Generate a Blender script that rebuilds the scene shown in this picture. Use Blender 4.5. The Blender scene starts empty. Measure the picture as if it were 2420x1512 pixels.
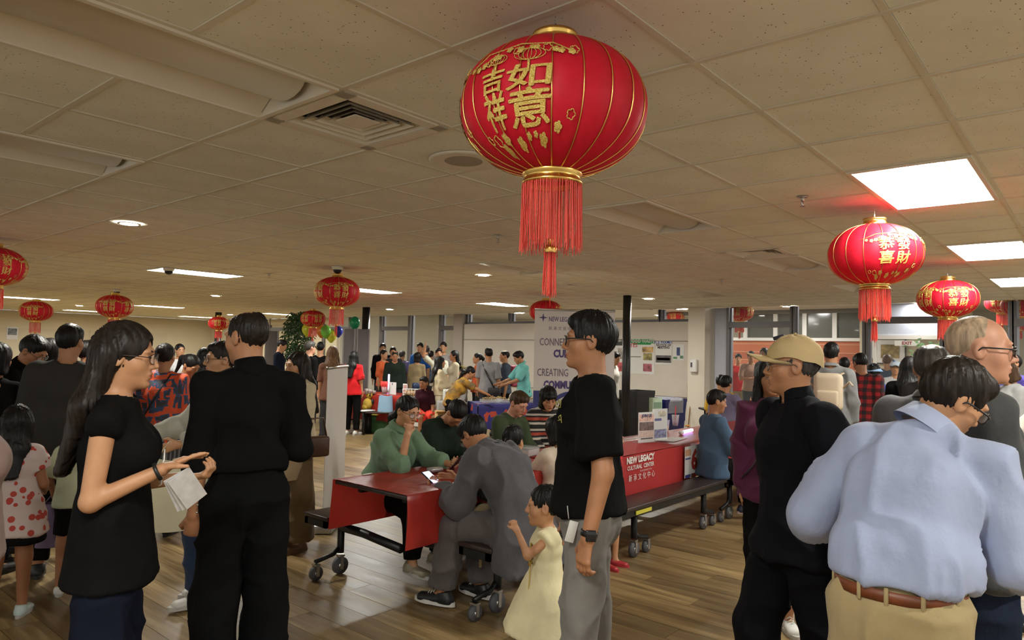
import bpy, bmesh, math, random
import numpy as np
from mathutils import Matrix, Vector
random.seed(7); np.random.seed(7)
SC = bpy.context.scene
COL = SC.collection
# ---------------------------------------------------------------- camera
FPX, CX, CY = 1658.0, 1210.0, 756.0
CAMZ = 1.6
M3 = np.array([[0.64549263, -0.0505538, -0.76209158],
               [-0.76341562, -0.01246393, -0.6457873],
               [0.02314835, 0.99864356, -0.04663894]])
cam_d = bpy.data.cameras.new('camera'); cam_d.sensor_width = 36.0; cam_d.lens = FPX / 2420 * 36
cam_d.clip_start = 0.05; cam_d.clip_end = 200
cam = bpy.data.objects.new('camera', cam_d); COL.objects.link(cam)
mw = Matrix([list(M3[i]) + [0] for i in range(3)] + [[0, 0, 0, 1]]); mw.translation = Vector((0, 0, CAMZ))
cam.matrix_world = mw
SC.camera = cam
# ---------------------------------------------------------------- world, exposure
W = bpy.data.worlds.new('world'); SC.world = W; W.use_nodes = True
bg = W.node_tree.nodes['Background']; bg.inputs[0].default_value = (1.0, 1.0, 0.94, 1); bg.inputs[1].default_value = 0.50
SC.view_settings.view_transform = 'Standard'; SC.view_settings.look = 'None'
SC.view_settings.exposure = 0.82; SC.view_settings.gamma = 1.0; SC.view_settings.use_curve_mapping = False
SC.cycles.use_denoising = True; SC.cycles.use_adaptive_sampling = True; SC.cycles.adaptive_threshold = 0.08; SC.cycles.max_bounces = 4; SC.cycles.diffuse_bounces = 3
SC.cycles.glossy_bounces = 2; SC.cycles.transmission_bounces = 2; SC.cycles.transparent_max_bounces = 6
SC.cycles.sample_clamp_indirect = 4.0; SC.cycles.caustics_reflective = False; SC.cycles.caustics_refractive = False
TROFFER_E = 42.0      # strength of a lit troffer lens
DOWN_E = 660.0        # strength of a downlight disc
HALL_E = 130.0        # strength of the lamps in the hall behind the glass
WARM = (1.0, 0.80, 0.55); COOL = (0.98, 1.0, 0.95)
ZC = 2.64            # ceiling height
# ---------------------------------------------------------------- placing helpers
def ray(px, py):
    return M3 @ np.array([(px - CX) / FPX, -(py - CY) / FPX, -1.0])
def at_z(px, py, z):
    w = ray(px, py); t = (z - CAMZ) / w[2]; return w * t + np.array([0, 0, CAMZ])
def at_d(px, py, D):
    return ray(px, py) * D + np.array([0, 0, CAMZ])
def at_x(px, py, X):
    w = ray(px, py); return w * (X / w[0]) + np.array([0, 0, CAMZ])
def at_y(px, py, Y):
    w = ray(px, py); return w * (Y / w[1]) + np.array([0, 0, CAMZ])
def to_px(p):
    q = M3.T @ (np.asarray(p, float) - np.array([0, 0, CAMZ])); return CX + FPX * q[0] / -q[2], CY - FPX * q[1] / -q[2]
# ---------------------------------------------------------------- materials
MATS = {}
def srgb(r, g, b):
    f = lambda c: (c / 255 / 12.92) if c / 255 <= 0.04045 else ((c / 255 + 0.055) / 1.055) ** 2.4
    return (f(r), f(g), f(b))
class NT:
    def __init__(s, name):
        s.m = bpy.data.materials.new(name); s.m.use_nodes = True; s.t = s.m.node_tree; s.n = s.t.nodes; s.l = s.t.links
        s.b = s.n['Principled BSDF']; s._co = None
    def node(s, ty, **kw):
        x = s.n.new(ty)
        for k, v in kw.items():
            if k in ('i',):
                for a, b in v.items(): x.inputs[a].default_value = b
            else: setattr(x, k, v)
        return x
    def co(s, scale=(1, 1, 1), rot=(0, 0, 0), kind='Object'):
        if s._co is None: s._co = s.node('ShaderNodeTexCoord')
        mp = s.node('ShaderNodeMapping'); mp.inputs['Scale'].default_value = scale; mp.inputs['Rotation'].default_value = rot
        s.l.new(s._co.outputs[kind], mp.inputs[0]); return mp.outputs[0]
    def noise(s, vec, scale=5, detail=3, rough=.5):
        x = s.node('ShaderNodeTexNoise'); x.inputs['Scale'].default_value = scale; x.inputs['Detail'].default_value = detail
        x.inputs['Roughness'].default_value = rough
        s.l.new(vec, x.inputs['Vector']); return x.outputs['Fac']
    def ramp(s, fac, stops, interp='LINEAR'):
        x = s.node('ShaderNodeValToRGB'); x.color_ramp.interpolation = interp
        e = x.color_ramp.elements
        while len(e) < len(stops): e.new(.5)
        for i, (p, c) in enumerate(stops): e[i].position = p; e[i].color = tuple(c) + ((1,) if len(c) == 3 else ())
        s.l.new(fac, x.inputs[0]); return x.outputs[0]
    def mix(s, fac, a, b, mode='MIX'):
        x = s.node('ShaderNodeMix', data_type='RGBA', blend_type=mode)
        for sock, v in ((x.inputs[0], fac), (x.inputs[6], a), (x.inputs[7], b)):
            if hasattr(v, 'links'): s.l.new(v, sock)
            elif isinstance(v, (int, float)): sock.default_value = v
            else: sock.default_value = tuple(v) + ((1,) if len(v) == 3 else ())
        return x.outputs[2]
    def math(s, op, a, b=None):
        x = s.node('ShaderNodeMath', operation=op)
        for i, v in enumerate((a, b)):
            if v is None: continue
            if hasattr(v, 'links'): s.l.new(v, x.inputs[i])
            else: x.inputs[i].default_value = v
        return x.outputs[0]
    def bump(s, h, strength=.3, dist=.01):
        x = s.node('ShaderNodeBump'); x.inputs['Strength'].default_value = strength; x.inputs['Distance'].default_value = dist
        s.l.new(h, x.inputs['Height']); s.l.new(x.outputs[0], s.b.inputs['Normal'])
    def set(s, **kw):
        for k, v in kw.items():
            k = k.replace('_', ' ')
            sock = s.b.inputs[k]
            if hasattr(v, 'links'): s.l.new(v, sock)
            elif isinstance(v, tuple) and len(v) == 3: sock.default_value = v + (1,)
            else: sock.default_value = v
        return s
def mat(name, col, rough=.6, metal=0.0, var=0.0, scale=6.0, bump=0.0, bscale=40.0, emit=None, estr=0, alpha=None, spec=.5, trans=0.0):
    if name in MATS: return MATS[name]
    t = NT(name); t.set(Roughness=rough, Metallic=metal); t.b.inputs['Specular IOR Level'].default_value = spec
    if var > 0:
        f = t.noise(t.co(), scale, 3)
        c = t.ramp(f, [(.3, tuple(x * (1 - var) for x in col)), (.7, tuple(min(1, x * (1 + var)) for x in col))])
        t.set(Base_Color=c)
    else: t.set(Base_Color=tuple(col))
    if bump > 0: t.bump(t.noise(t.co(), bscale, 2), bump, .004)
    if emit: t.set(Emission_Color=tuple(emit)); t.b.inputs['Emission Strength'].default_value = estr
    if alpha is not None: t.b.inputs['Alpha'].default_value = alpha
    if trans: t.b.inputs['Transmission Weight'].default_value = trans
    MATS[name] = t.m; return t.m
def cloth(name, col, rough=.85, var=.12, weave=True):
    if name in MATS: return MATS[name]
    t = NT(name); v = t.co()
    f = t.noise(v, 7, 4)
    c = t.ramp(f, [(.3, tuple(x * (1 - var) for x in col)), (.7, tuple(min(1, x * (1 + var)) for x in col))])
    t.set(Base_Color=c, Roughness=rough); lum = sum(col) / 3; t.b.inputs['Specular IOR Level'].default_value = .22 if lum > .03 else .08
    t.b.inputs['Sheen Weight'].default_value = .1 if lum > .05 else 0.0
    h = t.noise(t.co((1, 1, .6)), 26, 3)
    t.bump(h, .35, .012)
    MATS[name] = t.m; return t.m
# ---------------------------------------------------------------- mesh helpers
def link(o, parent=None):
    COL.objects.link(o)
    if parent is not None: o.parent = parent
    return o
def mesh_np(name, V, Q, smooth=True):
    V = np.ascontiguousarray(V, np.float32); Q = np.ascontiguousarray(Q, np.int32)
    me = bpy.data.meshes.new(name); k = Q.shape[1]
    me.vertices.add(len(V)); me.vertices.foreach_set('co', V.ravel())
    me.loops.add(Q.size); me.loops.foreach_set('vertex_index', Q.ravel())
    me.polygons.add(len(Q)); me.polygons.foreach_set('loop_start', np.arange(0, Q.size, k, dtype=np.int32))
    me.polygons.foreach_set('loop_total', np.full(len(Q), k, np.int32))
    me.polygons.foreach_set('use_smooth', np.full(len(Q), smooth, bool))
    me.update(calc_edges=True); return me
class MB:
    """collects shapes into one mesh; several materials by slot"""
    def __init__(s): s.V = []; s.F = []; s.S = []; s.MI = []; s.mi = 0
    def add(s, V, F, smooth=False):
        o = len(s.V); s.V += [tuple(v) for v in V]; s.F += [tuple(i + o for i in f) for f in F]; s.S += [smooth] * len(F); s.MI += [s.mi] * len(F); return s
    def box(s, lo, hi, R=None, org=None):
        x0, y0, z0 = lo; x1, y1, z1 = hi
        V = [(x0, y0, z0), (x1, y0, z0), (x1, y1, z0), (x0, y1, z0), (x0, y0, z1), (x1, y0, z1), (x1, y1, z1), (x0, y1, z1)]
        if R is not None: V = [tuple(np.asarray(R) @ np.array(v) + (0 if org is None else np.asarray(org))) for v in V]
        return s.add(V, [(3, 2, 1, 0), (4, 5, 6, 7), (0, 1, 5, 4), (1, 2, 6, 5), (2, 3, 7, 6), (3, 0, 4, 7)])
    def cbox(s, c, size, R=None):
        h = np.asarray(size) / 2
        if R is None: return s.box(np.asarray(c) - h, np.asarray(c) + h)
        return s.box(-h, h, R, c)
    def bbox(s, c, size, bev=.01, n=2, R=None):
        "rounded box"
        bm = bmesh.new(); bmesh.ops.create_cube(bm, size=1.0)
        for v in bm.verts: v.co = Vector((v.co.x * size[0], v.co.y * size[1], v.co.z * size[2]))
        bmesh.ops.bevel(bm, geom=list(bm.edges), offset=bev, segments=n, affect='EDGES', profile=.5)
        bm.verts.index_update()
        V = [np.array(v.co) for v in bm.verts]
        if R is not None: V = [np.asarray(R) @ v for v in V]
        V = [v + np.asarray(c) for v in V]; F = [[v.index for v in f.verts] for f in bm.faces]; bm.free()
        return s.add(V, F, True)
    def tube(s, pts, r, n=8, caps=True, smooth=True, flat=None):
        pts = [np.asarray(p, float) for p in pts]; rs = r if hasattr(r, '__len__') else [r] * len(pts)
        V = []; F = []; up = None
        for i, p in enumerate(pts):
            d = pts[min(i + 1, len(pts) - 1)] - pts[max(i - 1, 0)]; d = d / (np.linalg.norm(d) + 1e-9)
            if up is None: up = np.array([0, 0, 1.]) if abs(d[2]) < .9 else np.array([1., 0, 0])
            a = np.cross(d, up); a /= np.linalg.norm(a) + 1e-9; b = np.cross(a, d); up = b
            for k in range(n):
                t = 2 * math.pi * k / n; V.append(p + rs[i] * (math.cos(t) * a + math.sin(t) * b * (1 if flat is None else flat)))
        for i in range(len(pts) - 1):
            for k in range(n):
                F.append((i * n + k, i * n + (k + 1) % n, (i + 1) * n + (k + 1) % n, (i + 1) * n + k))
        if caps: F.append(tuple(range(n))[::-1]); F.append(tuple((len(pts) - 1) * n + k for k in range(n)))
        return s.add(V, F, smooth)
    def cyl(s, a, b, r, n=16, r2=None, smooth=True): return s.tube([a, b], [r, r if r2 is None else r2], n, True, smooth)
    def lathe(s, prof, n=24, c=(0, 0, 0), R=None, smooth=True, a0=0, a1=2 * math.pi):
        full = abs(a1 - a0 - 2 * math.pi) < 1e-6; m = n if full else n + 1
        V = []; F = []
        for r, z in prof:
            for k in range(m):
                t = a0 + (a1 - a0) * k / n; v = np.array([r * math.cos(t), r * math.sin(t), z])
                V.append((v if R is None else np.asarray(R) @ v) + np.asarray(c))
        for i in range(len(prof) - 1):
            for k in range(n):
                k2 = (k + 1) % m; F.append((i * m + k, i * m + k2, (i + 1) * m + k2, (i + 1) * m + k))
        return s.add(V, F, smooth)
    def ball(s, c, r, n=12, R=None):
        r = np.asarray(r if hasattr(r, '__len__') else [r] * 3, float)
        V = []; F = []; m = n // 2
        for i in range(m + 1):
            for k in range(n):
                a = math.pi * i / m; t = 2 * math.pi * k / n
                v = np.array([math.sin(a) * math.cos(t), math.sin(a) * math.sin(t), math.cos(a)]) * r
                V.append((v if R is None else np.asarray(R) @ v) + np.asarray(c))
        for i in range(m):
            for k in range(n): F.append((i * n + k, (i + 1) * n + k, (i + 1) * n + (k + 1) % n, i * n + (k + 1) % n))
        return s.add(V, F, True)
    def poly(s, pts, thick, axis=(0, 0, 1)):
        "extruded polygon"
        ax = np.asarray(axis, float) * thick; n = len(pts)
        V = [np.asarray(p, float) for p in pts] + [np.asarray(p, float) + ax for p in pts]
        F = [tuple(range(n))[::-1], tuple(range(n, 2 * n))] + [(i, (i + 1) % n, n + (i + 1) % n, n + i) for i in range(n)]
        return s.add(V, F)
    def grid(s, fn, nu, nv, smooth=True, closed=False):
        V = [fn(i / nu, j / nv) for j in range(nv + 1) for i in range(nu + 1)]; F = []
        for j in range(nv):
            for i in range(nu): F.append((j * (nu + 1) + i, j * (nu + 1) + i + 1, (j + 1) * (nu + 1) + i + 1, (j + 1) * (nu + 1) + i))
        return s.add(V, F, smooth)
    def mesh(s, name):
        me = bpy.data.meshes.new(name); me.from_pydata([tuple(map(float, v)) for v in s.V], [], s.F)
        me.polygons.foreach_set('use_smooth', s.S); me.polygons.foreach_set('material_index', s.MI); me.update(); return me
    def build(s, name, m, parent=None, loc=None):
        me = s.mesh(name)
        for x in (m if isinstance(m, (list, tuple)) else [m]): me.materials.append(x)
        o = link(bpy.data.objects.new(name, me), parent)
        if loc is not None: o.location = loc
        return o
def tag(o, label=None, cat=None, group=None, kind=None):
    if label: o['label'] = label
    if cat: o['category'] = cat
    if group: o['group'] = group
    if kind: o['kind'] = kind
    return o
def empty(name, loc=(0, 0, 0), rz=0, label=None, cat=None, group=None, kind=None, parent=None):
    o = bpy.data.objects.new(name, None); o.empty_display_size = .1; link(o, parent); o.location = tuple(loc); o.rotation_euler = (0, 0, rz)
    return tag(o, label, cat, group, kind)
def copy_tree(o, parent=None):
    c = o.copy(); COL.objects.link(c)
    if parent is not None: c.parent = parent
    for ch in o.children: copy_tree(ch, c)
    return c
def Rz(a): c, s = math.cos(a), math.sin(a); return np.array([[c, -s, 0], [s, c, 0], [0, 0, 1.]])
def Rx(a): c, s = math.cos(a), math.sin(a); return np.array([[1., 0, 0], [0, c, -s], [0, s, c]])
def Ry(a): c, s = math.cos(a), math.sin(a); return np.array([[c, 0, s], [0, 1., 0], [-s, 0, c]])
def rad(d): return math.radians(d)
def text_mesh(txt, size=1.0, bold=0.0, align='CENTER', extrude=0.0):
    "returns (V, F) of a filled text"
    cu = bpy.data.curves.new('t', 'FONT'); cu.body = txt; cu.size = size; cu.align_x = align; cu.align_y = 'CENTER'; cu.offset = bold; cu.resolution_u = 2
    cu.extrude = extrude
    o = bpy.data.objects.new('t', cu); COL.objects.link(o)
    dg = bpy.context.evaluated_depsgraph_get(); dg.update(); ev = o.evaluated_get(dg); me = ev.to_mesh()
    V = [np.array(v.co) for v in me.vertices]; F = [tuple(p.vertices) for p in me.polygons]
    ev.to_mesh_clear(); bpy.data.objects.remove(o); bpy.data.curves.remove(cu)
    return V, F
def subdiv(V, F, L):
    bm = bmesh.new(); vs = [bm.verts.new(tuple(v)) for v in V]
    for f in F:
        try: bm.faces.new([vs[i] for i in f])
        except ValueError: pass
    bmesh.ops.triangulate(bm, faces=list(bm.faces))
    for _ in range(4):
        es = [e for e in bm.edges if e.calc_length() > L]
        if not es: break
        bmesh.ops.subdivide_edges(bm, edges=es, cuts=1); bmesh.ops.triangulate(bm, faces=[f for f in bm.faces if len(f.verts) > 3])
    bm.verts.index_update(); V2 = [np.array(v.co) for v in bm.verts]; F2 = [tuple(v.index for v in f.verts) for f in bm.faces]; bm.free(); return V2, F2
def put_text(mb, txt, size, org, right, up, bold=0.0, align='CENTER', off=0.0):
    V, F = text_mesh(txt, size, bold, align)
    r = np.asarray(right, float); u = np.asarray(up, float); n = np.cross(r, u)
    mb.add([np.asarray(org) + r * v[0] + u * v[1] + n * off for v in V], F)
# ---------------------------------------------------------------- implicit surfaces (for bodies, hair, clothes)
def vnoise(P, seed=0):
    P = np.asarray(P, np.float64); i = np.floor(P).astype(np.int64); f = P - i; u = f * f * (3 - 2 * f)
    def h(a, b, c):
        n = (a * 374761393 + b * 668265263 + c * 2147483647 + seed * 974711) & 0x7fffffff
        n = ((n ^ (n >> 13)) * 1274126177) & 0x7fffffff
        return ((n ^ (n >> 16)) & 0xffff) / 65535.0
    r = 0
    for dx in (0, 1):
        for dy in (0, 1):
            for dz in (0, 1):
                w = (u[:, 0] if dx else 1 - u[:, 0]) * (u[:, 1] if dy else 1 - u[:, 1]) * (u[:, 2] if dz else 1 - u[:, 2])
                r = r + w * h(i[:, 0] + dx, i[:, 1] + dy, i[:, 2] + dz)
    return r
def n3(v): v = np.asarray(v, float); return v / (np.linalg.norm(v) + 1e-9)
def p_cap(a, b, ra, rb=None, cut0=False, cut1=False):
    a = np.asarray(a, float); b = np.asarray(b, float); rb = ra if rb is None else rb; ab = b - a; L = np.linalg.norm(ab) + 1e-9; ax = ab / L
    def d(X, Y, Z):
        w = (X - a[0]) * ax[0] + (Y - a[1]) * ax[1] + (Z - a[2]) * ax[2]; t = np.clip(w / L, 0, 1)
        q = np.sqrt((X - a[0] - t * ab[0]) ** 2 + (Y - a[1] - t * ab[1]) ** 2 + (Z - a[2] - t * ab[2]) ** 2) - (ra + (rb - ra) * t)
        if cut0: q = np.maximum(q, -w)
        if cut1: q = np.maximum(q, w - L)
        return q
    r = max(ra, rb); return d, np.minimum(a, b) - r, np.maximum(a, b) + r
def p_ecap(a, b, r0, r1, right, cut0=False, cut1=False):
    "elliptic tapered capsule: r0, r1 = (half width, half depth)"
    a = np.asarray(a, float); b = np.asarray(b, float); ab = b - a; L = np.linalg.norm(ab) + 1e-9; ax = ab / L
    rt = np.asarray(right, float); rt = n3(rt - ax * (rt @ ax)); fw = np.cross(ax, rt)
    def d(X, Y, Z):
        x = X - a[0]; y = Y - a[1]; z = Z - a[2]
        w = x * ax[0] + y * ax[1] + z * ax[2]; t = np.clip(w / L, 0, 1)
        rx = r0[0] + (r1[0] - r0[0]) * t; ry = r0[1] + (r1[1] - r0[1]) * t
        u = x * rt[0] + y * rt[1] + z * rt[2]; v = x * fw[0] + y * fw[1] + z * fw[2]; e = w - t * L
        m = np.minimum(rx, ry)
        q = (np.sqrt((u / rx) ** 2 + (v / ry) ** 2 + (e / m) ** 2) - 1) * m
        if cut0: q = np.maximum(q, -w)
        if cut1: q = np.maximum(q, w - L)
        return q
    r = max(*r0, *r1); return d, np.minimum(a, b) - r, np.maximum(a, b) + r
def p_ell(c, r, R=None):
    c = np.asarray(c, float); r = np.asarray(r, float); m = r.min()
    def d(X, Y, Z):
        x = X - c[0]; y = Y - c[1]; z = Z - c[2]
        if R is not None:
            x, y, z = (R[0, 0] * x + R[1, 0] * y + R[2, 0] * z, R[0, 1] * x + R[1, 1] * y + R[2, 1] * z, R[0, 2] * x + R[1, 2] * y + R[2, 2] * z)
        return (np.sqrt((x / r[0]) ** 2 + (y / r[1]) ** 2 + (z / r[2]) ** 2) - 1) * m
    k = r.max(); return d, c - k, c + k
def p_plane(p, n):
    "negative on the side the normal points away from"
    p = np.asarray(p, float); n = n3(n)
    def d(X, Y, Z): return (X - p[0]) * n[0] + (Y - p[1]) * n[1] + (Z - p[2]) * n[2]
    return d, None, None
def axis_pts(lo, hi, base, fine):
    "grid line positions: spacing base, finer inside intervals (a, b, step)"
    xs = [lo]
    while xs[-1] < hi:
        x = xs[-1]; h = base
        for a, b, st in fine:
            if a - 1e-6 <= x < b: h = min(h, st)
            elif x < a: h = min(h, max(st, (a - x)))
        xs.append(x + h)
    return np.array(xs)
class Fld:
    def __init__(s, lo, hi, base, fine=()):
        s.ax = [axis_pts(lo[k], hi[k], base, [(f[0][k], f[1][k], f[2]) for f in fine]).astype(np.float32) for k in range(3)]
        s.F = np.full([len(a) for a in s.ax], 1.0, np.float32)
    def op(s, prim, k=.02, mode='u'):
        d, lo, hi = prim; sl = []
        pad = k + .03
        for j in range(3):
            if lo is None: sl.append(slice(0, len(s.ax[j]))); continue
            i0 = max(0, int(np.searchsorted(s.ax[j], lo[j] - pad)) - 1); i1 = int(np.searchsorted(s.ax[j], hi[j] + pad)) + 1
            sl.append(slice(i0, i1))
        sl = tuple(sl)
        X = s.ax[0][sl[0]][:, None, None]; Y = s.ax[1][sl[1]][None, :, None]; Z = s.ax[2][sl[2]][None, None, :]
        if X.size == 0 or Y.size == 0 or Z.size == 0: return s
        b = d(X, Y, Z).astype(np.float32); a = s.F[sl]
        if mode == 'u':
            h = np.clip(.5 + .5 * (b - a) / k, 0, 1); s.F[sl] = b * (1 - h) + a * h - k * h * (1 - h)
        else:
            if mode == 's': b = -b
            h = np.clip(.5 - .5 * (b - a) / k, 0, 1); s.F[sl] = b * (1 - h) + a * h + k * h * (1 - h)
        return s
    def u(s, prim, k=.02): return s.op(prim, k, 'u')
    def sub(s, prim, k=.006): return s.op(prim, k, 's')
    def isect(s, prim, k=.004): return s.op(prim, k, 'i')
    def mesh(s):
        F = s.F; neg = F < 0; nx, ny, nz = F.shape
        c = np.zeros((nx - 1, ny - 1, nz - 1), np.int8)
        for dx in (0, 1):
            for dy in (0, 1):
                for dz in (0, 1): c += neg[dx:nx - 1 + dx, dy:ny - 1 + dy, dz:nz - 1 + dz]
        act = (c > 0) & (c < 8); I = np.argwhere(act)
        if len(I) == 0: return np.zeros((0, 3)), np.zeros((0, 4), int)
        idx = np.full(c.shape, -1, np.int32); idx[act] = np.arange(len(I), dtype=np.int32)
        val = {}
        for dx in (0, 1):
            for dy in (0, 1):
                for dz in (0, 1): val[(dx, dy, dz)] = F[I[:, 0] + dx, I[:, 1] + dy, I[:, 2] + dz]
        acc = np.zeros((len(I), 3)); cnt = np.zeros(len(I))
        for ax in range(3):
            for p in (0, 1):
                for q in (0, 1):
                    o = [0, 0, 0]; oo = [k for k in range(3) if k != ax]; o[oo[0]] = p; o[oo[1]] = q
                    e = list(o); e[ax] = 1; a = val[tuple(o)]; b = val[tuple(e)]
                    m = (a < 0) != (b < 0); t = np.where(m, a / np.where(a == b, 1, a - b), 0)
                    pt = np.tile(np.array(o, float), (len(I), 1)); pt[:, ax] = t
                    acc += pt * m[:, None]; cnt += m
        fr = acc / cnt[:, None]; V = np.empty((len(I), 3))
        for k in range(3):
            g = s.ax[k]; V[:, k] = g[I[:, k]] * (1 - fr[:, k]) + g[I[:, k] + 1] * fr[:, k]
        Q = []
        for ax in range(3):
            sl0 = [slice(None)] * 3; sl1 = [slice(None)] * 3; sl0[ax] = slice(0, -1); sl1[ax] = slice(1, None)
            a = neg[tuple(sl0)]; b = neg[tuple(sl1)]; E = np.argwhere(a != b)
            o1, o2 = [k for k in range(3) if k != ax]
            ok = (E[:, o1] > 0) & (E[:, o2] > 0) & (E[:, o1] < F.shape[o1] - 1) & (E[:, o2] < F.shape[o2] - 1); E = E[ok]
            if len(E) == 0: continue
            def ci(d1, d2):
                J = E.copy(); J[:, o1] -= d1; J[:, o2] -= d2; return idx[J[:, 0], J[:, 1], J[:, 2]]
            q = np.stack([ci(1, 1), ci(0, 1), ci(0, 0), ci(1, 0)], 1)
            flip = ~a[E[:, 0], E[:, 1], E[:, 2]]
            if ax == 1: flip = ~flip
            q[flip] = q[flip][:, ::-1]; Q.append(q)
        Q = np.concatenate(Q); Q = Q[(Q >= 0).all(1)]
        return V, Q
def v_normals(V, Q):
    n = np.cross(V[Q[:, 2]] - V[Q[:, 0]], V[Q[:, 3]] - V[Q[:, 1]]); N = np.zeros_like(V)
    for k in range(4): np.add.at(N, Q[:, k], n)
    return N / (np.linalg.norm(N, axis=1)[:, None] + 1e-9)
def relax(V, Q, n=1, lam=.5):
    for _ in range(n):
        A = np.zeros_like(V); c = np.zeros(len(V))
        for k in range(4):
            np.add.at(A, Q[:, k], V[Q[:, (k + 1) % 4]]); np.add.at(A, Q[:, k], V[Q[:, (k + 3) % 4]]); np.add.at(c, Q[:, k], 2)
        V = V * (1 - lam) + lam * A / np.maximum(c, 1)[:, None]
    return V
def fld_obj(fld, name, m, parent, folds=0.0, seed=1, hair=False, nrelax=1, fscale=(9, 9, 5)):
    V, Q = fld.mesh()
    if len(Q) == 0: return None
    if nrelax: V = relax(V, Q, nrelax)
    if folds > 0:
        N = v_normals(V, Q); s = np.array(fscale)
        w = V + .05 * (vnoise(V * 6, seed + 5)[:, None] - .5)
        a = 1 - np.abs(2 * vnoise(w * s, seed) - 1); b = vnoise(w * s * 2.3, seed + 9)
        V = V + N * ((a ** 3 - .14) * folds * 1.3 + (b - .5) * folds * .4)[:, None]
    if hair:
        N = v_normals(V, Q); c = V.mean(0); ang = np.arctan2(V[:, 0] - c[0], V[:, 1] - c[1])
        P = np.stack([ang * 13, V[:, 2] * 9, V[:, 1] * 4], 1)
        V = V + N * ((vnoise(P, seed) - .5) * hair + (vnoise(P * 2.7, seed + 3) - .5) * hair * .5)[:, None]
    me = mesh_np(name, V, Q); me.materials.append(m)
    return link(bpy.data.objects.new(name, me), parent)
# ---------------------------------------------------------------- people
def skin(i):
    cols = [srgb(192, 140, 102), srgb(178, 124, 88), srgb(156, 104, 72), srgb(132, 84, 58), srgb(202, 146, 118)]
    nm = 'skin_%d' % i
    if nm in MATS: return MATS[nm]
    c = cols[i]; t = NT(nm); f = t.noise(t.co(), 18, 4)
    base = t.ramp(f, [(.3, tuple(x * .9 for x in c)), (.7, tuple(min(1, x * 1.06) for x in c))])
    at = t.node('ShaderNodeAttribute', attribute_name='lip')
    base = t.mix(at.outputs['Fac'], base, (c[0] * .66, c[1] * .34, c[2] * .34))
    t.set(Base_Color=base, Roughness=.5); t.b.inputs['Subsurface Weight'].default_value = 0.0
    t.bump(t.noise(t.co(), 120, 2), .08, .002); MATS[nm] = t.m; return t.m
def hairmat(k):
    nm = 'hair_' + k
    if nm in MATS: return MATS[nm]
    c = dict(black=(.006, .005, .005), dark=(.013, .009, .007), brown=(.05, .026, .013), grey=(.045, .04, .036), stub=(.34, .25, .17), auburn=(.10, .05, .022))[k]
    t = NT(nm); h = t.noise(t.co((60, 60, 5)), 1.0, 4)
    t.set(Base_Color=t.ramp(h, [(.3, tuple(x * .6 for x in c)), (.75, tuple(x * 1.9 for x in c))]), Roughness=.46)
    t.b.inputs['Specular IOR Level'].default_value = .25
    t.bump(h, .5, .006); MATS[nm] = t.m; return t.m
ARM = dict(down=((.13, .03, -1), (.05, .16, -1)), bent=((.12, .05, -1), (-.25, 1, .15)), fwd=((.15, .6, -.8), (-.1, 1, -.35)), reach=((.1, .9, -.5), (0, 1, -.45)),
           back=((.18, -.25, -1), (-.35, .25, -.7)), fold=((.2, .25, -1), (-1, .65, .1)), face=((.1, .75, -.65), (-.35, -.25, 1)), hip=((.55, -.2, -.85), (-.75, .45, -.5)),
           lap=((.1, .35, -1), (-.15, .9, -.45)), up=((.5, .3, .4), (-.1, .3, 1)), phone=((.08, .3, -1), (-.25, .8, .45)))
LEG = dict(stand=((.05, .01, -1), (.01, -.03, -1)), sit=((.14, 1, -.06), (.02, .05, -1)), stepf=((.03, .28, -1), (.02, -.05, -1)), stepb=((.03, -.22, -1), (.02, -.30, -1)),
           sitback=((.14, 1, -.1), (.02, -.45, -1)))
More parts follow.
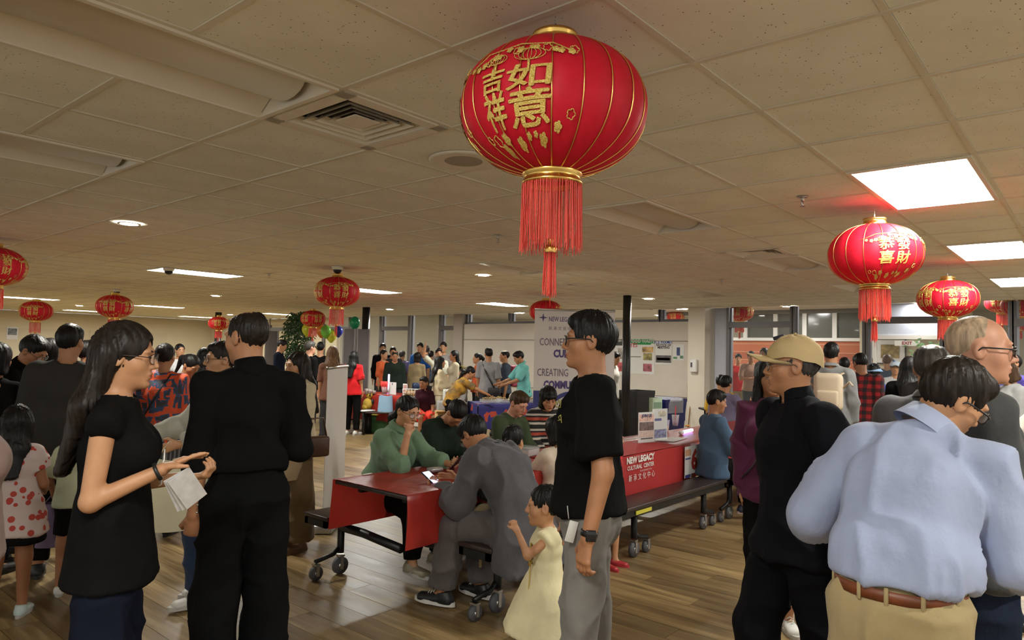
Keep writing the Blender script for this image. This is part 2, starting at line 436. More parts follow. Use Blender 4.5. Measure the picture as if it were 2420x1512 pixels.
def person(px, top, D, face, label, H=None, sex='m', w=1.0, lean=0, side=0, twist=0, hunch=0, head=(0, 0, 0), armL='down', armR='down', legL='stand', legR='stand',
           hip=None, skin_i=0, hair='short', haircol='black', topw=None, bottom=None, shoes=None, headscale=1.0, lod=1, hands=(1, 1), handL='relax', handR='relax',
           eyes=False, group=None, cat='person', anchor=None, feet_yaw=(8, 8), body_scale=None, loc=None, sunk=0, neckdrop=0.0):
    """top = pixel row of the crown (or None with H), D = forward distance in m; face: 0 looks at the camera, 90 to image right, 180 away.
    Skeleton is laid out for a 1.72 m figure facing +y, right = +x."""
    S0 = 1.0
    fem = sex == 'f'; child = sex == 'c'
    sh = .146 if fem else (.142 if child else .168)
    Ru = Rz(rad(-twist)) @ Rx(rad(-lean)) @ Ry(rad(side)); Rh = Ru @ Rx(rad(-hunch)); P0 = np.array([0, 0, 1.0]); P1 = np.array([0, 0, 1.25])
    def up(p): return P0 + Ru @ (np.asarray(p, float) - P0)
    def up2(p): return up(P1) + Rh @ (np.asarray(p, float) - P1)
    J = {}
    J['pel'] = np.array([0, 0, .93]); J['waist'] = up((0, 0, 1.07)); J['chest'] = up2((0, .005, 1.28)); J['top'] = up2((0, -.012, 1.415 - neckdrop)); J['neck'] = up2((0, -.01, 1.47 - neckdrop))
    hs = headscale
    Rhd = Rz(rad(-head[0])) @ Rx(rad(-head[1])) @ Ry(rad(head[2]))
    nd = n3(Rh[:, 2] * 1.0 + Rhd[:, 2] * .8); J['skull'] = J['neck'] + nd * .06 + Rhd @ np.array([0, .022, .077]) * hs
    hc = J['skull']
    for nm, sg in (('L', -1), ('R', 1)):
        a = armL if nm == 'L' else armR; a = ARM[a] if isinstance(a, str) else a
        shd = up2((sg * sh, -.01, 1.388 - neckdrop)); ud = n3(np.array(a[0]) * [sg, 1, 1]); fd = n3(np.array(a[1]) * [sg, 1, 1])
        al = .275 if fem else .29
        J['sh' + nm] = shd; J['el' + nm] = shd + ud * al; J['wr' + nm] = J['el' + nm] + fd * (.235 if fem else .25); J['fd' + nm] = fd
        J['pn' + nm] = n3(np.array(a[2]) * [sg, 1, 1]) if len(a) > 2 else None
        l = legL if nm == 'L' else legR; l = LEG[l] if isinstance(l, str) else l
        hp = np.array([sg * .082, 0, .92]); J['hp' + nm] = hp; J['kn' + nm] = hp + n3(np.array(l[0]) * [sg, 1, 1]) * .425; J['an' + nm] = J['kn' + nm] + n3(np.array(l[1]) * [sg, 1, 1]) * .41
    crown = hc[2] + .122 * hs
    for e in (0, 1): pass
    low = min(J['anL'][2], J['anR'][2]) - .085
    dz = -low if hip is None else 0
    # --- scale and place
    if H is not None: S = H / 1.72
    if loc is None:
        q = at_d(px, top, D)
        if H is None:
            S = q[2] / (crown + dz) if hip is None else (q[2] - hip) / (crown - .92)
    ztop = None
    if hip is None: zoff = dz * S
    else: zoff = hip - .92 * S
    if loc is None:
        vd = ray(px, top); vd = np.array([vd[0], vd[1], 0]); vd = n3(vd); rt = np.array([vd[1], -vd[0], 0])
        fdir = -vd * math.cos(rad(face)) + rt * math.sin(rad(face)); ang = math.atan2(fdir[1], fdir[0]) - math.pi / 2
        off = Rz(ang) @ (hc * S) if anchor is None else Rz(ang) @ (J[anchor] * S); base = np.array([q[0] - off[0], q[1] - off[1], 0])
    else: base = np.array([loc[0], loc[1], 0]); ang = rad(face)
    root = empty('person', base, ang, label, cat, group)
    for k in list(J):
        if J[k] is not None and k[:2] not in ('fd', 'pn'): J[k] = J[k] * S + np.array([0, 0, zoff])
    J['S'] = S; J['hs'] = hs * S; J['Rhd'] = Rhd; J['Ru'] = Ru; J['Rh'] = Rh; J['root'] = root; J['w'] = w; J['base'] = base; J['ang'] = ang
    if abs(S * 1.72 - 1.65) > .25 and not child and hip is None: print('HEIGHT', label, round(S * 1.72, 2))
    hc = J['skull']; hS = hs * S
    HR = lambda p: hc + Rhd @ (np.asarray(p, float) * hS)
    # voxel sizes
    vb, vh, vf, vc = [(.016, .0045, .0045, .010), (.02, .007, .007, .014), (.028, .012, .014, .022)][lod]
    tw = dict(topw or {}); bt = dict(bottom or {})
    # ---------------- body (one continuous mesh)
    pts = np.array([J[k] for k in J if isinstance(J[k], np.ndarray) and J[k].shape == (3,) and k[:2] not in ('fd', 'pn') and k != 'base'])
    lo = pts.min(0) - .2 * S; hi = pts.max(0) + .2 * S; lo[2] = max(lo[2], -.02); 
    fine = [(hc - .155 * hS, hc + .155 * hS, vh * hS)]
    for nm, v in (('L', hands[0]), ('R', hands[1])):
        if v and lod < 2:
            c = J['wr' + nm] + J['fd' + nm] * .085 * S; fine.append((c - .115 * S, c + .115 * S, vf * max(S, .75)))
    B = Fld(lo, hi, vb, fine)
    rx = np.array([1., 0, 0]); ww = w * S; bx = .93 if fem else 1.0
    if child: bx = .95
    def torso(fl, e, k=.03, hem=None, thin=1.0):
        ur = Ru @ rx; hr = Rh @ rx
        fl.u(p_ecap(J['pel'] + [0, 0, -.03 * S], J['waist'], (.142 * ww + e, .090 * ww + e), (.128 * bx * ww + e, .086 * ww + e), rx), k)
        fl.u(p_ecap(J['waist'], J['chest'], (.128 * bx * ww + e, .087 * ww + e), (.145 * bx * ww + e, .097 * ww + e), ur), k)
        fl.u(p_ecap(J['chest'], J['top'], (.145 * bx * ww + e, .097 * ww + e), (.105 * bx * S + e * .6, .062 * S + e * .6), hr), k)
        for nm in 'LR': fl.u(p_cap(J['top'] + (J['neck'] - J['top']) * .2, J['sh' + nm] + Rh @ np.array([0, 0, -.002 * S]), .046 * S + e * .5, .046 * S + e * .5), k * .7)
        if fem and not child:
            for sg in (-1, 1): fl.u(p_ell(J['chest'] + Rh @ (np.array([sg * .07, .075, -.02]) * ww), np.array([.062, .052, .06]) * ww + e), .04)
    torso(B, 0.0)
    for nm in 'LR':
        aw = S * (.86 if fem else .9 if child else 1.0) * (w ** .6)
        B.u(p_cap(J['sh' + nm], J['el' + nm], .050 * aw, .041 * aw), .02).u(p_cap(J['el' + nm], J['wr' + nm], .041 * aw, .027 * aw), .015)
        B.u(p_cap(J['hp' + nm], J['kn' + nm], .077 * ww, .054 * ww), .03).u(p_cap(J['kn' + nm], J['an' + nm], .054 * ww, .036 * S), .02)
        fy = rad(feet_yaw[0 if nm == 'L' else 1]) * (-1 if nm == 'R' else 1); J['ft' + nm] = Rz(fy) @ np.array([0, 1., 0])
        B.u(p_cap(J['an' + nm] + [0, 0, -.04 * S], J['an' + nm] + J['ft' + nm] * .12 * S + [0, 0, -.055 * S], .034 * S, .028 * S), .02)
        # hand
        wr = J['wr' + nm]; fd = J['fd' + nm]; sg = -1 if nm == 'L' else 1; pose = handL if nm == 'L' else handR
        pn = J['pn' + nm]
        if pn is None: pn = np.array([-sg, .15, .1]) if abs(fd[0]) < .8 else np.array([0, .2, -1.])
        pn = n3(pn - fd * (pn @ fd)); th = np.cross(pn, fd) * sg  # palm normal, thumb side
        if th @ np.array([0, 1, .35]) < 0 and pose != 'keep': th = -th
        hm = S * (.9 if fem else 1.0); pc = wr + fd * .05 * hm
        J['palm' + nm] = pc; J['palmn' + nm] = pn
        if lod < 2:
            B.u(p_ecap(wr + fd * .005 * hm, wr + fd * .085 * hm, (.026 * hm, .017 * hm), (.037 * hm, .014 * hm), th), .015)
            curl = dict(relax=(20, 32, 25), fist=(78, 95, 60), flat=(4, 6, 4), hold=(45, 45, 30), grip=(60, 70, 50))[pose]
            for fi, (o, ln) in enumerate(((.026, .9), (.009, 1.0), (-.009, .94), (-.026, .76))):
                p = wr + fd * .083 * hm + th * o * hm; a = 0
                for sgm, (l, r) in enumerate(((.042, .0088), (.026, .0082), (.022, .0074))):
                    a += rad(curl[sgm] + fi * 2); d = fd * math.cos(a) + pn * math.sin(a); q2 = p + d * l * ln * hm
                    B.u(p_cap(p, q2, r * hm, r * .93 * hm), .006); p = q2
            p = wr + fd * .028 * hm + th * .026 * hm; d = n3(fd * .75 + th * .65 + pn * .35); q2 = p + d * .045 * hm
            B.u(p_cap(p, q2, .012 * hm, .0095 * hm), .012); d2 = n3(fd * .95 + th * .1 + pn * (.5 if pose in ('relax', 'flat') else 1.0)); B.u(p_cap(q2, q2 + d2 * .032 * hm, .0095 * hm, .0075 * hm), .006)
        else:
            B.u(p_ecap(wr, wr + fd * .14 * hm, (.03 * hm, .018 * hm), (.03 * hm, .014 * hm), th), .015)
    # neck and head
    B.u(p_cap(J['top'] + (J['neck'] - J['top']) * .3, HR((0, -.012, -.055)), (.052 if fem or child else .06) * S, (.048 if fem or child else .056) * S * (1 if not child else 1.1)), .025)
    e = lambda c, r, k=.02: B.u(p_ell(HR(c), np.array(r) * hS, Rhd), k * hS)
    e((0, -.014, .032), (.073, .094, .085)); e((0, .016, -.03), (.060, .070, .076), .03); e((0, .05, -.072), (.036, .034, .036), .03)
    e((0, .073, -.094), (.019, .014, .015), .02)
    if lod < 2:
        for sg in (-1, 1):
            e((sg * .040, .046, -.022), (.026, .026, .028), .025); e((sg * .03, .077, .026), (.022, .010, .009), .018)
            B.sub(p_ell(HR((sg * .031, .097, .006)), np.array([.020, .017, .012]) * hS, Rhd), .014 * hS)
            e((sg * .031, .072, .005), (.0165, .0125, .012), .006)
            e((sg * .075, -.012, -.004), (.009, .020, .031), .008); B.sub(p_ell(HR((sg * .084, -.005, -.002)), np.array([.007, .010, .018]) * hS, Rhd), .006)
            e((sg * .012, .092, -.031), (.008, .009, .008), .007)
        B.u(p_cap(HR((0, .083, .014)), HR((0, .104, -.026)), .0075 * hS, .0105 * hS), .012 * hS)
        e((0, .0865, -.0560), (.023, .0095, .0068), .006); e((0, .0845, -.0685), (.019, .0095, .0078), .006); B.sub(p_ell(HR((0, .094, -.0815)), np.array([.02, .011, .0055]) * hS, Rhd), .008 * hS)
        B.sub(p_cap(HR((-.021, .093, -.0622)), HR((.021, .093, -.0622)), .0026 * hS), .003)
    else:
        B.u(p_cap(HR((0, .083, .01)), HR((0, .10, -.026)), .009 * hS, .012 * hS), .01 * hS)
        for sg in (-1, 1): e((sg * .076, -.012, -.004), (.012, .020, .031), .008)
    V, Q = B.mesh(); V = relax(V, Q, 1, .4)
    me = mesh_np('body', V, Q); me.materials.append(skin(skin_i)); body = link(bpy.data.objects.new('body', me), root); J['body'] = body
    L = ((V - hc) / hS) @ Rhd
    lip = np.clip(1.5 - np.sqrt((L[:, 0] / .022) ** 2 + ((L[:, 2] + .0625) / .011) ** 2) * 1.2, 0, 1) * (L[:, 1] > .066)
    at = me.attributes.new('lip', 'FLOAT', 'POINT'); at.data.foreach_set('value', lip.astype(np.float32))
    if eyes:
        for sg in (-1, 1):
            c = HR((sg * .031, .0765, .005)); mb = MB(); mb.ball(c, np.array([.0135, .0098, .0040]) * hS, 12, Rhd); mb.mi = 1
            mb.ball(HR((sg * .031 , .0815, .005)), np.array([.0064, .0054, .0040]) * hS, 10, Rhd)
            mb.build('eye', [mat('eye_white', (.38, .33, .30), .3), mat('iris', (.01, .006, .004), .15)], root)
            mb = MB(); mb.tube([HR((sg * .014, .089, .0265)), HR((sg * .03, .087, .0295)), HR((sg * .05, .072, .025))], [.0028 * hS, .0032 * hS, .0015 * hS], 6); mb.build('eyebrow', hairmat('dark' if haircol in ('black', 'dark') else haircol), root)
            if lod == 0: mb = MB(); mb.tube([HR((sg * .0165, .0825, .0062)), HR((sg * .024, .0862, .0098)), HR((sg * .032, .0866, .0104)), HR((sg * .040, .0828, .0088)), HR((sg * .046, .0765, .0055))], .0012 * hS, 5); mb.build('eyelash', hairmat('black'), root)
    # ---------------- clothes
    if bt: build_bottom(J, bt, lod, vc, lo, hi, ww)
    if tw: build_top(J, tw, lod, vc, lo, hi, torso, fem, child, w)
    if shoes: build_shoes(J, shoes, lod)
    if hair: build_hair(J, hair, haircol, lod, HR)
    return J
def build_top(J, t, lod, vc, lo, hi, torso, fem, child, w):
    """t: m material, sleeve fraction of arm 0..2 (1 elbow, 2 wrist), ease, hem = offset in m below pelvis (positive = lower), flare, fold"""
    S = J['S']; ease = t.get('ease', .016) * S; root = J['root']; rx = np.array([1., 0, 0]); ww = w * S
    hem = J['pel'] + np.array([0, 0, -t.get('hem', .08) * S]); fl = t.get('flare', .01) * S
    lo2 = lo - .12; hi2 = hi + .05; hi2[2] = J['neck'][2] + .1 * S; lo2[2] = min(hem[2], J['wrL'][2], J['wrR'][2]) - .05
    G = Fld(lo2, hi2, vc)
    torso(G, ease, t.get('k', .03))
    if t.get('fill'): G.u(p_ell(J['chest'] + J['Rh'] @ (np.array([0, -.03, .04]) * S), np.array([.155, .10, .17]) * S * t['fill'], J['Rh']), .09)
    c0 = J['pel'] + np.array([0, 0, -.03 * S])
    blouse = t.get('blouse', 0) * S
    if hem[2] < c0[2] + .05:
        off = np.array([0, t.get('hemy', 0) * S, 0])
        G.u(p_ecap(hem + off, J['waist'], (.168 * ww + ease + fl, .116 * ww + ease + fl), (.136 * ww + ease, .094 * ww + ease), rx, cut0=True), .02)
        if hem[2] < J['pel'][2] - .06 * S: G.u(p_ecap(J['pel'] + np.array([0, 0, -.06 * S]), J['waist'], (.168 * ww + ease, .118 * ww + ease), (.134 * ww + ease, .092 * ww + ease), rx), .02)
    if blouse: G.u(p_ell(J['waist'] + np.array([0, 0, -.0 * S]), (.15 * ww + blouse, .11 * ww + blouse, .1 * S)), .05)
    if 'belly' in t: G.u(p_ell(J['waist'] + np.array([0, .06 * S, -.02 * S]), np.array([.13, .1, .14]) * ww + t['belly'] * S), .06)
    sl = t.get('sleeve', .8)
    for nm, s1 in zip('LR', sl if isinstance(sl, tuple) else (sl, sl)):
        aw = S * (.86 if fem else .9 if child else 1.0) * (w ** .6); e2 = t.get('sease', ease / S) * S; a, b, c = J['sh' + nm], J['el' + nm], J['wr' + nm]
        if s1 <= 0: continue
        if s1 <= 1: G.u(p_cap(a, a + (b - a) * s1, .050 * aw + e2 * .85, .045 * aw + e2 * 1.5, cut1=True), .02)
        else:
            G.u(p_cap(a, b, .050 * aw + e2 * .85, .043 * aw + e2), .02)
            G.u(p_cap(b, b + (c - b) * (s1 - 1), .044 * aw + e2, .03 * aw + e2 * t.get('cuff', .9), cut1=True), .02)
    if not t.get('noneck'):
        ax = n3(J['skull'] - J['neck']); G.sub(p_cap(J['neck'] + ax * (-.012 - t.get('neckcut', 0)) * S, J['neck'] + ax * .2 * S, t.get('neckr', .066 if not fem else .062) * S), .008)
    # cut flat at hem
    if t.get('tuck'): G.isect(p_plane(J['pel'] + np.array([0, 0, t['tuck'] * S]), (0, 0, -1)), .01)
    else: G.isect(p_plane(hem, (0, t.get('hemtilt', 0), -1)), .004)
    o = fld_obj(G, t.get('name', 'shirt'), t['m'], root, t.get('fold', [.019, .012, .007][lod]) * S, seed=t.get('seed', 3), fscale=t.get('fscale', (8, 8, 5)))
    J['top_obj'] = o
    if t.get('collar'):
        ax = n3(J['skull'] - J['neck']); mb = MB(); R = J['Rh']; c = J['neck'] + ax * .004 * S; k = t['collar']
        h = k.get('h', .035) * S; r0 = k.get('r', .074) * S; prof = [(r0 + .018 * S, -.045 * S), (r0 + .010 * S, -.015 * S), (r0 - .004 * S, h), (r0 - .009 * S, h), (r0 - .003 * S, 0)]
        if k.get('fold', 1): prof = [(r0 + .020 * S, -.006 * S), (r0 + .016 * S, .004 * S), (r0 - .002 * S, h), (r0 - .009 * S, h - .003 * S), (r0 - .005 * S, 0)]
        Rc = frame_z(ax, R @ np.array([0, 1., 0])); mb.lathe(prof, 28, c, Rc, a0=math.pi / 2 + .22, a1=math.pi / 2 + 2 * math.pi - .22); mb.build('collar', t['m'], root)
def frame_z(z, y):
    z = n3(z); y = np.asarray(y, float); y = n3(y - z * (y @ z)); return np.stack([np.cross(y, z), y, z], 1)
def build_bottom(J, t, lod, vc, lo, hi, ww):
    """kind pants/shorts/skirt; m; ease; length: fraction of leg 0..2; waist: height over pelvis"""
    S = J['S']; e = t.get('ease', .015) * S; root = J['root']; rx = np.array([1., 0, 0]); kind = t.get('kind', 'pants')
    lo2 = lo - .1; hi2 = hi + .1; hi2[2] = J['waist'][2] + .12 * S
    G = Fld(lo2, hi2, vc)
    wt = J['pel'] + np.array([0, 0, t.get('waist', .14) * S])
    G.u(p_ecap(J['pel'] + [0, 0, -.05 * S], J['waist'], (.142 * ww + e, .092 * ww + e), (.128 * ww + e, .088 * ww + e), rx), .02)
    if kind in ('pants', 'shorts'):
        ln = t.get('len', 1.93 if kind == 'pants' else .8); e1 = t.get('kease', e / S) * S; e3 = t.get('cuff', e / S * 1.6) * S
        G.u(p_ell(J['pel'] + np.array([0, -.038 * S, -.04 * S]), np.array([.13, .075, .10]) * ww + e * .6), .04)
        for nm in 'LR':
            a, b, c = J['hp' + nm], J['kn' + nm], J['an' + nm]
            if ln <= 1: G.u(p_cap(a, a + (b - a) * ln, .078 * ww + e, .064 * ww + e * 1.6, cut1=True), .025)
            else:
                G.u(p_cap(a, b, .078 * ww + e, .055 * ww + e1), .025); G.u(p_cap(b, b + (c - b) * (ln - 1), .055 * ww + e1, .036 * S + e3, cut1=True), .02)
    else:
        hz = t.get('hem', .45) * S; fl = t.get('flare', .08) * S
        G.u(p_ecap(J['pel'] + np.array([0, 0, -hz]), J['pel'] + [0, 0, .05 * S], (.15 * ww + e + fl, .11 * ww + e + fl), (.142 * ww + e, .10 * ww + e), rx, cut0=True), .02)
    G.isect(p_plane(wt, (0, 0, 1)), .004)
    J['bot_obj'] = fld_obj(G, 'trousers' if kind == 'pants' else kind, t['m'], root, t.get('fold', [.016, .010, .006][lod]) * S, seed=t.get('seed', 11), fscale=t.get('fscale', (9, 9, 6)))
def build_shoes(J, t, lod):
    S = J['S']; root = J['root']
    for nm in 'LR':
        an = J['an' + nm]; f = J['ft' + nm]; g = an + np.array([0, 0, -.085 * S]); r = np.array([f[1], -f[0], 0])
        lo = np.minimum(g - f * .1 * S, g + f * .22 * S) - .09 * S; hi = np.maximum(g - f * .1 * S, g + f * .22 * S) + .09 * S; hi[2] = g[2] + .13 * S; lo[2] = g[2] - .02
        G = Fld(lo, hi, [.007, .011, .016][lod])
        G.u(p_ecap(g - f * .045 * S + [0, 0, .035 * S], g + f * .15 * S + [0, 0, .028 * S], (.038 * S, .045 * S), (.046 * S, .03 * S), r), .02)
        G.u(p_cap(g + [0, 0, .05 * S] - f * .02 * S, g + [0, 0, t.get('high', .085) * S] - f * .012 * S, .043 * S, .044 * S, cut1=True), .02)
        G.isect(p_plane(g + np.array([0, 0, .012 * S]), (0, 0, -1)), .004)
        sh = fld_obj(G, 'shoe', t['m'], root, 0)
        if sh is None: continue
        mb = MB(); n = 20; P = []
        for k in range(n):
            a = 2 * math.pi * k / n; y = math.cos(a); x = math.sin(a); P.append(g + f * (.055 + .15 * y) * S + r * x * (.048 if y > 0 else .04) * S)
        mb.poly(P, .026 * S); mb.build('sole', t.get('sole', t['m']), sh)
        if t.get('lace') and lod == 0:
            mb = MB()
            for q in range(4):
                c = g + f * (.05 + .022 * q) * S + np.array([0, 0, (.088 - .011 * q) * S]); mb.tube([c - r * .025 * S - [0, 0, .012 * S], c + [0, 0, .004 * S], c + r * .025 * S - [0, 0, .012 * S]], .0035 * S, 5)
            mb.build('laces', t['lace'], sh)
def build_hair(J, style, colr, lod, HR):
    hS = J['hs']; R = J['Rhd']; hc = J['skull']; root = J['root']; S = J['S']; st = style
    v = [.006, .008, .013][lod] * max(hS, .8)
    long_ = st in ('long', 'longback', 'half'); lo = hc - .2 * hS; hi = hc + .2 * hS
    if st in ('long', 'half', 'pony', 'lowpony'): lo = lo - .1 * hS; hi = hi + .1 * hS; lo[2] -= .38 * S
    G = Fld(lo, hi, v, ())
    el = lambda c, r, k=.02: G.u(p_ell(HR(c), np.array(r) * hS, R), k * hS)
    su = lambda c, r, k=.012: G.sub(p_ell(HR(c), np.array(r) * hS, R), k * hS)
    pl = lambda c, n, k=.012: G.isect(p_plane(HR(c), R @ np.array(n, float)), k * hS)
    if st in ('short', 'fade', 'thin', 'buzz', 'crop', 'capped'):
        th = dict(short=.011, crop=.008, fade=.010, thin=.006, buzz=.001, capped=.006)[st]
        el((0, -.016, .034), (.073 + th * .6, .095 + th * .8, .086 + th * 1.25))
        if st in ('short', 'crop'): el((0, .040, .084), (.054, .044, .028), .03)
        if st == 'buzz': su((0, .085, .05), (.075, .085, .07), .03)
        su((0, .10, -.025), (.078, .075, .088)); su((0, .115, .02), (.055, .05, .042 if st != 'thin' else .075))
        if st == 'thin': su((0, -.0, .125), (.04, .05, .022), .03)
        for sg in (-1, 1): su((sg * .09, .0, -.035), (.034, .034, .038)); su((sg * .075, .05, -.05), (.04, .04, .05))
        pl((0, -.05, -.072), (0, .35, -1), .02)
        if st == 'capped': pl((0, 0, .03), (0, 0, 1), .01)
    elif st in ('pony', 'lowpony', 'bun', 'tight'):
        el((0, -.016, .034), (.080, .102, .094)); su((0, .105, -.03), (.080, .075, .095)); su((0, .12, .03), (.06, .055, .05))
        for sg in (-1, 1): su((sg * .09, .0, -.035), (.032, .034, .036)); su((sg * .075, .05, -.05), (.04, .045, .055))
        pl((0, -.05, -.065), (0, .25, -1), .02)
        if st == 'bun': el((0, -.115, .06), (.045, .042, .042), .01)
        if st == 'pony':
            G.u(p_cap(HR((0, -.1, .05)), HR((0, -.14, .0)), .028 * hS, .034 * hS), .02); G.u(p_cap(HR((0, -.14, 0)), HR((0, -.13, -.2)), .034 * hS, .014 * hS), .02)
        if st == 'lowpony':
            G.u(p_cap(HR((0, -.085, -.03)), HR((0, -.13, -.09)), .03 * hS, .036 * hS), .02); G.u(p_cap(HR((0, -.13, -.09)), HR((0, -.12, -.3)), .036 * hS, .012 * hS), .02)
    elif st in ('bob', 'shag'):
        el((0, -.014, .035), (.086, .107, .096)); G.u(p_ecap(HR((0, -.03, -.10)), HR((0, -.018, .04)), (.092 * hS, .085 * hS), (.086 * hS, .095 * hS), R[:, 0]), .03 * hS)
        su((0, .105, -.045), (.060, .085, .11), .015)
        if st == 'shag': el((0, .075, .058), (.052, .028, .028), .02)
        pl((0, 0, -.115), (0, 0, -1), .02)
    elif st in ('long', 'half'):
        el((0, -.014, .035), (.084, .106, .096)); su((0, .105, -.04), (.060, .083, .115), .015); su((0, .12, .02), (.05, .05, .05), .02)
        if st == 'half':
            for sg in (-1, 1): su((sg * .09, .005, -.02), (.03, .028, .034))
        bk = J['Rh'] @ np.array([0, -1., 0]); nk = J['neck']
        G.u(p_ecap(HR((0, -.05, .0)), nk + bk * (.07 * S + .012) + np.array([0, 0, -.04 * S]), (.085 * hS, .055 * hS), (.10 * S, .05 * S), R[:, 0]), .04)
        G.u(p_ecap(nk + bk * (.07 * S + .012) + np.array([0, 0, -.04 * S]), nk + J['Rh'] @ (np.array([0, -.125, -.27]) * S + np.array([0, -.03, 0])), (.10 * S, .05 * S), (.07 * S, .025 * S), J['Rh'][:, 0]), .04)
        if st == 'long':
            for sg in (-1, 1): G.u(p_cap(HR((sg * .072, -.01, 0)), nk + J['Rh'] @ (np.array([sg * .10, .01, -.06]) * S), .026 * hS, .032 * S), .03)
    fld_obj(G, 'hair', hairmat(colr), root, 0, hair=.0 if st == 'buzz' else [.013, .010, .007][lod] * hS, seed=5 + len(J['root'].name), nrelax=1)
def glasses(J, m=None, r=.0016):
    hS = J['hs']; HR = lambda p: J['skull'] + J['Rhd'] @ (np.asarray(p, float) * hS); m = m or mat('frame_black', (.01, .01, .012), .3)
    root = J['root']; fr = MB()
    for sg in (-1, 1):
        c = np.array([sg * .034, .101, .0]); pts = []
        for k in range(17):
            a = 2 * math.pi * k / 16; p = 2.6; ca, sa = math.cos(a), math.sin(a)
            q = c + [.026 * math.copysign(abs(ca) ** (2 / p), ca), -.006 * abs(ca) - .004 * (sg * ca > 0), .018 * math.copysign(abs(sa) ** (2 / p), sa)]; pts.append(HR(q))
        fr.tube(pts, r * hS, 6)
        fr.tube([HR((sg * .06, .095, .006)), HR((sg * .079, .07, .008)), HR((sg * .081, -.005, .008)), HR((sg * .079, -.022, -.008))], r * 1.15 * hS, 6)
    fr.tube([HR((-.009, .104, .004)), HR((0, .107, .007)), HR((.009, .104, .004))], .0017 * hS, 6)
    g = fr.build('glasses', m, root)
    le = MB()
    for sg in (-1, 1):
        P = [];
        for k in range(16):
            a = 2 * math.pi * k / 16; ca, sa = math.cos(a), math.sin(a); P.append(HR(np.array([sg * .034 + .0245 * math.copysign(abs(ca) ** .77, ca), .1005 - .006 * abs(ca), .0165 * math.copysign(abs(sa) ** .77, sa)])))
        le.poly(P, .0008, J['Rhd'] @ np.array([0, 1., 0]))
    le.build('lens', mat('lens_glass', (.9, .92, .95), .02, alpha=.14), g)
# ---------------------------------------------------------------- setting
GX0, GY0, G = 1.66, 0.49, 0.61          # ceiling grid origin and module
XW, YW = 14.1, 28.2                     # glass front (x = XW) and the long left wall (y = YW)
XL0, YL0 = -5.05, -4.39
# floor: boards run along y
def board_mat():
    t = NT('floor_board'); at = t.node('ShaderNodeAttribute', attribute_name='tone')
    v = t.node('ShaderNodeVectorMath', operation='ADD'); t.l.new(t.co((9, .55, 1)), v.inputs[0])
    cm = t.node('ShaderNodeCombineXYZ'); t.l.new(at.outputs['Fac'], cm.inputs[0]); t.l.new(at.outputs['Fac'], cm.inputs[1])
    sc = t.node('ShaderNodeVectorMath', operation='SCALE'); sc.inputs['Scale'].default_value = 37.0; t.l.new(cm.outputs[0], sc.inputs[0]); t.l.new(sc.outputs[0], v.inputs[1])
    g = t.noise(v.outputs[0], 2.2, 5, .6)
    c = t.ramp(g, [(.28, srgb(98, 80, 52)), (.5, srgb(140, 117, 80)), (.72, srgb(176, 152, 110))])
    tone = t.ramp(at.outputs['Fac'], [(0, (.62, .60, .58)), (1, (1.12, 1.1, 1.06))])
    t.set(Base_Color=t.mix(1.0, c, tone, 'MULTIPLY'), Roughness=t.ramp(g, [(.3, (.30,) * 3), (.7, (.42,) * 3)])); t.b.inputs['Specular IOR Level'].default_value = .5
    t.bump(g, .15, .003); return t.m
BOARD = board_mat()
floor = MB().box((XL0, YL0, -.12), (XW, YW, -.006)).build('floor', mat('floor_joint', (.045, .03, .018), .9)); tag(floor, kind='structure')
BW, BL = .19, 1.26
def board_quad(w, l): return MB().box((-w / 2, -l / 2, -.006), (w / 2, l / 2, 0))
board_me = []
for k in range(10):
    me = board_quad(BW - .003, BL - .003).mesh('floor_plank'); me.materials.append(BOARD)
    a = me.attributes.new('tone', 'FLOAT', 'POINT'); a.data.foreach_set('value', [k / 9.0] * len(me.vertices)); board_me.append(me)
cand = []; ix = int((XW - XL0) / BW)
for i in range(ix):
    off = (i * 0.37 % 1) * BL
    y = YL0 + off
    while y < YW - BL * .6:
        cx, cy = XL0 + (i + .5) * BW, y + BL / 2
        if cy + BL / 2 > YW: break
        cand.append((cx, cy)); y += BL
def inview(x, y, z, m=80):
    q = M3.T @ (np.array([x, y, z]) - np.array([0, 0, CAMZ]))
    if -q[2] < .3: return None
    px, py = CX + FPX * q[0] / -q[2], CY - FPX * q[1] / -q[2]
    return -q[2] if (-m < px < 2420 + m and -m < py < 1512 + m) else None
near = sorted([(inview(x, y, 0), x, y) for x, y in cand if inview(x, y, 0) is not None])[:250]
ns = {(round(x, 3), round(y, 3)) for _, x, y in near}
for _, x, y in near:
    o = bpy.data.objects.new('floor_plank', random.choice(board_me)); link(o, floor); o.location = (x, y, 0)
V = []; T = []
for x, y in cand:
    if (round(x, 3), round(y, 3)) in ns: continue
    w, l = BW / 2 - .0015, BL / 2 - .0015; V += [(x - w, y - l, 0), (x + w, y - l, 0), (x + w, y + l, 0), (x - w, y + l, 0)]; T += [random.random()] * 4
me = mesh_np('plank_field', np.array(V), np.arange(len(V)).reshape(-1, 4), False); me.materials.append(BOARD)
a = me.attributes.new('tone', 'FLOAT', 'POINT'); a.data.foreach_set('value', T)
tag(link(bpy.data.objects.new('plank_field', me), floor), kind='stuff')
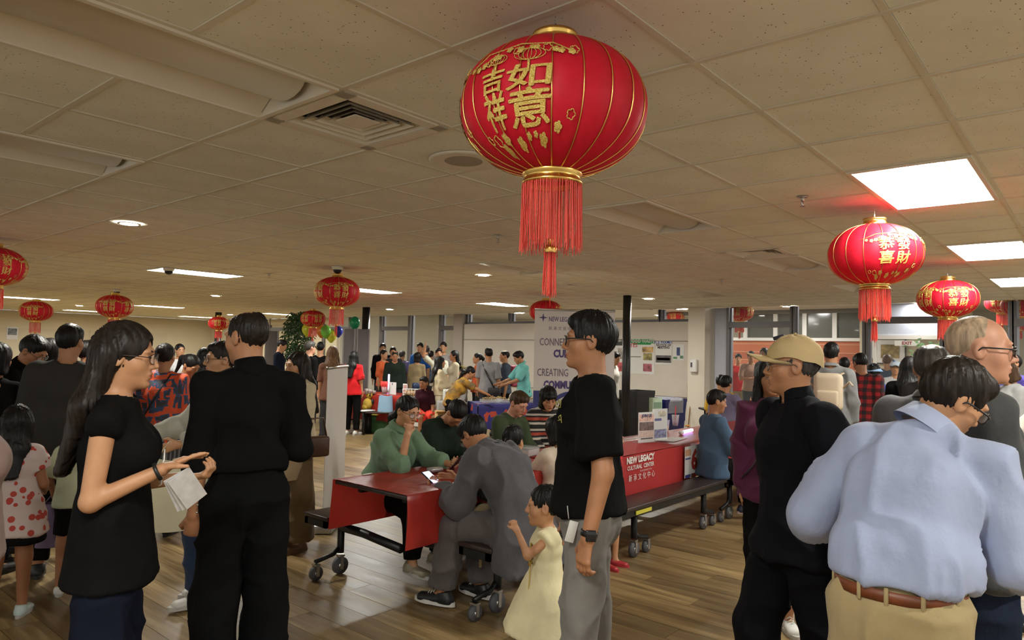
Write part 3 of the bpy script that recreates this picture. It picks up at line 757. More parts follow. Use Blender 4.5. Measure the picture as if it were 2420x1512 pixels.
# ceiling: lay-in tiles on a grid
def tile_mat():
    t = NT('ceiling_tile'); c = t.co(); vo = t.node('ShaderNodeTexVoronoi'); vo.inputs['Scale'].default_value = 42; vo.inputs['Randomness'].default_value = 1.0; t.l.new(t.co((1, 1.6, 1)), vo.inputs['Vector'])
    pick = t.noise(c, 60, 1); n = t.noise(c, 3, 3)
    hole = t.math('MULTIPLY', t.math('LESS_THAN', vo.outputs['Distance'], .14), t.math('GREATER_THAN', pick, .55))
    base = t.ramp(n, [(.3, srgb(238, 235, 218)), (.7, srgb(248, 246, 232))])
    t.set(Base_Color=t.mix(hole, base, srgb(120, 98, 74)), Roughness=.95); t.b.inputs['Specular IOR Level'].default_value = .1
    t.bump(t.noise(c, 90, 2), .2, .003); return t.m
TILE = tile_mat(); TEE = mat('ceiling_tee', srgb(226, 218, 198), .7, var=.06, scale=3)
ceiling = MB().box((XL0, YL0, ZC + .13), (XW + .3, YW, ZC + .2)).build('ceiling', mat('plenum', (.02, .016, .012), .9)); tag(ceiling, kind='structure')
lines_x = [GX0 + k * G for k in range(-11, 21)]; lines_y = [GY0 + k * G for k in range(-8, 46)]
TROFF = []   # (ix, iy, lit): two cells long in x
def cell(x, y): return round((x - GX0) / G - .5), round((y - GY0) / G - .5)
taken = set()
def troffer_at(x0, y0, lit): # x0,y0 = low corner near these values
    i = round((x0 - GX0) / G); j = round((y0 - GY0) / G); TROFF.append((GX0 + i * G, GY0 + j * G, lit)); taken.update({(i, j), (i + 1, j)})
for x0, y0, lit in [(4.1, .49, 1), (7.15, .49, 1), (10.2, .49, 1), (-.56, .49, 1), (-1.1, -2.56, 0), (3.0, -2.56, 0), (4.1, 9.64, 1), (7.3, 9.64, 1), (11.1, 9.64, 1), (0.4, 9.64, 0), (-1.6, 5.4, 0),
                    (3.0, 24.8, 1), (7.5, 24.8, 1), (11.2, 24.8, 1), (4.5, 19.4, 1), (7.5, 19.4, 1), (11.4, 19.4, 1), (1.5, 19.4, 1), (.44, 2.32, 0), (.44, 4.15, 0), (4.25, 2.32, 0), (7.3, 2.32, 0), (10.3, 2.32, 0), (6.2, 5.4, 0), (10.5, 4.6, 0)]: troffer_at(x0, y0, lit)  # the lit row nearest the cream wall is added to brighten it
VENTS = [(1.66, 2.32), (6.5, 2.93 - .61), (8.5, 6.0), (2.3, 11.4), (12.0, 1.7)]
VENTS = [(GX0 + round((x - GX0) / G) * G, GY0 + round((y - GY0) / G) * G) for x, y in VENTS]
for x, y in VENTS: taken.add((round((x - GX0) / G), round((y - GY0) / G)))
tile_me = MB().cbox((0, 0, 0), (G - .026, G - .026, .016)).mesh('ceiling_tile'); tile_me.materials.append(TILE)
cells = [(i, j) for i in range(-11, 20) for j in range(-8, 45) if (i, j) not in taken]
vis = []
for i, j in cells:
    d = inview(GX0 + (i + .5) * G, GY0 + (j + .5) * G, ZC, 250)
    if d is not None: vis.append((d, i, j))
vis = sorted(vis)[:290]; vs = {(i, j) for _, i, j in vis}
for _, i, j in vis:
    o = bpy.data.objects.new('ceiling_tile', tile_me); link(o, ceiling); o.location = (GX0 + (i + .5) * G, GY0 + (j + .5) * G, ZC + .012 + random.uniform(-.001, .003)); o.rotation_euler = (random.uniform(-.004, .004), random.uniform(-.004, .004), 0)
V = []; w = G / 2 - .013
for i, j in cells:
    if (i, j) in vs: continue
    x, y = GX0 + (i + .5) * G, GY0 + (j + .5) * G; V += [(x - w, y + w, ZC + .004), (x + w, y + w, ZC + .004), (x + w, y - w, ZC + .004), (x - w, y - w, ZC + .004)]
me = mesh_np('tile_field', np.array(V), np.arange(len(V)).reshape(-1, 4), False); me.materials.append(TILE); tag(link(bpy.data.objects.new('tile_field', me), ceiling), kind='stuff')
mids = {}
for x, y, lit in TROFF: mids.setdefault(round((x - GX0) / G) + 1, []).append(y)
for k, x in enumerate(lines_x):
    m = MB(); y0 = YL0
    for yy in sorted(mids.get(k - 11, [])): m.box((x - .0115, y0, ZC - .001), (x + .0115, yy, ZC + .02)); y0 = yy + G
    m.box((x - .0115, y0, ZC - .001), (x + .0115, YW, ZC + .02)); m.build('grid_runner', TEE, ceiling)
for y in lines_y: MB().box((XL0, y - .0115, ZC), (XW, y + .0115, ZC + .02)).build('grid_runner', TEE, ceiling)
# light troffers
FR = mat('troffer_white', srgb(232, 224, 206), .45); LIT = {}
def emis(name, c, s):
    if name in MATS: return MATS[name]
    t = NT(name); t.set(Base_Color=(.8, .8, .78), Emission_Color=tuple(c)); t.b.inputs['Emission Strength'].default_value = s; MATS[name] = t.m; return t.m
LENS_ON = emis('lens_lit', COOL, TROFFER_E); LENS_OFF = mat('lens_unlit', srgb(214, 204, 184), .4)
def troffer(lit):
    L, Wd = 2 * G, G; root = empty('ceiling_light'); m = MB()
    for (a, b) in (((.012, .012), (L - .012, .035)), ((.012, Wd - .035), (L - .012, Wd - .012)), ((.012, .035), (.035, Wd - .035)), ((L - .035, .035), (L - .012, Wd - .035))):
        m.box((a[0], a[1], -.006), (b[0], b[1], .012))
    m.build('frame', FR, root)
    for sg in (0, 1):
        m = MB()
        def f(u, v, sg=sg):
            y = .035 + v * .15; y = y if sg == 0 else Wd - y; return (.035 + u * (L - .07), y, .0 + .075 * math.sin(v * math.pi / 2))
        m.grid(f, 1, 8); m.build('reflector', FR, root)
    m = MB(); m.box((.03, .18, .07), (L - .03, Wd - .18, .085)); m.build('backing', FR, root)
    for xx in (.02, L - .032): MB().box((xx, .02, .0), (xx + .012, Wd - .02, .085)).build('end_plate', FR, root)
    m = MB(); n = 8; V = []; F = []
    for x in (.06, L - .06):
        for k in range(n + 1):
            a = math.pi * k / n; V.append((x, Wd / 2 - .125 * math.cos(a), .07 - .062 * math.sin(a)))
    for k in range(n): F.append((k, k + 1, n + 2 + k, n + 1 + k))
    F.append(tuple(range(n + 1))); F.append(tuple(range(2 * n + 1, n, -1)))
    m.add(V, F, True); m.build('lens', LENS_ON if lit else LENS_OFF, root)
    return root
proto = {1: troffer(1), 0: troffer(0)}; used = {1: False, 0: False}
TLAB = {11: 'tiny lit ceiling light added to brighten the cream wall, leftmost of the last row', 12: 'tiny lit ceiling light added to brighten the cream wall, middle of the last row', 13: 'tiny lit ceiling light added to brighten the cream wall, rightmost of the last row', 0: 'lit ceiling troffer nearest on the right with bright lens', 1: 'second lit troffer along the right, beyond the nearest one', 2: 'third lit troffer, far right above the glass front',
        6: 'long lit ceiling light on the left with a dome camera beside it', 7: 'lit ceiling light right beside the red lantern over the beige blouse', 8: 'lit ceiling light just left of the lantern behind the banner',
        14: 'lit ceiling light at far left edge above the row of doors', 15: 'lit ceiling light beside the dark lantern on the far left', 16: 'farthest lit ceiling light above the indoor tree',
        18: 'large unlit ceiling fixture at upper left next to the air vent', 19: 'unlit ceiling fixture at left edge above the cream wall', 20: 'unlit ceiling fixture right of the largest lantern fringe', 21: 'unlit ceiling fixture behind the square vent at right',
        22: 'unlit far ceiling fixture behind the hanging lantern on the right', 23: 'unlit ceiling fixture in the middle of the ceiling', 24: 'small unlit far fixture above the white wall'}
for k, (x, y, lit) in enumerate(TROFF):
    o = proto[lit] if not used[lit] else copy_tree(proto[lit]); used[lit] = True
    o.location = (x, y, ZC - .004); tag(o, TLAB.get(k, 'ceiling troffer outside the picture frame' if k != 9 else 'unlit ceiling troffer beyond the left picture edge'), 'ceiling light', 'ceiling troffers')
# downlights
DOWN = emis('downlight_glow', (1.0, .97, .86), DOWN_E); TRIM = mat('downlight_trim', srgb(225, 216, 196), .4)
dl = empty('downlight'); m = MB(); m.lathe([(.055, .0), (.075, -.004), (.09, -.002), (.092, .004)], 24); m.build('trim', TRIM, dl); m = MB(); m.lathe([(.0, -.004), (.074, -.003)], 16); m.build('lamp', DOWN, dl)
DL = [(2.45, 6.45, 'brightest downlight on the left above the black-haired heads'), (6.96, 6.42, 'downlight left of the black pillar, below the big lantern tassel'), (11.34, 6.36, 'downlight just right of the round black pillar'),
      (7.13, 14.13, 'downlight above the head of the man in black'), (7.15, 21.96, 'small downlight between two far left lanterns'), (11.7, 14.04, 'downlight beside the far black pillar'), (2.5, 14.1, 'downlight on the far left, outside the frame'),
      (11.6, 22.0, 'tiny far downlight over the cream wall corner'), (-2.0, -1.3, 'downlight behind the viewer'), (2.45, -1.3, 'downlight above and right of the viewer'), (6.96, -1.3, 'downlight outside the right frame'), (11.3, -1.3, 'far downlight outside the right frame')]
for k, (x, y, lb) in enumerate(DL):
    o = dl if k == 0 else copy_tree(dl); o.location = (x, y, ZC - .002); tag(o, lb, 'downlight', 'recessed downlights')
# square air diffusers
DARK = mat('vent_dark', (.012, .010, .008), .8)
def diffuser():
    r = empty('air_diffuser'); m = MB(); h = G / 2
    for k in range(4):
        R = Rz(k * math.pi / 2); m.box((-h + .012, -h + .012, -.004), (h - .012, -h + .075, .006), R)
    m.build('frame', FR, r); MB().box((-h + .06, -h + .06, .05), (h - .06, h - .06, .06)).build('duct', DARK, r)
    for k in range(5):
        a = h - .08 - k * .043; m = MB()
        for q in range(4):
            R = Rz(q * math.pi / 2); V = [(-a, -a, -.002 + .004 * k), (a, -a, -.002 + .004 * k), (a - .022, -a + .022, .03), (-a + .022, -a + .022, .03)]; V = V + [(v[0], v[1] + .003, v[2] + .003) for v in V]
            m.add([R @ np.array(v) for v in V], [(0, 1, 2, 3), (7, 6, 5, 4), (0, 4, 5, 1), (2, 6, 7, 3)])
        m.build('louvre', FR, r)
    MB().box((-.07, -.07, .008), (.07, .07, .014)).build('centre_plate', FR, r); return r
pv = diffuser()
VL = ['square louvred air vent beside the large unlit fixture', 'square louvred air vent left of the right-hand lantern', 'far square air vent in the middle of the ceiling', 'far square air vent near the left lanterns', 'far square air vent at right above the glass']
for k, (x, y) in enumerate(VENTS):
    o = pv if k == 0 else copy_tree(pv); o.location = (x + G / 2, y + G / 2, ZC - .002); tag(o, VL[k], 'air vent', 'ceiling air vents')
# ceiling speaker
sp = empty('ceiling_speaker', (2.70, 2.66, ZC - .002), 0, 'round white ceiling speaker left of the big lantern', 'speaker')
m = MB(); m.lathe([(.19, .003), (.188, -.006), (.17, -.009), (.105, -.003)], 32); m.build('rim', FR, sp); m = MB(); m.lathe([(0, -.008), (.06, -.007), (.105, -.003)], 32); m.build('grille', mat('grille', srgb(172, 162, 142), .6, bump=.6, bscale=300), sp)
# sprinklers and cameras
STEEL = mat('steel', (.55, .53, .5), .3, 1.0); BLK = mat('black_plastic', (.012, .012, .013), .4)
def sprinkler():
    r = empty('sprinkler_head'); m = MB(); m.lathe([(0, 0), (.035, -.001), (.03, -.006), (.0, -.008)], 16); m.build('rose', STEEL, r)
    m = MB(); m.cyl((0, 0, 0), (0, 0, -.03), .011, 10); m.tube([(-.012, 0, -.028), (-.014, 0, -.045), (0, 0, -.06), (.014, 0, -.045), (.012, 0, -.028)], .003, 6); m.build('frame', STEEL, r)
    m = MB(); m.lathe([(0, -.06), (.016, -.062), (.018, -.064)], 12); m.build('deflector', STEEL, r); return r
ps = sprinkler()
SPK = [(4.58, 1.47, 'sprinkler head left of the nearest lit troffer'), (4.64, 4.12, 'sprinkler head right of the big lantern tassel'), (5.3, 9.0, 'sprinkler head above the left lit ceiling light'), (8.9, 3.9, 'small sprinkler head above the white wall'), (8.0, 12.5, 'far sprinkler head over the food table'), (3.2, 13.6, 'far left sprinkler head beside the domed camera lantern')]
for k, (x, y, lb) in enumerate(SPK):
    o = ps if k == 0 else copy_tree(ps); o.location = (x, y, ZC); tag(o, lb, 'sprinkler', 'ceiling sprinklers')
def dome():
    r = empty('dome_camera'); m = MB(); m.lathe([(0, 0), (.075, 0), (.072, -.03), (.06, -.045)], 20); m.build('base', FR, r); m = MB(); m.ball((0, 0, -.045), (.055, .055, .05), 16); m.build('dome', mat('smoked_dome', (.01, .01, .012), .08), r); return r
pd = dome()
for k, (x, y, lb) in enumerate([(5.3, 7.4, 'dome camera hanging above the middle left lantern'), (4.2, 9.66, 'dome camera at the end of the left lit ceiling light'), (5.35, 14.5, 'dome camera above the dark far left lantern')]):
    o = pd if k == 0 else copy_tree(pd); o.location = (x, y, ZC); tag(o, lb, 'security camera', 'dome cameras')
# ---------------------------------------------------------------- walls
CREAM = mat('cream_paint', srgb(222, 208, 176), .7, var=.03, scale=2); WHITEP = mat('white_paint', srgb(214, 206, 194), .7, var=.03, scale=2)
wl = MB().box((XL0, YW, 0), (XW, YW + .15, ZC)).build('wall_left', CREAM); tag(wl, kind='structure')
YB = 19.6   # the solid part of the far front, left of the glass
wb = MB().box((XW, YB, 0), (XW + .15, YW, ZC)).build('wall_back', CREAM); tag(wb, kind='structure')
PANEL = mat('door_panel', srgb(214, 200, 170), .6); LINE = mat('panel_gap', srgb(120, 108, 86), .8)
for k in range(11):
    x = 2.2 + k * .92; m = MB().box((x, YW - .02, .02), (x + .90, YW, 2.05)); m.build('wall_panel', PANEL, wl)
MB().box((XL0, YW - .05, 2.42), (XW, YW, ZC)).build('soffit', CREAM, wl)
MB().box((XW - .05, YB, 2.42), (XW, YW, ZC)).build('soffit', CREAM, wb)
# soffit band across the ceiling, where the lay-in grid steps down near the left wall
pn = empty('notice', at_y(29, 787, YW - .03), 0, 'small black and white photo notice on the cream wall', 'notice')
MB().cbox((0, 0, 0), (.33, .008, .42)).build('sheet', mat('paper', (.75, .74, .72), .7), pn); MB().cbox((0, -.006, .05), (.26, .004, .22)).build('photo', mat('photo_grey', (.18, .19, .21), .6, var=.6, scale=14), pn)
# round black pillars
PIL = mat('pillar_black', (.013, .014, .016), .35)
for k, (x, y, lb) in enumerate([(10.6, 6.36, 'round black pillar in front of the white wall with posters'), (10.9, 13.97, 'round black pillar beside the grey partition'), (10.7, 21.0, 'far black pillar behind the man in black')]):
    p = empty('pillar', (x, y, 0), 0, lb, 'pillar', 'round black pillars')
    m = MB(); m.cyl((0, 0, 0), (0, 0, ZC), .072 if k == 0 else .095, 24); m.build('shaft', PIL, p); m = MB(); m.cyl((0, 0, 0), (0, 0, .02), .12, 24); m.build('base_plate', PIL, p)
# glass front
ALU = mat('aluminium_grey', srgb(112, 110, 112), .45, .3); ALUB = mat('aluminium_light', srgb(168, 172, 182), .4, .3); GLASS = NT('window_glass')
GLASS.set(Base_Color=(.8, .9, .95), Roughness=.03, Alpha=.035); GLASS = GLASS.m
def ypx(px): return at_x(px, 800, XW)[1]
YC0, YC1 = ypx(1104), ypx(1650)          # white wall section
wpart = MB().box((XW - .14, YC1, 0), (XW, YC0, 2.36)).build('wall_white', WHITEP); tag(wpart, kind='structure')
MB().box((XW - .155, YC1, .72), (XW - .14, YC0, .735)).build('rail_joint', mat('joint_grey', srgb(150, 142, 130), .7), wpart)
MB().box((XW - .16, YC1, 1.93), (XW - .14, YC0, 1.945)).build('rail_joint', mat('joint_grey', srgb(150, 142, 130), .7), wpart)
colm = MB().box((XW - .5, ypx(1690), 0), (XW - .02, ypx(1651), ZC)).build('wall_column', mat('white_paint_col', srgb(222, 214, 200), .7)); tag(colm, kind='structure')
colm2 = MB().box((XW - .2, ypx(1104) , 0), (XW - .02, ypx(1083), ZC)).build('wall_pier', mat('pier_grey', srgb(176, 166, 156), .7)); tag(colm2, kind='structure')
blu = MB().box((XW - .03, ypx(1718), 0), (XW, ypx(1690), ZC)).build('wall_return', mat('return_white', srgb(196, 200, 214), .6)); tag(blu, kind='structure')
def window(n, px0, px1, transom, z0=0.08, z1=ZC, bars=()):
    a, b = ypx(px1), ypx(px0); r = empty('window_%d' % n, (XW, 0, 0), kind='structure'); w = .055
    for y in (a, b): MB().box((-.06, y - w / 2, 0), (.06, y + w / 2, z1)).build('mullion', ALU, r); MB().box((.03, y - w / 2 - .03, 0), (.10, y + w / 2 + .03, z1)).build('mullion_cover', ALUB, r)
    for z in ([z0] + list(transom)): MB().box((-.055, a + w / 2, z - .06), (.055, b - w / 2, z + .06)).build('transom', ALU, r)
    zs = [z0 + .06] + [q for t in transom for q in (t - .06, t + .06)] + [z1]
    for k in range(0, len(zs), 2): MB().box((-.004, a + w / 2, zs[k]), (.004, b - w / 2, zs[k + 1])).build('pane', GLASS, r)
ZT = at_x(935, 776, XW)[2]; ZT2 = at_x(1790, 767, XW)[2]
window(1, 830, 900, []); window(2, 903, 968, [ZT]); window(3, 971, 1041, []); window(4, 1044, 1082, [ZT])
window(5, 1106, 1205, [], z0=2.36); window(6, 1208, 1362, [], z0=2.36); window(7, 1365, 1560, [], z0=2.36); window(8, 1563, 1648, [], z0=2.36)
window(9, 1722, 1872, [ZT2]); window(10, 1877, 2044, []); window(11, 2050, 2228, [ZT2 + .06]); window(12, 2234, 2392, []); window(13, 2398, 2560, [ZT2])
window(14, 640, 765, [ZT]); window(15, 768, 827, [ZT])
# ---------------------------------------------------------------- hall behind the glass
XH = 23.5; ZH = 3.05
hf = MB().box((XW + .1, -6, -.12), (XH, YB + 1.5, 0)).build('floor_hall', mat('hall_tile', srgb(150, 138, 118), .35, var=.08, scale=1.2)); tag(hf, kind='structure')
hc_ = MB().box((XW + .1, -6, ZH), (XH, YB + 1.5, ZH + .1)).build('ceiling_hall', mat('hall_ceiling', srgb(200, 194, 180), .8)); tag(hc_, kind='structure')
hb = MB().box((XH, -6, 0), (XH + .15, YB + 1.5, ZH)).build('wall_hall', mat('hall_wall', srgb(206, 200, 180), .7)); tag(hb, kind='structure')
hs_ = MB().box((XW + .1, -6.2, 0), (XH, -6, ZH)).build('wall_hall_end', mat('hall_wall', srgb(206, 200, 180), .7)); tag(hs_, kind='structure')
hs2 = MB().box((XW + .1, YB + 1.5, 0), (XH, YB + 1.65, ZH)).build('wall_hall_side', mat('hall_wall', srgb(206, 200, 180), .7)); tag(hs2, kind='structure')
XB = 21.0
def brick_mat():
    t = NT('brick_wall'); b = t.node('ShaderNodeTexBrick'); b.inputs['Scale'].default_value = 1.0; b.inputs['Brick Width'].default_value = .24; b.inputs['Row Height'].default_value = .08; b.inputs['Mortar Size'].default_value = .008
    b.inputs['Color1'].default_value = srgb(172, 98, 66) + (1,); b.inputs['Color2'].default_value = srgb(150, 80, 54) + (1,); b.inputs['Mortar'].default_value = srgb(186, 150, 120) + (1,)
    mp = t.co((1, 1, 1), (rad(90), 0, rad(90))); t.l.new(mp, b.inputs['Vector']); t.set(Base_Color=b.outputs[0], Roughness=.85); return t.m
yb0, yb1 = at_x(2042, 800, XB)[1], at_x(1560, 800, XB)[1]; zb = at_x(1950, 806, XB)[2]; zb2 = at_x(1950, 740, XB)[2]
bk = MB().box((XB, yb0, 0), (XB + .2, yb1, zb)).build('wall_brick', brick_mat()); tag(bk, kind='structure')
WF = mat('white_frame', srgb(214, 212, 206), .5); HG = mat('clerestory_glass', srgb(88, 90, 82), .12, spec=.8)
cw = empty('window_16', (XB, 0, 0), kind='structure'); MB().box((-.05, yb0, zb), (.15, yb1, zb + .09)).build('sill', WF, cw); MB().box((-.03, yb0, zb2), (.15, yb1, ZH)).build('header', mat('header_grey', srgb(120, 116, 108), .7), cw)
for px in (1762, 1833, 1902, 1973, 2038): y = at_x(px, 780, XB)[1]; MB().box((-.04, y - .06, zb + .09), (.12, y + .06, zb2)).build('mullion', WF, cw)
ys = [at_x(px, 780, XB)[1] for px in (1762, 1833, 1902, 1973, 2038)]
for a, b in zip(ys[1:], ys[:-1]): MB().box((.03, a + .06, zb + .09), (.05, b - .06, zb2)).build('pane', HG, cw)
# doorway with a framed picture
XD = 19.6; yd0, yd1 = at_x(2245, 800, XD)[1], at_x(2052, 800, XD)[1]
ZD = at_x(2150, 792, XD)[2]
dw = empty('door_1', (XD, 0, 0), kind='structure'); pf = at_x(2066, 800, XD)[1]; pg = at_x(2228, 800, XD)[1]
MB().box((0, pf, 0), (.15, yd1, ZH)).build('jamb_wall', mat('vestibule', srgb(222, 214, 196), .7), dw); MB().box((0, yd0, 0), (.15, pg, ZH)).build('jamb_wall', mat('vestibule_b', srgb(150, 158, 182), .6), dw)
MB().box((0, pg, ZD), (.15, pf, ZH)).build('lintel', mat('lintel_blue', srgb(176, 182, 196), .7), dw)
for y in (pf, pg): MB().box((-.04, y - .05, 0), (.05, y + .05, ZD)).build('door_frame', WF, dw)
MB().box((-.04, pg, ZD - .1), (.05, pf, ZD)).build('door_frame', WF, dw)
ex = MB().cbox((-.05, (pf + pg) / 2, ZD - .2), (.03, .55, .13)); ex.build('sign_plate', WF, dw); ex = MB(); put_text(ex, 'EXIT', .11, (-.068, (pf + pg) / 2, ZD - .2), (0, -1, 0), (0, 0, 1), .004); ex.build('sign_letters', mat('exit_red', (.25, .02, .02), .5), dw)
XP = 20.8; vw = MB().box((XP, yd0 - .3, 0), (XP + .1, yd1 + .5, ZH)).build('wall_vestibule', mat('vestibule_in', srgb(196, 184, 156), .7)); tag(vw, kind='structure')
pc = at_x(2103, 830, XP - .03); pt = empty('framed_picture', pc, 0, 'framed picture in the doorway behind the white hats', 'picture'); m = MB()
for s in (-1, 1): m.cbox((0, s * .37, 0), (.03, .03, .68)); m.cbox((0, 0, s * .325), (.03, .77, .03))
m.build('frame', mat('frame_dark', (.02, .015, .012), .4), pt); MB().cbox((.008, 0, 0), (.01, .72, .63)).build('mat_board', mat('paper', (.75, .74, .72), .7), pt); MB().cbox((-.002, 0, 0), (.01, .44, .36)).build('print', mat('print_olive', srgb(150, 130, 80), .7, var=.5, scale=9), pt)
# hall lamps
HL = emis('hall_lamp', (1.0, .97, .92), HALL_E)
k = 0
HLX = [(16.2, 2.2), (16.2, 4.8), (16.2, 8), (16.2, 11.2), (16.2, 14.5), (16.2, 17.6), (19.5, -1.0), (19.5, 3.4), (19.5, 6.6), (19.5, 9.8), (19.5, 13), (19.5, 16.2), (22.3, 12), (22.3, 15.6), (17.8, -3.2), (17.8, .6)]
for x, y in HLX:
    r = empty('hall_downlight', (x, y, ZH - .003), 0, 'bright round lamp in the ceiling of the hall behind the glass', 'downlight', 'hall ceiling lamps')
    m = MB(); m.lathe([(0, -.012), (.17, -.010)], 12); m.build('lamp', HL, r); m = MB(); m.lathe([(.17, -.012), (.2, -.01), (.205, 0)], 20); m.build('trim', TRIM, r)
# ---------------------------------------------------------------- lanterns
def red_mat():
    t = NT('lantern_red'); f = t.noise(t.co(), 40, 2)
    c = t.ramp(f, [(.3, (.66, .010, .030)), (.7, (.74, .014, .040))]); t.set(Base_Color=c, Roughness=.55); t.b.inputs['Specular IOR Level'].default_value = .3
    tr = t.node('ShaderNodeBsdfTranslucent'); tr.inputs[0].default_value = (.8, .02, .02, 1); mx = t.node('ShaderNodeMixShader'); mx.inputs[0].default_value = .22
    out = [n for n in t.n if n.type == 'OUTPUT_MATERIAL'][0]; t.l.new(t.b.outputs[0], mx.inputs[1]); t.l.new(tr.outputs[0], mx.inputs[2]); t.l.new(mx.outputs[0], out.inputs[0]); return t.m
LRED = red_mat(); GOLD = mat('gold_foil', (.86, .56, .16), .28, 1.0); GLIT = NT('gold_glitter')
_v = GLIT.node('ShaderNodeTexVoronoi'); _v.inputs['Scale'].default_value = 420; GLIT.l.new(GLIT.co(), _v.inputs['Vector'])
GLIT.set(Base_Color=GLIT.ramp(_v.outputs['Color'], [(.2, (.62, .40, .06)), (.8, (.98, .76, .24))]), Roughness=.35, Metallic=.3); GLIT.bump(_v.outputs['Distance'], .6, .004); GLIT = GLIT.m
FRINGE = mat('fringe_red', (.80, .055, .03), .42, spec=.6)
def lprof(z, R, h, r0, r1):
    "shade radius at height z in [-h, h]"
    u = min(1, abs(z) / (h * 1.045)); r = R * (1 - u ** 2.25) ** .5
    return max(r, r0 if z > 0 else r1)
def lantern(R=.29, h=.212, nr=20, strands=170, text=None, az=(0,), detail=2):
    root = empty('red_lantern'); r0, r1 = R * .25, R * .31
    nz = 26 if detail else 14; per = 6 if detail else 3; n = nr * per; V = []; F = []
    zs = [-h * math.cos(math.pi * k / nz) for k in range(nz + 1)]
    for z in zs:
        r = lprof(z, R, h, r0, r1)
        for k in range(n):
            a = 2 * math.pi * k / n; lobe = abs(math.sin(a * nr / 2)) ; rr = r * (1 - .022 + .022 * lobe); V.append((rr * math.cos(a), rr * math.sin(a), z))
    for i in range(nz):
        for k in range(n): F.append((i * n + k, i * n + (k + 1) % n, (i + 1) * n + (k + 1) % n, (i + 1) * n + k))
    MB().add(V, F, True).build('shade', LRED, root)
    if detail:
        m = MB(); m.tube([((lprof(z, R, h, r0, r1)) * .985 + .001, 0, z) for z in zs], .0021 if detail > 1 else .003, 5); me = m.mesh('rib'); me.materials.append(GOLD)
        for k in range(nr): o = link(bpy.data.objects.new('rib', me), root); o.rotation_euler = (0, 0, 2 * math.pi * k / nr)
    m = MB(); k = R / .29
    m.lathe([(r0 * .75, h + .045 * k), (r0 * .98, h + .045 * k), (r0 * 1.0, h + .036 * k), (r0 * .93, h + .03 * k), (r0 * .95, h + .02 * k), (r0 * 1.02, h + .012 * k), (r0 * 1.04, h - .004), (r0 * 1.0, h - .012)], 32); m.build('top_cap', GOLD, root)
    m = MB(); m.lathe([(r1 * .95, -h + .012), (r1 * 1.03, -h + .004), (r1 * 1.05, -h - .006 * k), (r1 * .97, -h - .012 * k), (r1 * .98, -h - .022 * k), (r1 * 1.06, -h - .028 * k), (r1 * 1.06, -h - .036 * k), (r1 * .9, -h - .038 * k)], 32); m.build('collar', GOLD, root)
    m = MB(); L = .205 * k; rng = random.Random(4)
    for q in range(strands):
        a = 2 * math.pi * q / strands + rng.uniform(-.01, .01); rr = r1 * rng.uniform(.93, 1.05); l = L * rng.uniform(.88, 1.06); sway = rng.uniform(-.004, .004); z0 = -h - .034 * k
        m.tube([(rr * math.cos(a), rr * math.sin(a), z0), ((rr + sway) * math.cos(a + sway), (rr + sway) * math.sin(a + sway), z0 - l * .5), ((rr + sway * 2) * math.cos(a + .02 * rng.uniform(-1, 1)), (rr + sway * 2) * math.sin(a), z0 - l)], .00125 * k * (170 / strands) ** .6, 4, False)
    tag(m.build('fringe', FRINGE, root), kind='stuff')
    zt = -h - .034 * k - L * .93; m = MB(); m.ball((0, 0, zt + .015 * k), .012 * k, 12); m.lathe([(0, zt + .004), (.018 * k, zt), (.021 * k, zt - .012 * k), (.018 * k, zt - .022 * k)], 16); m.build('bead', GOLD, root)
    m = MB(); m.tube([(0, 0, -h), (0, 0, zt)], .0016 * k, 5)
    for q in range(max(10, strands // 5)):
        a = rng.uniform(0, 6.28); rr = rng.uniform(.003, .02) * k; l = .135 * k * rng.uniform(.85, 1.05); m.tube([(rr * math.cos(a), rr * math.sin(a), zt - .02 * k), (rr * 1.3 * math.cos(a), rr * 1.3 * math.sin(a), zt - .02 * k - l)], .0014 * k * (170 / strands) ** .6, 4, False)
    m.tube([(0, 0, zt), (.002, 0, zt - .19 * k)], .0012 * k, 4); tag(m.build('tassel', FRINGE, root), kind='stuff')
    m = MB(); z = h + .04 * k; m.tube([(-.012, 0, z - .02), (-.006, 0, z + .03), (.002, 0, z + .045), (.01, 0, z + .02), (.012, 0, z - .02)], .0016, 5); m.tube([(.002, 0, z + .04), (-.003, 0, z + .052)], .0012, 5); m.build('hook', STEEL, root)
    if text:
        def on(phi, z, off): r = lprof(z, R, h, r0, r1) + off; return np.array([r * math.cos(phi), r * math.sin(phi), z])
        for ai, a0 in enumerate(az):
            P = MB(); a0 = a0
            wrap = lambda x, y, off=.0034: on(a0 + x / R, y, off)     # x to the right seen from outside = +phi
            cs = R * .355
            big = text[0] == '吉'
            for ch, (x, y, cw, chh) in zip(text, ((-.27, .01, .27, .23), (.12, .01, .43, .23), (-.27, -.27, .26, .32), (.12, -.27, .43, .32)) if big else ((-.18, .12, .30, .27), (.18, .12, .30, .27), (-.18, -.18, .30, .27), (.18, -.18, .30, .27))):
                V, F = text_mesh(ch, cs, 0.0); V, F = subdiv(V, F, cs * .16); A = np.array(V); mn, mxx = A.min(0), A.max(0); A = (A - (mn + mxx) / 2) / np.maximum(mxx - mn, 1e-6)
                for qi, (ox, oy) in enumerate(((0, 0), (.02, 0), (-.02, 0), (0, .02), (0, -.02), (.014, .014), (-.014, -.014))[:7 if detail > 1 else 3]): P.add([wrap((x + (v[0] + ox) * cw + v[1] * .02) * R, (y + (v[1] + oy) * chh + v[0] * .05 * cw) * R, .0034 + .00012 * qi) for v in A], F)
            P.build('gold_character', GLIT, root)
            fl = MB()
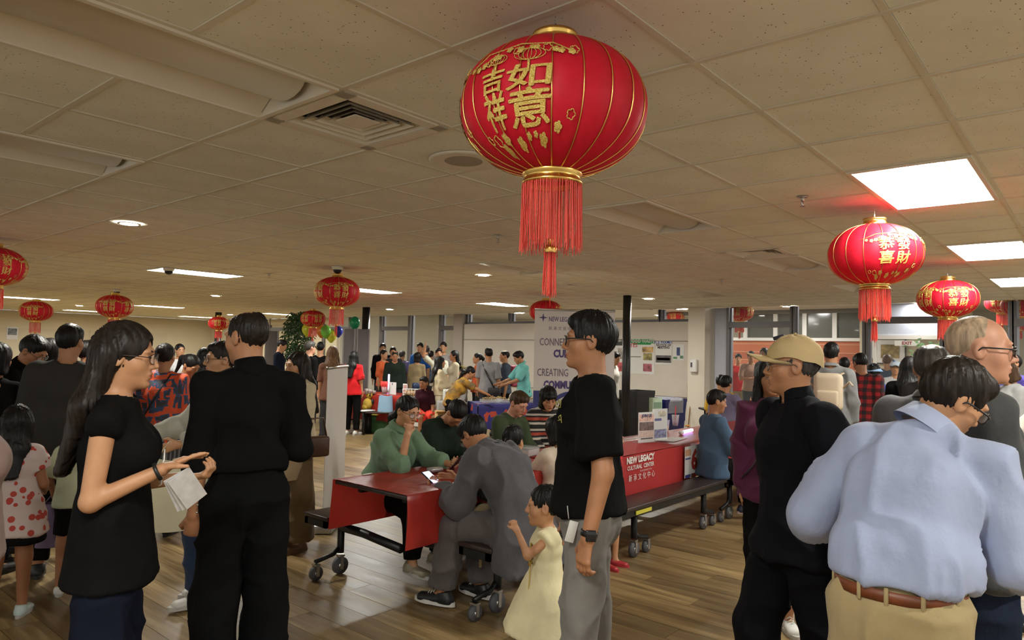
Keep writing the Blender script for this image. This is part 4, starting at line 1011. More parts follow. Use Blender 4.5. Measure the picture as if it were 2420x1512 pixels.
            def flower(x, y, s, ring=False):
                pts = []
                for q in range(30):
                    t = 2 * math.pi * q / 30; rr = s * (.72 + .28 * abs(math.cos(2.5 * t))); pts.append((x + rr * math.cos(t), y + rr * math.sin(t)))
                if ring:
                    fl.tube([wrap(*p, .003) for p in pts + pts[:1]], .0016 * k, 4)
                else: fl.add([wrap(x, y, .006)] + [wrap(*p, .0045) for p in pts], [(0, 1 + q, 1 + (q + 1) % 30) for q in range(30)])
            r = random.Random(9 + ai)
            if detail > 1 or True:
                for q in range(16): flower(R * (-.58 + .078 * q + r.uniform(-.03, .03)), R * (.33 - .10 * abs(q - 10) / 8 + r.uniform(-.04, .04)), R * r.uniform(.03, .05), q % 4 == 3)
                for x, y, s, g in ((-.55, -.48, .035, 1), (-.43, -.50, .05, 1), (-.38, -.58, .06, 0), (-.28, -.50, .055, 0), (-.08, -.55, .06, 0), (.06, -.50, .035, 0), (.15, -.49, .03, 0), (.24, -.53, .058, 0), (.42, -.44, .05, 0), (.55, -.34, .045, 1)): flower(R * x, R * y, R * s, bool(g))
                for cxx, cyy, rw in ((-.24, .22, .12), (.12, .23, .16)):
                    for f in (1, .72, .42, .12): fl.tube([wrap(R * (cxx + rw * f * math.cos(t)), R * (cyy + rw * .42 * math.sin(t)), .003) for t in np.linspace(0, 2 * math.pi, 25)], .0013 * k, 4)
                    fl.tube([wrap(R * cxx, R * (cyy - rw * .42), .003), wrap(R * cxx, R * (cyy - rw * .42 - .12), .003)], .004 * k, 5)
                fl.tube([wrap(R * x, R * y, .003) for x, y in ((-.7, .21), (-.4, .33), (0, .37), (.35, .35), (.55, .25))], .0022 * k, 4)
            fl.build('gold_blossom', GLIT, root)
    return root
def facing(p):   # lantern-local azimuth that points to the camera
    return math.atan2(-p[1], -p[0])
def hang(o, px, py_eq, D, h, label, rot=0, k=1.0):
    p = at_d(px, py_eq, D); p[2] = min(p[2], ZC - h - .10 * k) if p[0] < XW else p[2]; o.location = tuple(p); o.rotation_euler = (0, 0, rot); o.scale = (k,) * 3
    tag(o, label, 'lantern', 'red paper lanterns')
    topz = p[2] + (h + .12) * k; zc = ZC if p[0] < XW else ZH
    if zc - topz > -.02: MB().tube([(0, 0, h + .09), (0, 0, (zc - p[2]) / k)], .0012, 4).build('wire', STEEL, o)
D0 = 2.15; p0 = at_d(1308, 263, D0); f0 = facing(p0)
L0 = lantern(.284, .194, 20, 230, '吉如祥意', (f0 - rad(21), f0 - rad(103)), 2); hang(L0, 1308, 263, D0, .194, 'largest red lantern with gold characters hanging near the viewer')
D1 = 4.72; p1 = at_d(2067, 602, D1); f1 = facing(p1)
L1 = lantern(.293, .20, 16, 130, '恭發喜財', (f1 + rad(24), f1 + rad(106)), 2); hang(L1, 2067, 602, D1, .20, 'red lantern with gold characters hanging below the bright right troffer')
p2_ = at_d(2240, 706, 7.4); f2 = facing(p2_)
L2 = lantern(.29, .19, 16, 60, '恭發喜財', (f2 + rad(20), f2 - rad(48)), 1); hang(L2, 2240, 706, 7.4, .19, 'dark red lantern above the bald man in glasses')
def far_l(px, py, D, lb, sp=20, k=1.0):
    o = copy_tree(L2); p = at_d(px, py, D)
    for ch in list(o.children):
        if ch.name.startswith('wire'): bpy.data.objects.remove(ch); hang(o, px, py, D, .19, lb, facing(p) - f2 + rad(sp), k)
far_l(797, 690, 9.1, 'red lantern under a dome camera above the beige blouse', -10); far_l(271, 724, 12.0, 'dark lantern above the long-haired woman in glasses', 30); far_l(85, 735, 13.8, 'bright red lantern on the left above the dark jacket', -32)
far_l(-14, 610, 7.1, 'lantern cut off by the left edge of the picture', 60); far_l(517, 764, 20.5, 'small far lantern in front of the thin far pillar', 40); far_l(740, 753, 16.6, 'dark lantern in front of the balloons', 5); far_l(1290, 736, 12.3, 'red lantern peeking out above the white banner', 120)
for px, py, D, lb in ((1425, 738, 17.0, 'lantern behind the glass above the spectacled man in black'), (1597, 748, 23.0, 'glowing lantern behind the glass left of the white column'), (1748, 738, 15.2, 'lantern behind the glass at the first right pane'), (1888, 746, 21.0, 'lantern behind the glass above the beige cap'),
                      (2368, 715, 13.5, 'lantern behind the glass at the far right, rear one'), (2412, 722, 12.0, 'lantern behind the glass cut by the right edge')): far_l(px, py, D, lb, 30)
# ---------------------------------------------------------------- furniture
REDC = NT('red_plastic_cloth'); _f = REDC.noise(REDC.co(), 5, 3); REDC.set(Base_Color=REDC.ramp(_f, [(.3, (.36, .028, .02)), (.7, (.47, .04, .028))]), Roughness=.35); REDC.bump(REDC.noise(REDC.co((1, 1, .4)), 9, 3), .4, .02)
_t = REDC.node('ShaderNodeBsdfTranslucent'); _t.inputs[0].default_value = (.7, .06, .04, 1); _m = REDC.node('ShaderNodeMixShader'); _m.inputs[0].default_value = .25
_o = [n for n in REDC.n if n.type == 'OUTPUT_MATERIAL'][0]; REDC.l.new(REDC.b.outputs[0], _m.inputs[1]); REDC.l.new(_t.outputs[0], _m.inputs[2]); REDC.l.new(_m.outputs[0], _o.inputs[0]); REDC = REDC.m
BMET = mat('black_metal', (.012, .012, .013), .4, .3); BTOP = mat('bench_top', (.035, .022, .02), .35); RUB = mat('rubber_grey', (.10, .10, .11), .6); WHITE = mat('white_plastic', (.78, .77, .75), .4); PAPER = mat('paper', (.75, .74, .72), .7)
CLEAR = mat('clear_plastic', (.85, .88, .9), .08, alpha=.3)
def caster(parent, x, y, r, yaw=0):
    c = empty('caster', (x, y, 0), yaw, parent=parent); m = MB(); m.tube([(0, -.016, r), (0, .016, r)], r, 20); m.build('wheel', RUB, c)
    m = MB(); m.cyl((0, -.02, r), (0, .02, r), r * .35, 10); m.box((-.012, .02, r * .6), (.012, .026, r * 2.1)); m.box((-.012, -.026, r * .6), (.012, -.02, r * 2.1)); m.box((-.02, -.026, r * 2.05), (.02, .026, r * 2.3)); m.build('fork', STEEL, c)
def bench_table(x0, x1, y0, y1, label, near_start=0.0, side=.29):
    "folding cafeteria table with two benches, long side along local x"
    t = empty('cafeteria_table', (x0, y0, 0), 0, label, 'table', 'cafeteria tables with benches'); L = x1 - x0; Wd = y1 - y0
    m = MB(); m.bbox((L / 2, Wd / 2, .722), (L, Wd, .03), .008, 2); m.build('tabletop', BTOP, t)
    m = MB(); m.box((.1, .12, .66), (L - .1, .16, .707)); m.box((.1, Wd - .16, .66), (L - .1, Wd - .12, .707)); m.build('apron_rail', BMET, t)
    for sg, yc in ((-1, -side), (1, Wd + side)):
        xs0 = near_start if sg < 0 else 0.0; b = MB(); b.bbox((L / 2 + xs0 / 2, yc, .435), (L - .12 - xs0, .27, .03), .006, 2); bo = b.build('bench_seat', BTOP, t)
        m = MB(); m.box((.06 + xs0, yc - .125, .375), (L - .06, yc - .09, .42)); m.box((.06 + xs0, yc + .09, .375), (L - .06, yc + .125, .42)); m.box((.06 + xs0, yc - .125, .375), (.1 + xs0, yc + .125, .42)); m.box((L - .1, yc - .125, .375), (L - .06, yc + .125, .42)); m.build('seat_frame', BMET, bo)
        for xx, dr in ((.28 + xs0, -1), (L - .28, 1), (L / 2 - .3, -1), (L / 2 + .3, 1)):
            m = MB(); m.tube([(xx, yc, .40), (xx, yc, .20), (xx, yc, .15)], .026, 10); m.tube([(xx, yc, .20), (xx + dr * .06, yc, .15), (xx + dr * .21, yc, .125)], .016, 8); m.tube([(xx, yc, .33), (xx, yc - sg * .25, .33), (xx, Wd / 2, .30)], .03, 10); m.build('leg', BMET, t)
            caster(t, xx, yc, .06); caster(t, xx + dr * .2, yc, .048)
    for xx in (.35, L - .35):
        m = MB(); m.tube([(xx, Wd / 2, .30), (xx, Wd / 2, .71)], .025, 10); m.build('post', BMET, t)
    return t
TY0, TY1 = 3.18, 3.90; TX = (2.83, 6.52, 6.55, 10.3)
bench_table(TX[0], TX[1], TY0, TY1, 'black cafeteria table with attached benches where the woman in green sits', .22); bench_table(TX[2], TX[3], TY0, TY1, 'second cafeteria table behind the spectacled man, with the denim-shirt sitter')
def drape(name, x0, x1, y0, y1, z, dn, df, m, label, ends=(0, 0), seed=0, rz=0, loc=None):
    "cloth lying on a table, hanging on the near (y0) and far (y1) long sides"
    mb = MB(); nu = 60; prof = []
    for k in range(7): prof.append((-1, 1 - k / 6))
    for k in range(9): prof.append((k / 8, None))
    for k in range(7): prof.append((2, k / 6))
    rows = []
    for kk, pr in enumerate(prof):
        row = []
        for i in range(nu + 1):
            x = x0 + (x1 - x0) * i / nu; nz = float(vnoise(np.array([[x * 5, kk * .15, seed]]))[0]) - .5; n2 = float(vnoise(np.array([[x * 11, kk * .3, seed + 4]]))[0]) - .5
            if pr[1] is None: row.append((x, y0 + (y1 - y0) * pr[0], z + .003 + abs(nz) * .006 * (0 < pr[0] < 1)))
            elif pr[0] < 0: row.append((x, y0 - .008 - (.02 + nz * .07 + n2 * .02) * pr[1], z - dn * pr[1] * (1 + .06 * nz)))
            else: row.append((x, y1 + .008 + (.02 + nz * .07) * pr[1], z - df * pr[1] * (1 + .06 * nz)))
        rows.append(row)
    V = [v for r in rows for v in r]; F = []
    for j in range(len(rows) - 1):
        for i in range(nu): F.append((j * (nu + 1) + i, j * (nu + 1) + i + 1, (j + 1) * (nu + 1) + i + 1, (j + 1) * (nu + 1) + i))
    mb.add(V, F, True)
    for e, x in ((ends[0], x0), (ends[1], x1)):
        if e: mb.grid(lambda u, v, e=e, x=x: (x + (-.01 if x == x0 else .01) * (1 + v) + .02 * v * math.sin(u * 17), y0 + (y1 - y0) * u, z + .003 - e * v), 20, 6)
    o = mb.build(name, m); tag(o, label, 'tablecloth'); 
    if loc is not None: o.location = loc; o.rotation_euler = (0, 0, rz)
    return o
drape('tablecloth', TX[0] - .01, TX[1] + .02, TY0, TY1, .738, .33, .33, REDC, 'red plastic tablecloth over the near cafeteria table')
drape('tablecloth', TX[2] - .02, TX[3], TY0, TY1, .738, .33, .33, REDC, 'red tablecloth with taped notices on the farther cafeteria table', seed=3)
# the stronger red runner with printed lettering on the far end of the near table
xr = at_y(1546, 1070, TY0 - .062)[0]; xe = at_y(1612, 1060, TY0 - .045)[0]; xb = xr - 1.15; LOGO = mat('print_white', (.78, .72, .68), .7)
m = MB(); NW = 24
m.grid(lambda u, v: (xb + u * (xe - xb), TY0 - .052 - .006 * math.sin(u * 21 + v), .744 - .36 * v) , NW, 6); m.grid(lambda u, v: (xb + u * (xe - xb), TY0 - .045 + v * .5, .7475), NW, 2)
rn = m.build('table_runner', mat('runner_red', (.40, .018, .018), .75)); tag(rn, 'bright red table runner with white lettering behind the spectacled man', 'table runner')
def logo_txt(txt, size, xe, z, bold=0, sp=None):
    mb = MB(); V, F = text_mesh(txt, size, bold, 'RIGHT'); mb.add([(xe + v[0], TY0 - .06 - .002, z + v[1]) for v in V], F); return mb.build('lettering', LOGO, rn)
logo_txt('NEW LEGACY', .075, xr, .70, .004); logo_txt('CULTURAL  CENTER', .050, xr, .635, .001); logo_txt('W A S H I N G T O N', .022, xr - .04, .595); logo_txt('新 承 文 化 中 心', .062, xr + .02, .545)
# taped notice and number sheet
xs = at_y(1618, 1050, TY0 - .08)[0]; n1 = empty('taped_notice', (xs, TY0 - .082, .735), 0, 'tall white notice taped to the tablecloth edge left of number 61', 'notice')
m = MB(); m.box((0, -.002, -.30), (.13, 0, 0)); m.build('sheet', PAPER, n1)
for k, (z0, z1, c) in enumerate([(-.03, -.09, (.65, .35, .2)), (-.11, -.125, (.1, .1, .3)), (-.27, -.3, (.05, .05, .25))]): MB().box((.01, -.004, z1), (.12, -.002, z0)).build('print', mat('np%d' % k, c, .7), n1)
n2 = empty('number_sheet', (xs + .13, TY0 - .076, .735), 0, 'white sheet with red number 61 on the tablecloth', 'sign'); MB().box((0, -.002, -.27), (.34, 0, 0)).build('sheet', PAPER, n2)
m = MB(); put_text(m, '61', .26, (.15, -.003, -.15), (1, 0, 0), (0, 0, 1), .012); m.build('number', mat('number_red', (.35, .03, .02), .6), n2)
# things on the table ends
def standing_sign(p, w, h, face, cols, label, txt=None):
    r = empty('sign_holder', p, face, label, 'sign', None); MB().cbox((0, 0, h / 2), (w, .004, h)).build('sheet', PAPER, r); MB().cbox((0, .03, .004), (w * 1.05, .08, .008)).build('foot', CLEAR, r)
    MB().cbox((0, -.006, h / 2), (w * 1.02, .002, h * 1.02)).build('acrylic', mat('acrylic', (.9, .92, .95), .05, alpha=.05), r)
    for k, (x0, x1, z0, z1, c, v) in enumerate(cols): MB().box((x0 * w, -.003, z0 * h), (x1 * w, -.002, z1 * h)).build('print', mat('sg_%s_%d' % (label[:9].replace(' ', ''), k), c, .7, var=v, scale=30), r)
    if txt: m = MB(); put_text(m, txt[0], txt[1], (0, -.0055, h * txt[2]), (1, 0, 0), (0, 0, 1), .002); m.build('lettering', mat('ink_navy', (.02, .02, .12), .6), r)
    return r
s1 = at_z(1527, 1046, .745); standing_sign(s1, .235, .30, rad(-12), [(-.45, .45, .70, .93, (.72, .45, .36), .35), (-.45, .45, .40, .68, (.16, .09, .07), .9), (-.45, .45, .18, .38, (.75, .58, .5), .2), (-.35, .4, .12, .16, (.04, .04, .04), 0)], 'white framed flyer with crowd photo standing on the red table', ('JOIN US', .04, .88))
s2 = at_z(1556, 1042, .745) + np.array([.06, .02, 0]); standing_sign(s2, .23, .32, rad(-12), [(-.45, .45, .08, .35, (.2, .2, .36), .8), (-.1, .4, .75, .92, (.6, .55, .4), .4), (-.4, .1, .62, .70, (.08, .1, .3), 0)], 'blue and white flyer standing behind the crowd-photo flyer')
gp = at_z(1551, 1025, .745) + np.array([.25, .15, 0]); gb = empty('card_box', gp, rad(-20), 'pale green card box standing behind the flyers', 'box'); MB().bbox((0, 0, .19), (.14, .07, .38), .004, 1).build('box', mat('pale_green', srgb(178, 200, 170), .7, var=.1, scale=20), gb); MB().box((-.06, -.037, .26), (.06, -.036, .33)).build('print', mat('sage', srgb(120, 150, 120), .7), gb)
def cup(p, liquid, label):
    r = empty('plastic_cup', p, 0, label, 'cup', 'plastic cups with red straws'); m = MB(); m.lathe([(0, 0), (.032, 0), (.046, .13), (.049, .134), (.044, .13), (.030, .006)], 20); m.build('cup', CLEAR, r)
    m = MB(); m.lathe([(0, .006), (.030, .006), (.038, .065), (0, .065)], 16); m.build('drink', liquid, r); m = MB(); m.tube([(-.01, 0, .01), (.015, .005, .24)], .006, 8); m.build('straw', mat('straw_red', (.7, .03, .03), .4), r)
cup(at_z(1573, 1020, .745), mat('tea_yellow', (.65, .42, .1), .2), 'plastic cup of yellow drink with red straw'); cup(at_z(1596, 1006, .745), mat('tea_pink', (.45, .3, .42), .2), 'nearly empty plastic cup with red straw')
def glow_stick(p, rz, label, up=False):
    r = empty('light_stick', p, rz, label, 'light stick'); m = MB(); a = (0, 0, .02); b = (.34, 0, .02)
    if up: a, b = (0, 0, .06), (0, 0, .36)
    m.cyl(a, b, .018, 14); m.build('tube', emis('violet_glow', (.50, .40, 1.0), 3.2), r); m = MB(); m.cyl(np.array(a) - (np.array([0, 0, .07]) if up else np.array([.06, 0, 0])), a, .021, 14); m.build('handle', WHITE, r)
glow_stick(at_z(1612, 1026, .745), rad(8), 'glowing violet light stick lying on the red tablecloth')
m = MB(); m.ball((0, 0, .012), (.05, .03, .012), 10); tag(m.build('snack_packet', mat('orange_pack', (.75, .33, .04), .5), loc=at_z(1625, 1008, .745)), 'small orange snack packet beside the light stick', 'packet')
for k, (px, py, w, rz, lb) in enumerate([(1590, 1038, .42, 8, 'flat white printed sheet by the table edge near number 61'), (1775, 1012, .35, 20, 'white paper on the far red table by the denim sitter'), (868, 1120, .085, 10, 'small white slip near the corner of the red table')]):
    o = MB().box((-w / 2, -w * (.2 if k < 2 else .14), 0), (w / 2, w * (.2 if k < 2 else .14), .002)).build('paper_sheet', mat('paper_print', (.68, .62, .6), .7, var=.12, scale=25)); q = at_z(px, py, .746); o.location = q; o.rotation_euler = (0, 0, rad(rz)); tag(o, lb, 'paper')
# bottle, phone, container on the near table
def bottle(p, label, h=.24):
    r = empty('water_bottle', p, 0, label, 'bottle'); m = MB(); m.lathe([(0, 0), (.033, 0), (.035, .01), (.034, h * .3), (.031, h * .36), (.034, h * .42), (.034, h * .68), (.016, h * .86), (.013, h * .92)], 18); m.build('bottle', CLEAR, r)
    m = MB(); m.lathe([(.0355, h * .42), (.0355, h * .66)], 18); m.build('label', mat('label_blue', (.35, .5, .75), .5), r); m = MB(); m.cyl((0, 0, h * .9), (0, 0, h), .016, 12); m.build('cap', WHITE, r)
bottle((4.72, 3.50, .745), 'clear water bottle behind the girl in the white tee', .27); bottle((4.95, 3.62, .745), 'second clear water bottle farther along the red table', .25)
def phone(p, R, label, lit=False, case=None):
    r = empty('phone', p, 0, label, 'phone'); m = MB(); m.bbox((0, 0, 0), (.075, .155, .009), .003, 2, R); m.build('case', case or BLK, r); m = MB(); m.cbox(R @ np.array([0, 0, .0055]), (.066, .14, .001), R); m.build('screen', emis('phone_screen', (.55, .6, .9), .9) if lit else mat('dark_screen', (.01, .01, .015), .1), r)
o = empty('food_container', (4.62, 3.72, .745), rad(10), 'clear takeaway box on the red table beside the bottle', 'container'); MB().bbox((0, 0, .03), (.2, .15, .06), .012, 2).build('box', mat('frosted', (.6, .58, .55), .3, alpha=.75), o); MB().bbox((0, 0, .066), (.21, .16, .012), .004, 1).build('lid', CLEAR, o)
tag(MB().bbox((0, 0, .02), (.11, .07, .03), .01, 2).build('snack_bag', mat('foil', (.55, .55, .57), .25, .7), loc=(3.47, 3.62, .747)), 'crumpled foil snack bag on the red table near the phone', 'snack bag')
MB().box((0, 0, 0), (.24, .006, .028)).build('caution_strip', mat('caution_yellow', (.62, .55, .06), .5), tag(empty('caution_label', (*at_y(1504, 1200, 2.755)[:2], .383), 0), 'yellow caution label on the black bench edge', 'label'))
# ---------------------------------------------------------------- banners
def banner_stand(p0, p1, z1, label):
    "roll-up banner between floor points p0 (left) and p1 (right)"
    p0 = np.array([p0[0], p0[1], 0.]); p1 = np.array([p1[0], p1[1], 0.]); w = np.linalg.norm(p1 - p0); ax = (p1 - p0) / w; r = empty('rollup_banner', (p0 + p1) / 2, math.atan2(ax[1], ax[0]), label, 'banner')
    m = MB(); m.bbox((0, .0, .04), (w + .04, .16, .08), .02, 2); m.build('base', mat('base_alu', (.5, .5, .5), .35, .8), r)
    MB().cbox((0, 0, .08 + (z1 - .1) / 2), (w, .003, z1 - .1)).build('sheet', mat('banner_white', srgb(226, 220, 214), .6), r); m = MB(); m.cyl((-w / 2, 0, z1 - .01), (w / 2, 0, z1 - .01), .014, 10); m.build('top_bar', STEEL, r); m = MB(); m.cyl((.04, .03, .08), (.0, .025, z1), .010, 8); m.build('pole', STEEL, r)
    return r, w
a = at_d(1262, 840, 8.6); b = at_d(1452, 840, 8.6); zt = at_d(1275, 729, 8.6)[2]
bn, bw = banner_stand(a, b, zt, 'white roll-up banner reading CONNECTING CULTURES CREATING COMMUNITIES')
INK = mat('banner_violet', srgb(84, 70, 128), .6); INKG = mat('banner_greyviolet', srgb(126, 112, 132), .6); DEEP = mat('banner_blue', srgb(62, 66, 130), .6)
def btxt(s, size, px, py, mm, bold=0, xs_=.92):
    q = at_d(px, py, 8.6); x = (px - 1357) / FPX * 8.6; m = MB(); V, F = text_mesh(s, size, bold, 'LEFT'); m.add([(x + v[0] * xs_, -.004, q[2] + v[1]) for v in V], F); m.build('lettering', mm, bn)
btxt('NEW LEGACY', .080, 1295, 754, INK, .0005, .66); btxt('新 承 文 化 中 心', .05, 1295, 776, INKG); btxt('CONNECTING', .128, 1274, 808, INKG, .001, .62); btxt('CULTURES', .125, 1308, 836, INK, .006, .74); btxt('CREATING', .128, 1270, 880, INKG, .001, .62); btxt('COMMUNITIES', .125, 1286, 909, INK, .006, .70)
x = (1282 - 1357) / FPX * 8.6; z = at_d(1282, 750, 8.6)[2]; m = MB(); st = []
for k in range(8): rr = .055 if k % 2 == 0 else .014; st.append((x + rr * math.sin(k * math.pi / 4), -.004, z + rr * math.cos(k * math.pi / 4)))
m.poly(st, .001, (0, -1, 0)); m.build('star', INK, bn)
m = MB(); zc_ = at_d(1300, 985, 8.6)[2]
for k in range(24):
    t0, t1 = math.pi * k / 24, math.pi * (k + 1) / 24; m.add([(-.02 + r_ * math.cos(t), -.004, zc_ + r_ * math.sin(t)) for t, r_ in ((t0, .32), (t1, .32), (t1, .27), (t0, .27))], [(0, 1, 2, 3)])
m.build('blue_arc', DEEP, bn); MB().box((-bw / 2, -.003, .1), (-.29, -.002, zc_ + .32)).build('blue_field', DEEP, bn)
vdir = n3(np.array([*ray(785, 1240)[:2], 0])); pd_ = Rz(rad(-13)) @ vdir; c0 = at_z(787, 1236, 0); b2, w2 = banner_stand(c0 - pd_ * .4, c0 + pd_ * .4, 1.44, 'plain back of a white roll-up banner beside the beige blouse')
# ---------------------------------------------------------------- wall things
def on_wall(px, py): return at_x(px, py, XW - .15)
def poster(px0, py0, px1, py1, label, parts, txt=()):
    a = on_wall(px0, py0); b = on_wall(px1, py1); r = empty('poster', ((XW - .142), (a[1] + b[1]) / 2, (a[2] + b[2]) / 2), 0, label, 'poster', 'posters on the white wall'); w = abs(a[1] - b[1]); h = abs(a[2] - b[2])
    MB().cbox((-.002, 0, 0), (.004, w, h)).build('sheet', PAPER, r)
    for k, (x0, x1, z0, z1, c, v) in enumerate(parts): MB().box((-.006, -x1 * w + w / 2, z0 * h - h / 2), (-.004, -x0 * w + w / 2, z1 * h - h / 2)).build('print', mat('%s_%d' % (label[:12].replace(' ', ''), k), c, .7, var=v, scale=9), r)
    for s, sz, fx, fz, c in txt: m = MB(); put_text(m, s, sz, (-.008, w / 2 - fx * w, fz * h - h / 2), (0, -1, 0), (0, 0, 1), .002); m.build('lettering', c, r)
INKR = mat('ink_red', (.5, .04, .05), .6); INKB = mat('ink_blue', (.03, .08, .4), .6); INKK = mat('ink_black', (.02, .02, .02), .6); INKW = mat('ink_white', (.75, .75, .72), .6)
poster(1432, 801, 1472, 886, 'white waste poster with black header left of the pillar', [(0, 1, .93, 1, (.03, .03, .03), 0), (.45, .98, .82, .93, (.05, .05, .05), 0), (.1, .42, .82, .9, (.6, .3, .3), 0), (.68, .95, .1, .35, (.5, .1, .1), .5), (.7, .95, .45, .75, (.4, .35, .3), .6)], [('TRASH', .07, .7, .955, INKW), ('YES', .09, .24, .86, INKW)])
poster(1489, 801, 1546, 885, 'white food waste poster with green header right of the pillar', [(0, 1, .88, 1, (.03, .28, .07), 0), (.15, .85, .84, .88, (.03, .28, .07), 0), (.5, .95, .62, .78, (.55, .35, .15), .7), (.55, .9, .40, .60, (.35, .3, .12), .8), (0, .45, .48, .50, (.1, .1, .1), 0), (.55, .9, .08, .3, (.4, .12, .15), .6)], [('FOOD WASTE', .10, .5, .94, INKW), ('YES', .13, .15, .82, INKR)])
poster(1549, 804, 1587, 862, 'poster with a dark red roofed building photo', [(.03, .97, .08, .38, (.13, .12, .12), .3), (.1, .9, .18, .28, (.22, .05, .05), .4)], [('ICE PERMIT', .09, .5, .92, INKB), ('NOTICE OF', .07, .5, .80, INKK), ('MEETING', .07, .5, .70, INKK)])
poster(1590, 813, 1616, 852, 'small white poster with a blue figure beside the mop', [(.35, .65, .3, .8, (.06, .09, .2), .4), (.05, .4, .1, .22, (.1, .3, .15), 0), (.65, .95, .12, .3, (.15, .3, .2), .3)])
dp = empty('soap_dispenser', (XW - .52, (ypx(1690) + ypx(1651)) / 2 + .02, at_x(1666, 865, XW - .5)[2]), 0, 'white wall dispenser on the white column', 'dispenser'); MB().bbox((-.04, 0, 0), (.1, .15, .27), .025, 3).build('body', WHITE, dp); MB().cbox((-.092, .03, .02), (.004, .04, .1)).build('window', mat('dark_win', (.1, .08, .1), .4), dp)
# mop
mp0 = at_x(1628, 990, XW - .55); mp1 = at_x(1644, 830, XW - .22); mo = empty('mop', (0, 0, 0), 0, 'red string mop leaning upside down by the white column', 'mop'); d_ = n3(mp1 - mp0); foot = mp0 - d_ * (mp0[2] / d_[2])
m = MB(); m.tube([foot, mp1], .012, 8); m.build('handle', mat('wood_handle', (.35, .2, .09), .6), mo); m = MB(); rg = random.Random(3)
for k in range(60):
    a_ = rg.uniform(0, 6.28); q = mp1 - d_ * .05; sx, sy = math.cos(a_) * .07, math.sin(a_) * .10; l = rg.uniform(.75, .95); m.tube([q, q + np.array([sx * .4, sy * .4 + .02, -.2]), q + np.array([sx * .9, sy + .05, -l * .6]), q + np.array([sx * .7, sy * .9 + .08, -l])], [.004, .010, .012, .006], 5)
m.build('mop_head', mat('mop_red', (.20, .012, .012), .9), mo)
# bins
def bin_(px, py, w, h, mm, bag, label):
    p = at_z(px, py, 0); r = empty('waste_bin', (p[0], p[1], 0), rad(-5), label, 'bin'); m = MB()
    for k, (s, z0, z1) in enumerate(((.86, 0, .02), )): pass
    V = []
    for s, z in ((.80, 0), (.98, h * .93), (1.0, h * .93), (1.0, h), (.94, h), (.92, h * .5)):
        for x, y in ((-1, -.75), (1, -.75), (1, .75), (-1, .75)): V.append((x * w / 2 * s, y * w / 2 * s, z))
    F = [(3, 2, 1, 0)] + [(j * 4 + i, j * 4 + (i + 1) % 4, j * 4 + 4 + (i + 1) % 4, j * 4 + 4 + i) for j in range(5) for i in range(4)] + [(20, 21, 22, 23)]
    m.add(V, F); m.build('body', mm, r)
    if bag:
        m = MB(); m.lathe([(w * .60, h * .98), (w * .74, h * 1.02), (w * .78, h * .95), (w * .76, h * .75), (w * .78, h * .70)], 28); o = m.build('bag_liner', mat('bag_clear', (.55, .55, .62), .2, alpha=.55, bump=.6, bscale=14), r); o.scale = (.72, .60, 1)
bin_(1503, 1052, .55, .98, mat('bin_dark', (.03, .03, .033), .5), False, 'dark grey waste bin behind the spectacled man'); bin_(1568, 1046, .72, .82, mat('bin_blue', (.012, .02, .16), .45), True, 'blue recycling bin with clear bag by the white wall')
# ---------------------------------------------------------------- far food tables
def plain_table(p, L, Wd, rz, cloth_m, label, clabel, z=.74, drop=.5):
    t = empty('folding_table', (p[0], p[1], 0), rz, label, 'table', 'covered serving tables'); MB().bbox((L / 2, Wd / 2, z - .02), (L, Wd, .03), .008, 1).build('tabletop', WHITE, t)
    for x in (.15, L - .15):
        for y in (.08, Wd - .08): m = MB(); m.cyl((x, y, 0), (x, y, z - .03), .014, 8); m.build('leg', BMET, t)
    c = drape('tablecloth', 0, L, 0, Wd, z, drop, drop, cloth_m, clabel, (drop * .8, drop * .8), 5, rz, (p[0], p[1], 0)); return t, c
RT = at_z(853, 930, .74); RT2 = at_z(1000, 938, .74); ra = math.atan2(RT2[1] - RT[1], RT2[0] - RT[0])
plain_table(RT - np.array([math.cos(ra), math.sin(ra), 0]) * .5, 2.25, .7, ra, REDC, 'serving table under the red cloth beside the girl in red', 'red cloth on the far serving table')
def on_red(px, py): return at_z(px, py, .745)
pw = MB(); pw.grid(lambda u, v: (1.55 + u * .95, -.045 - .01 * math.sin(u * 12), .745 - .55 * v), 12, 4); wc = pw.build('printed_banner', mat('banner_white', srgb(226, 220, 214), .6)); wc.location = RT - np.array([math.cos(ra), math.sin(ra), 0]) * .5; wc.location.z = 0; wc.rotation_euler = (0, 0, ra); tag(wc, 'white printed banner hanging from the far red table', 'banner')
m = MB(); m.poly([(1.75, -.062, .68), (1.98, -.062, .62), (2.10, -.062, .45), (2.02, -.062, .42), (1.88, -.062, .52), (1.74, -.062, .58)], .002, (0, -1, 0)); m.build('print', mat('dark_maroon', (.06, .02, .02), .7, var=.5, scale=12), wc)
standing_sign(on_red(927, 932), .17, .235, ra, [], 'plain white sign card standing on the far red table', ('0', .05, .85)); standing_sign(on_red(957, 934), .10, .22, ra, [(-.4, .4, .1, .9, (.5, .25, .2), .5)], 'small pink card beside the white sign card')
p = on_red(908, 932); r = empty('straw_jar', p, 0, 'jar packed with red straws on the far table', 'jar'); m = MB(); m.lathe([(0, 0), (.05, 0), (.055, .15), (.05, .15)], 14); m.build('jar', CLEAR, r); m = MB()
for k in range(24): a_ = k * 2.4; q = .012 * math.sqrt(k); m.tube([(q * math.cos(a_) * .6, q * math.sin(a_) * .6, .01), (q * math.cos(a_) * 1.3, q * math.sin(a_) * 1.3, .25)], .006, 5)
m.build('straws', mat('straw_red', (.7, .03, .03), .4), r)
glow_stick(on_red(918, 926), 0, 'upright violet light stick in front of the man in dark green', True)
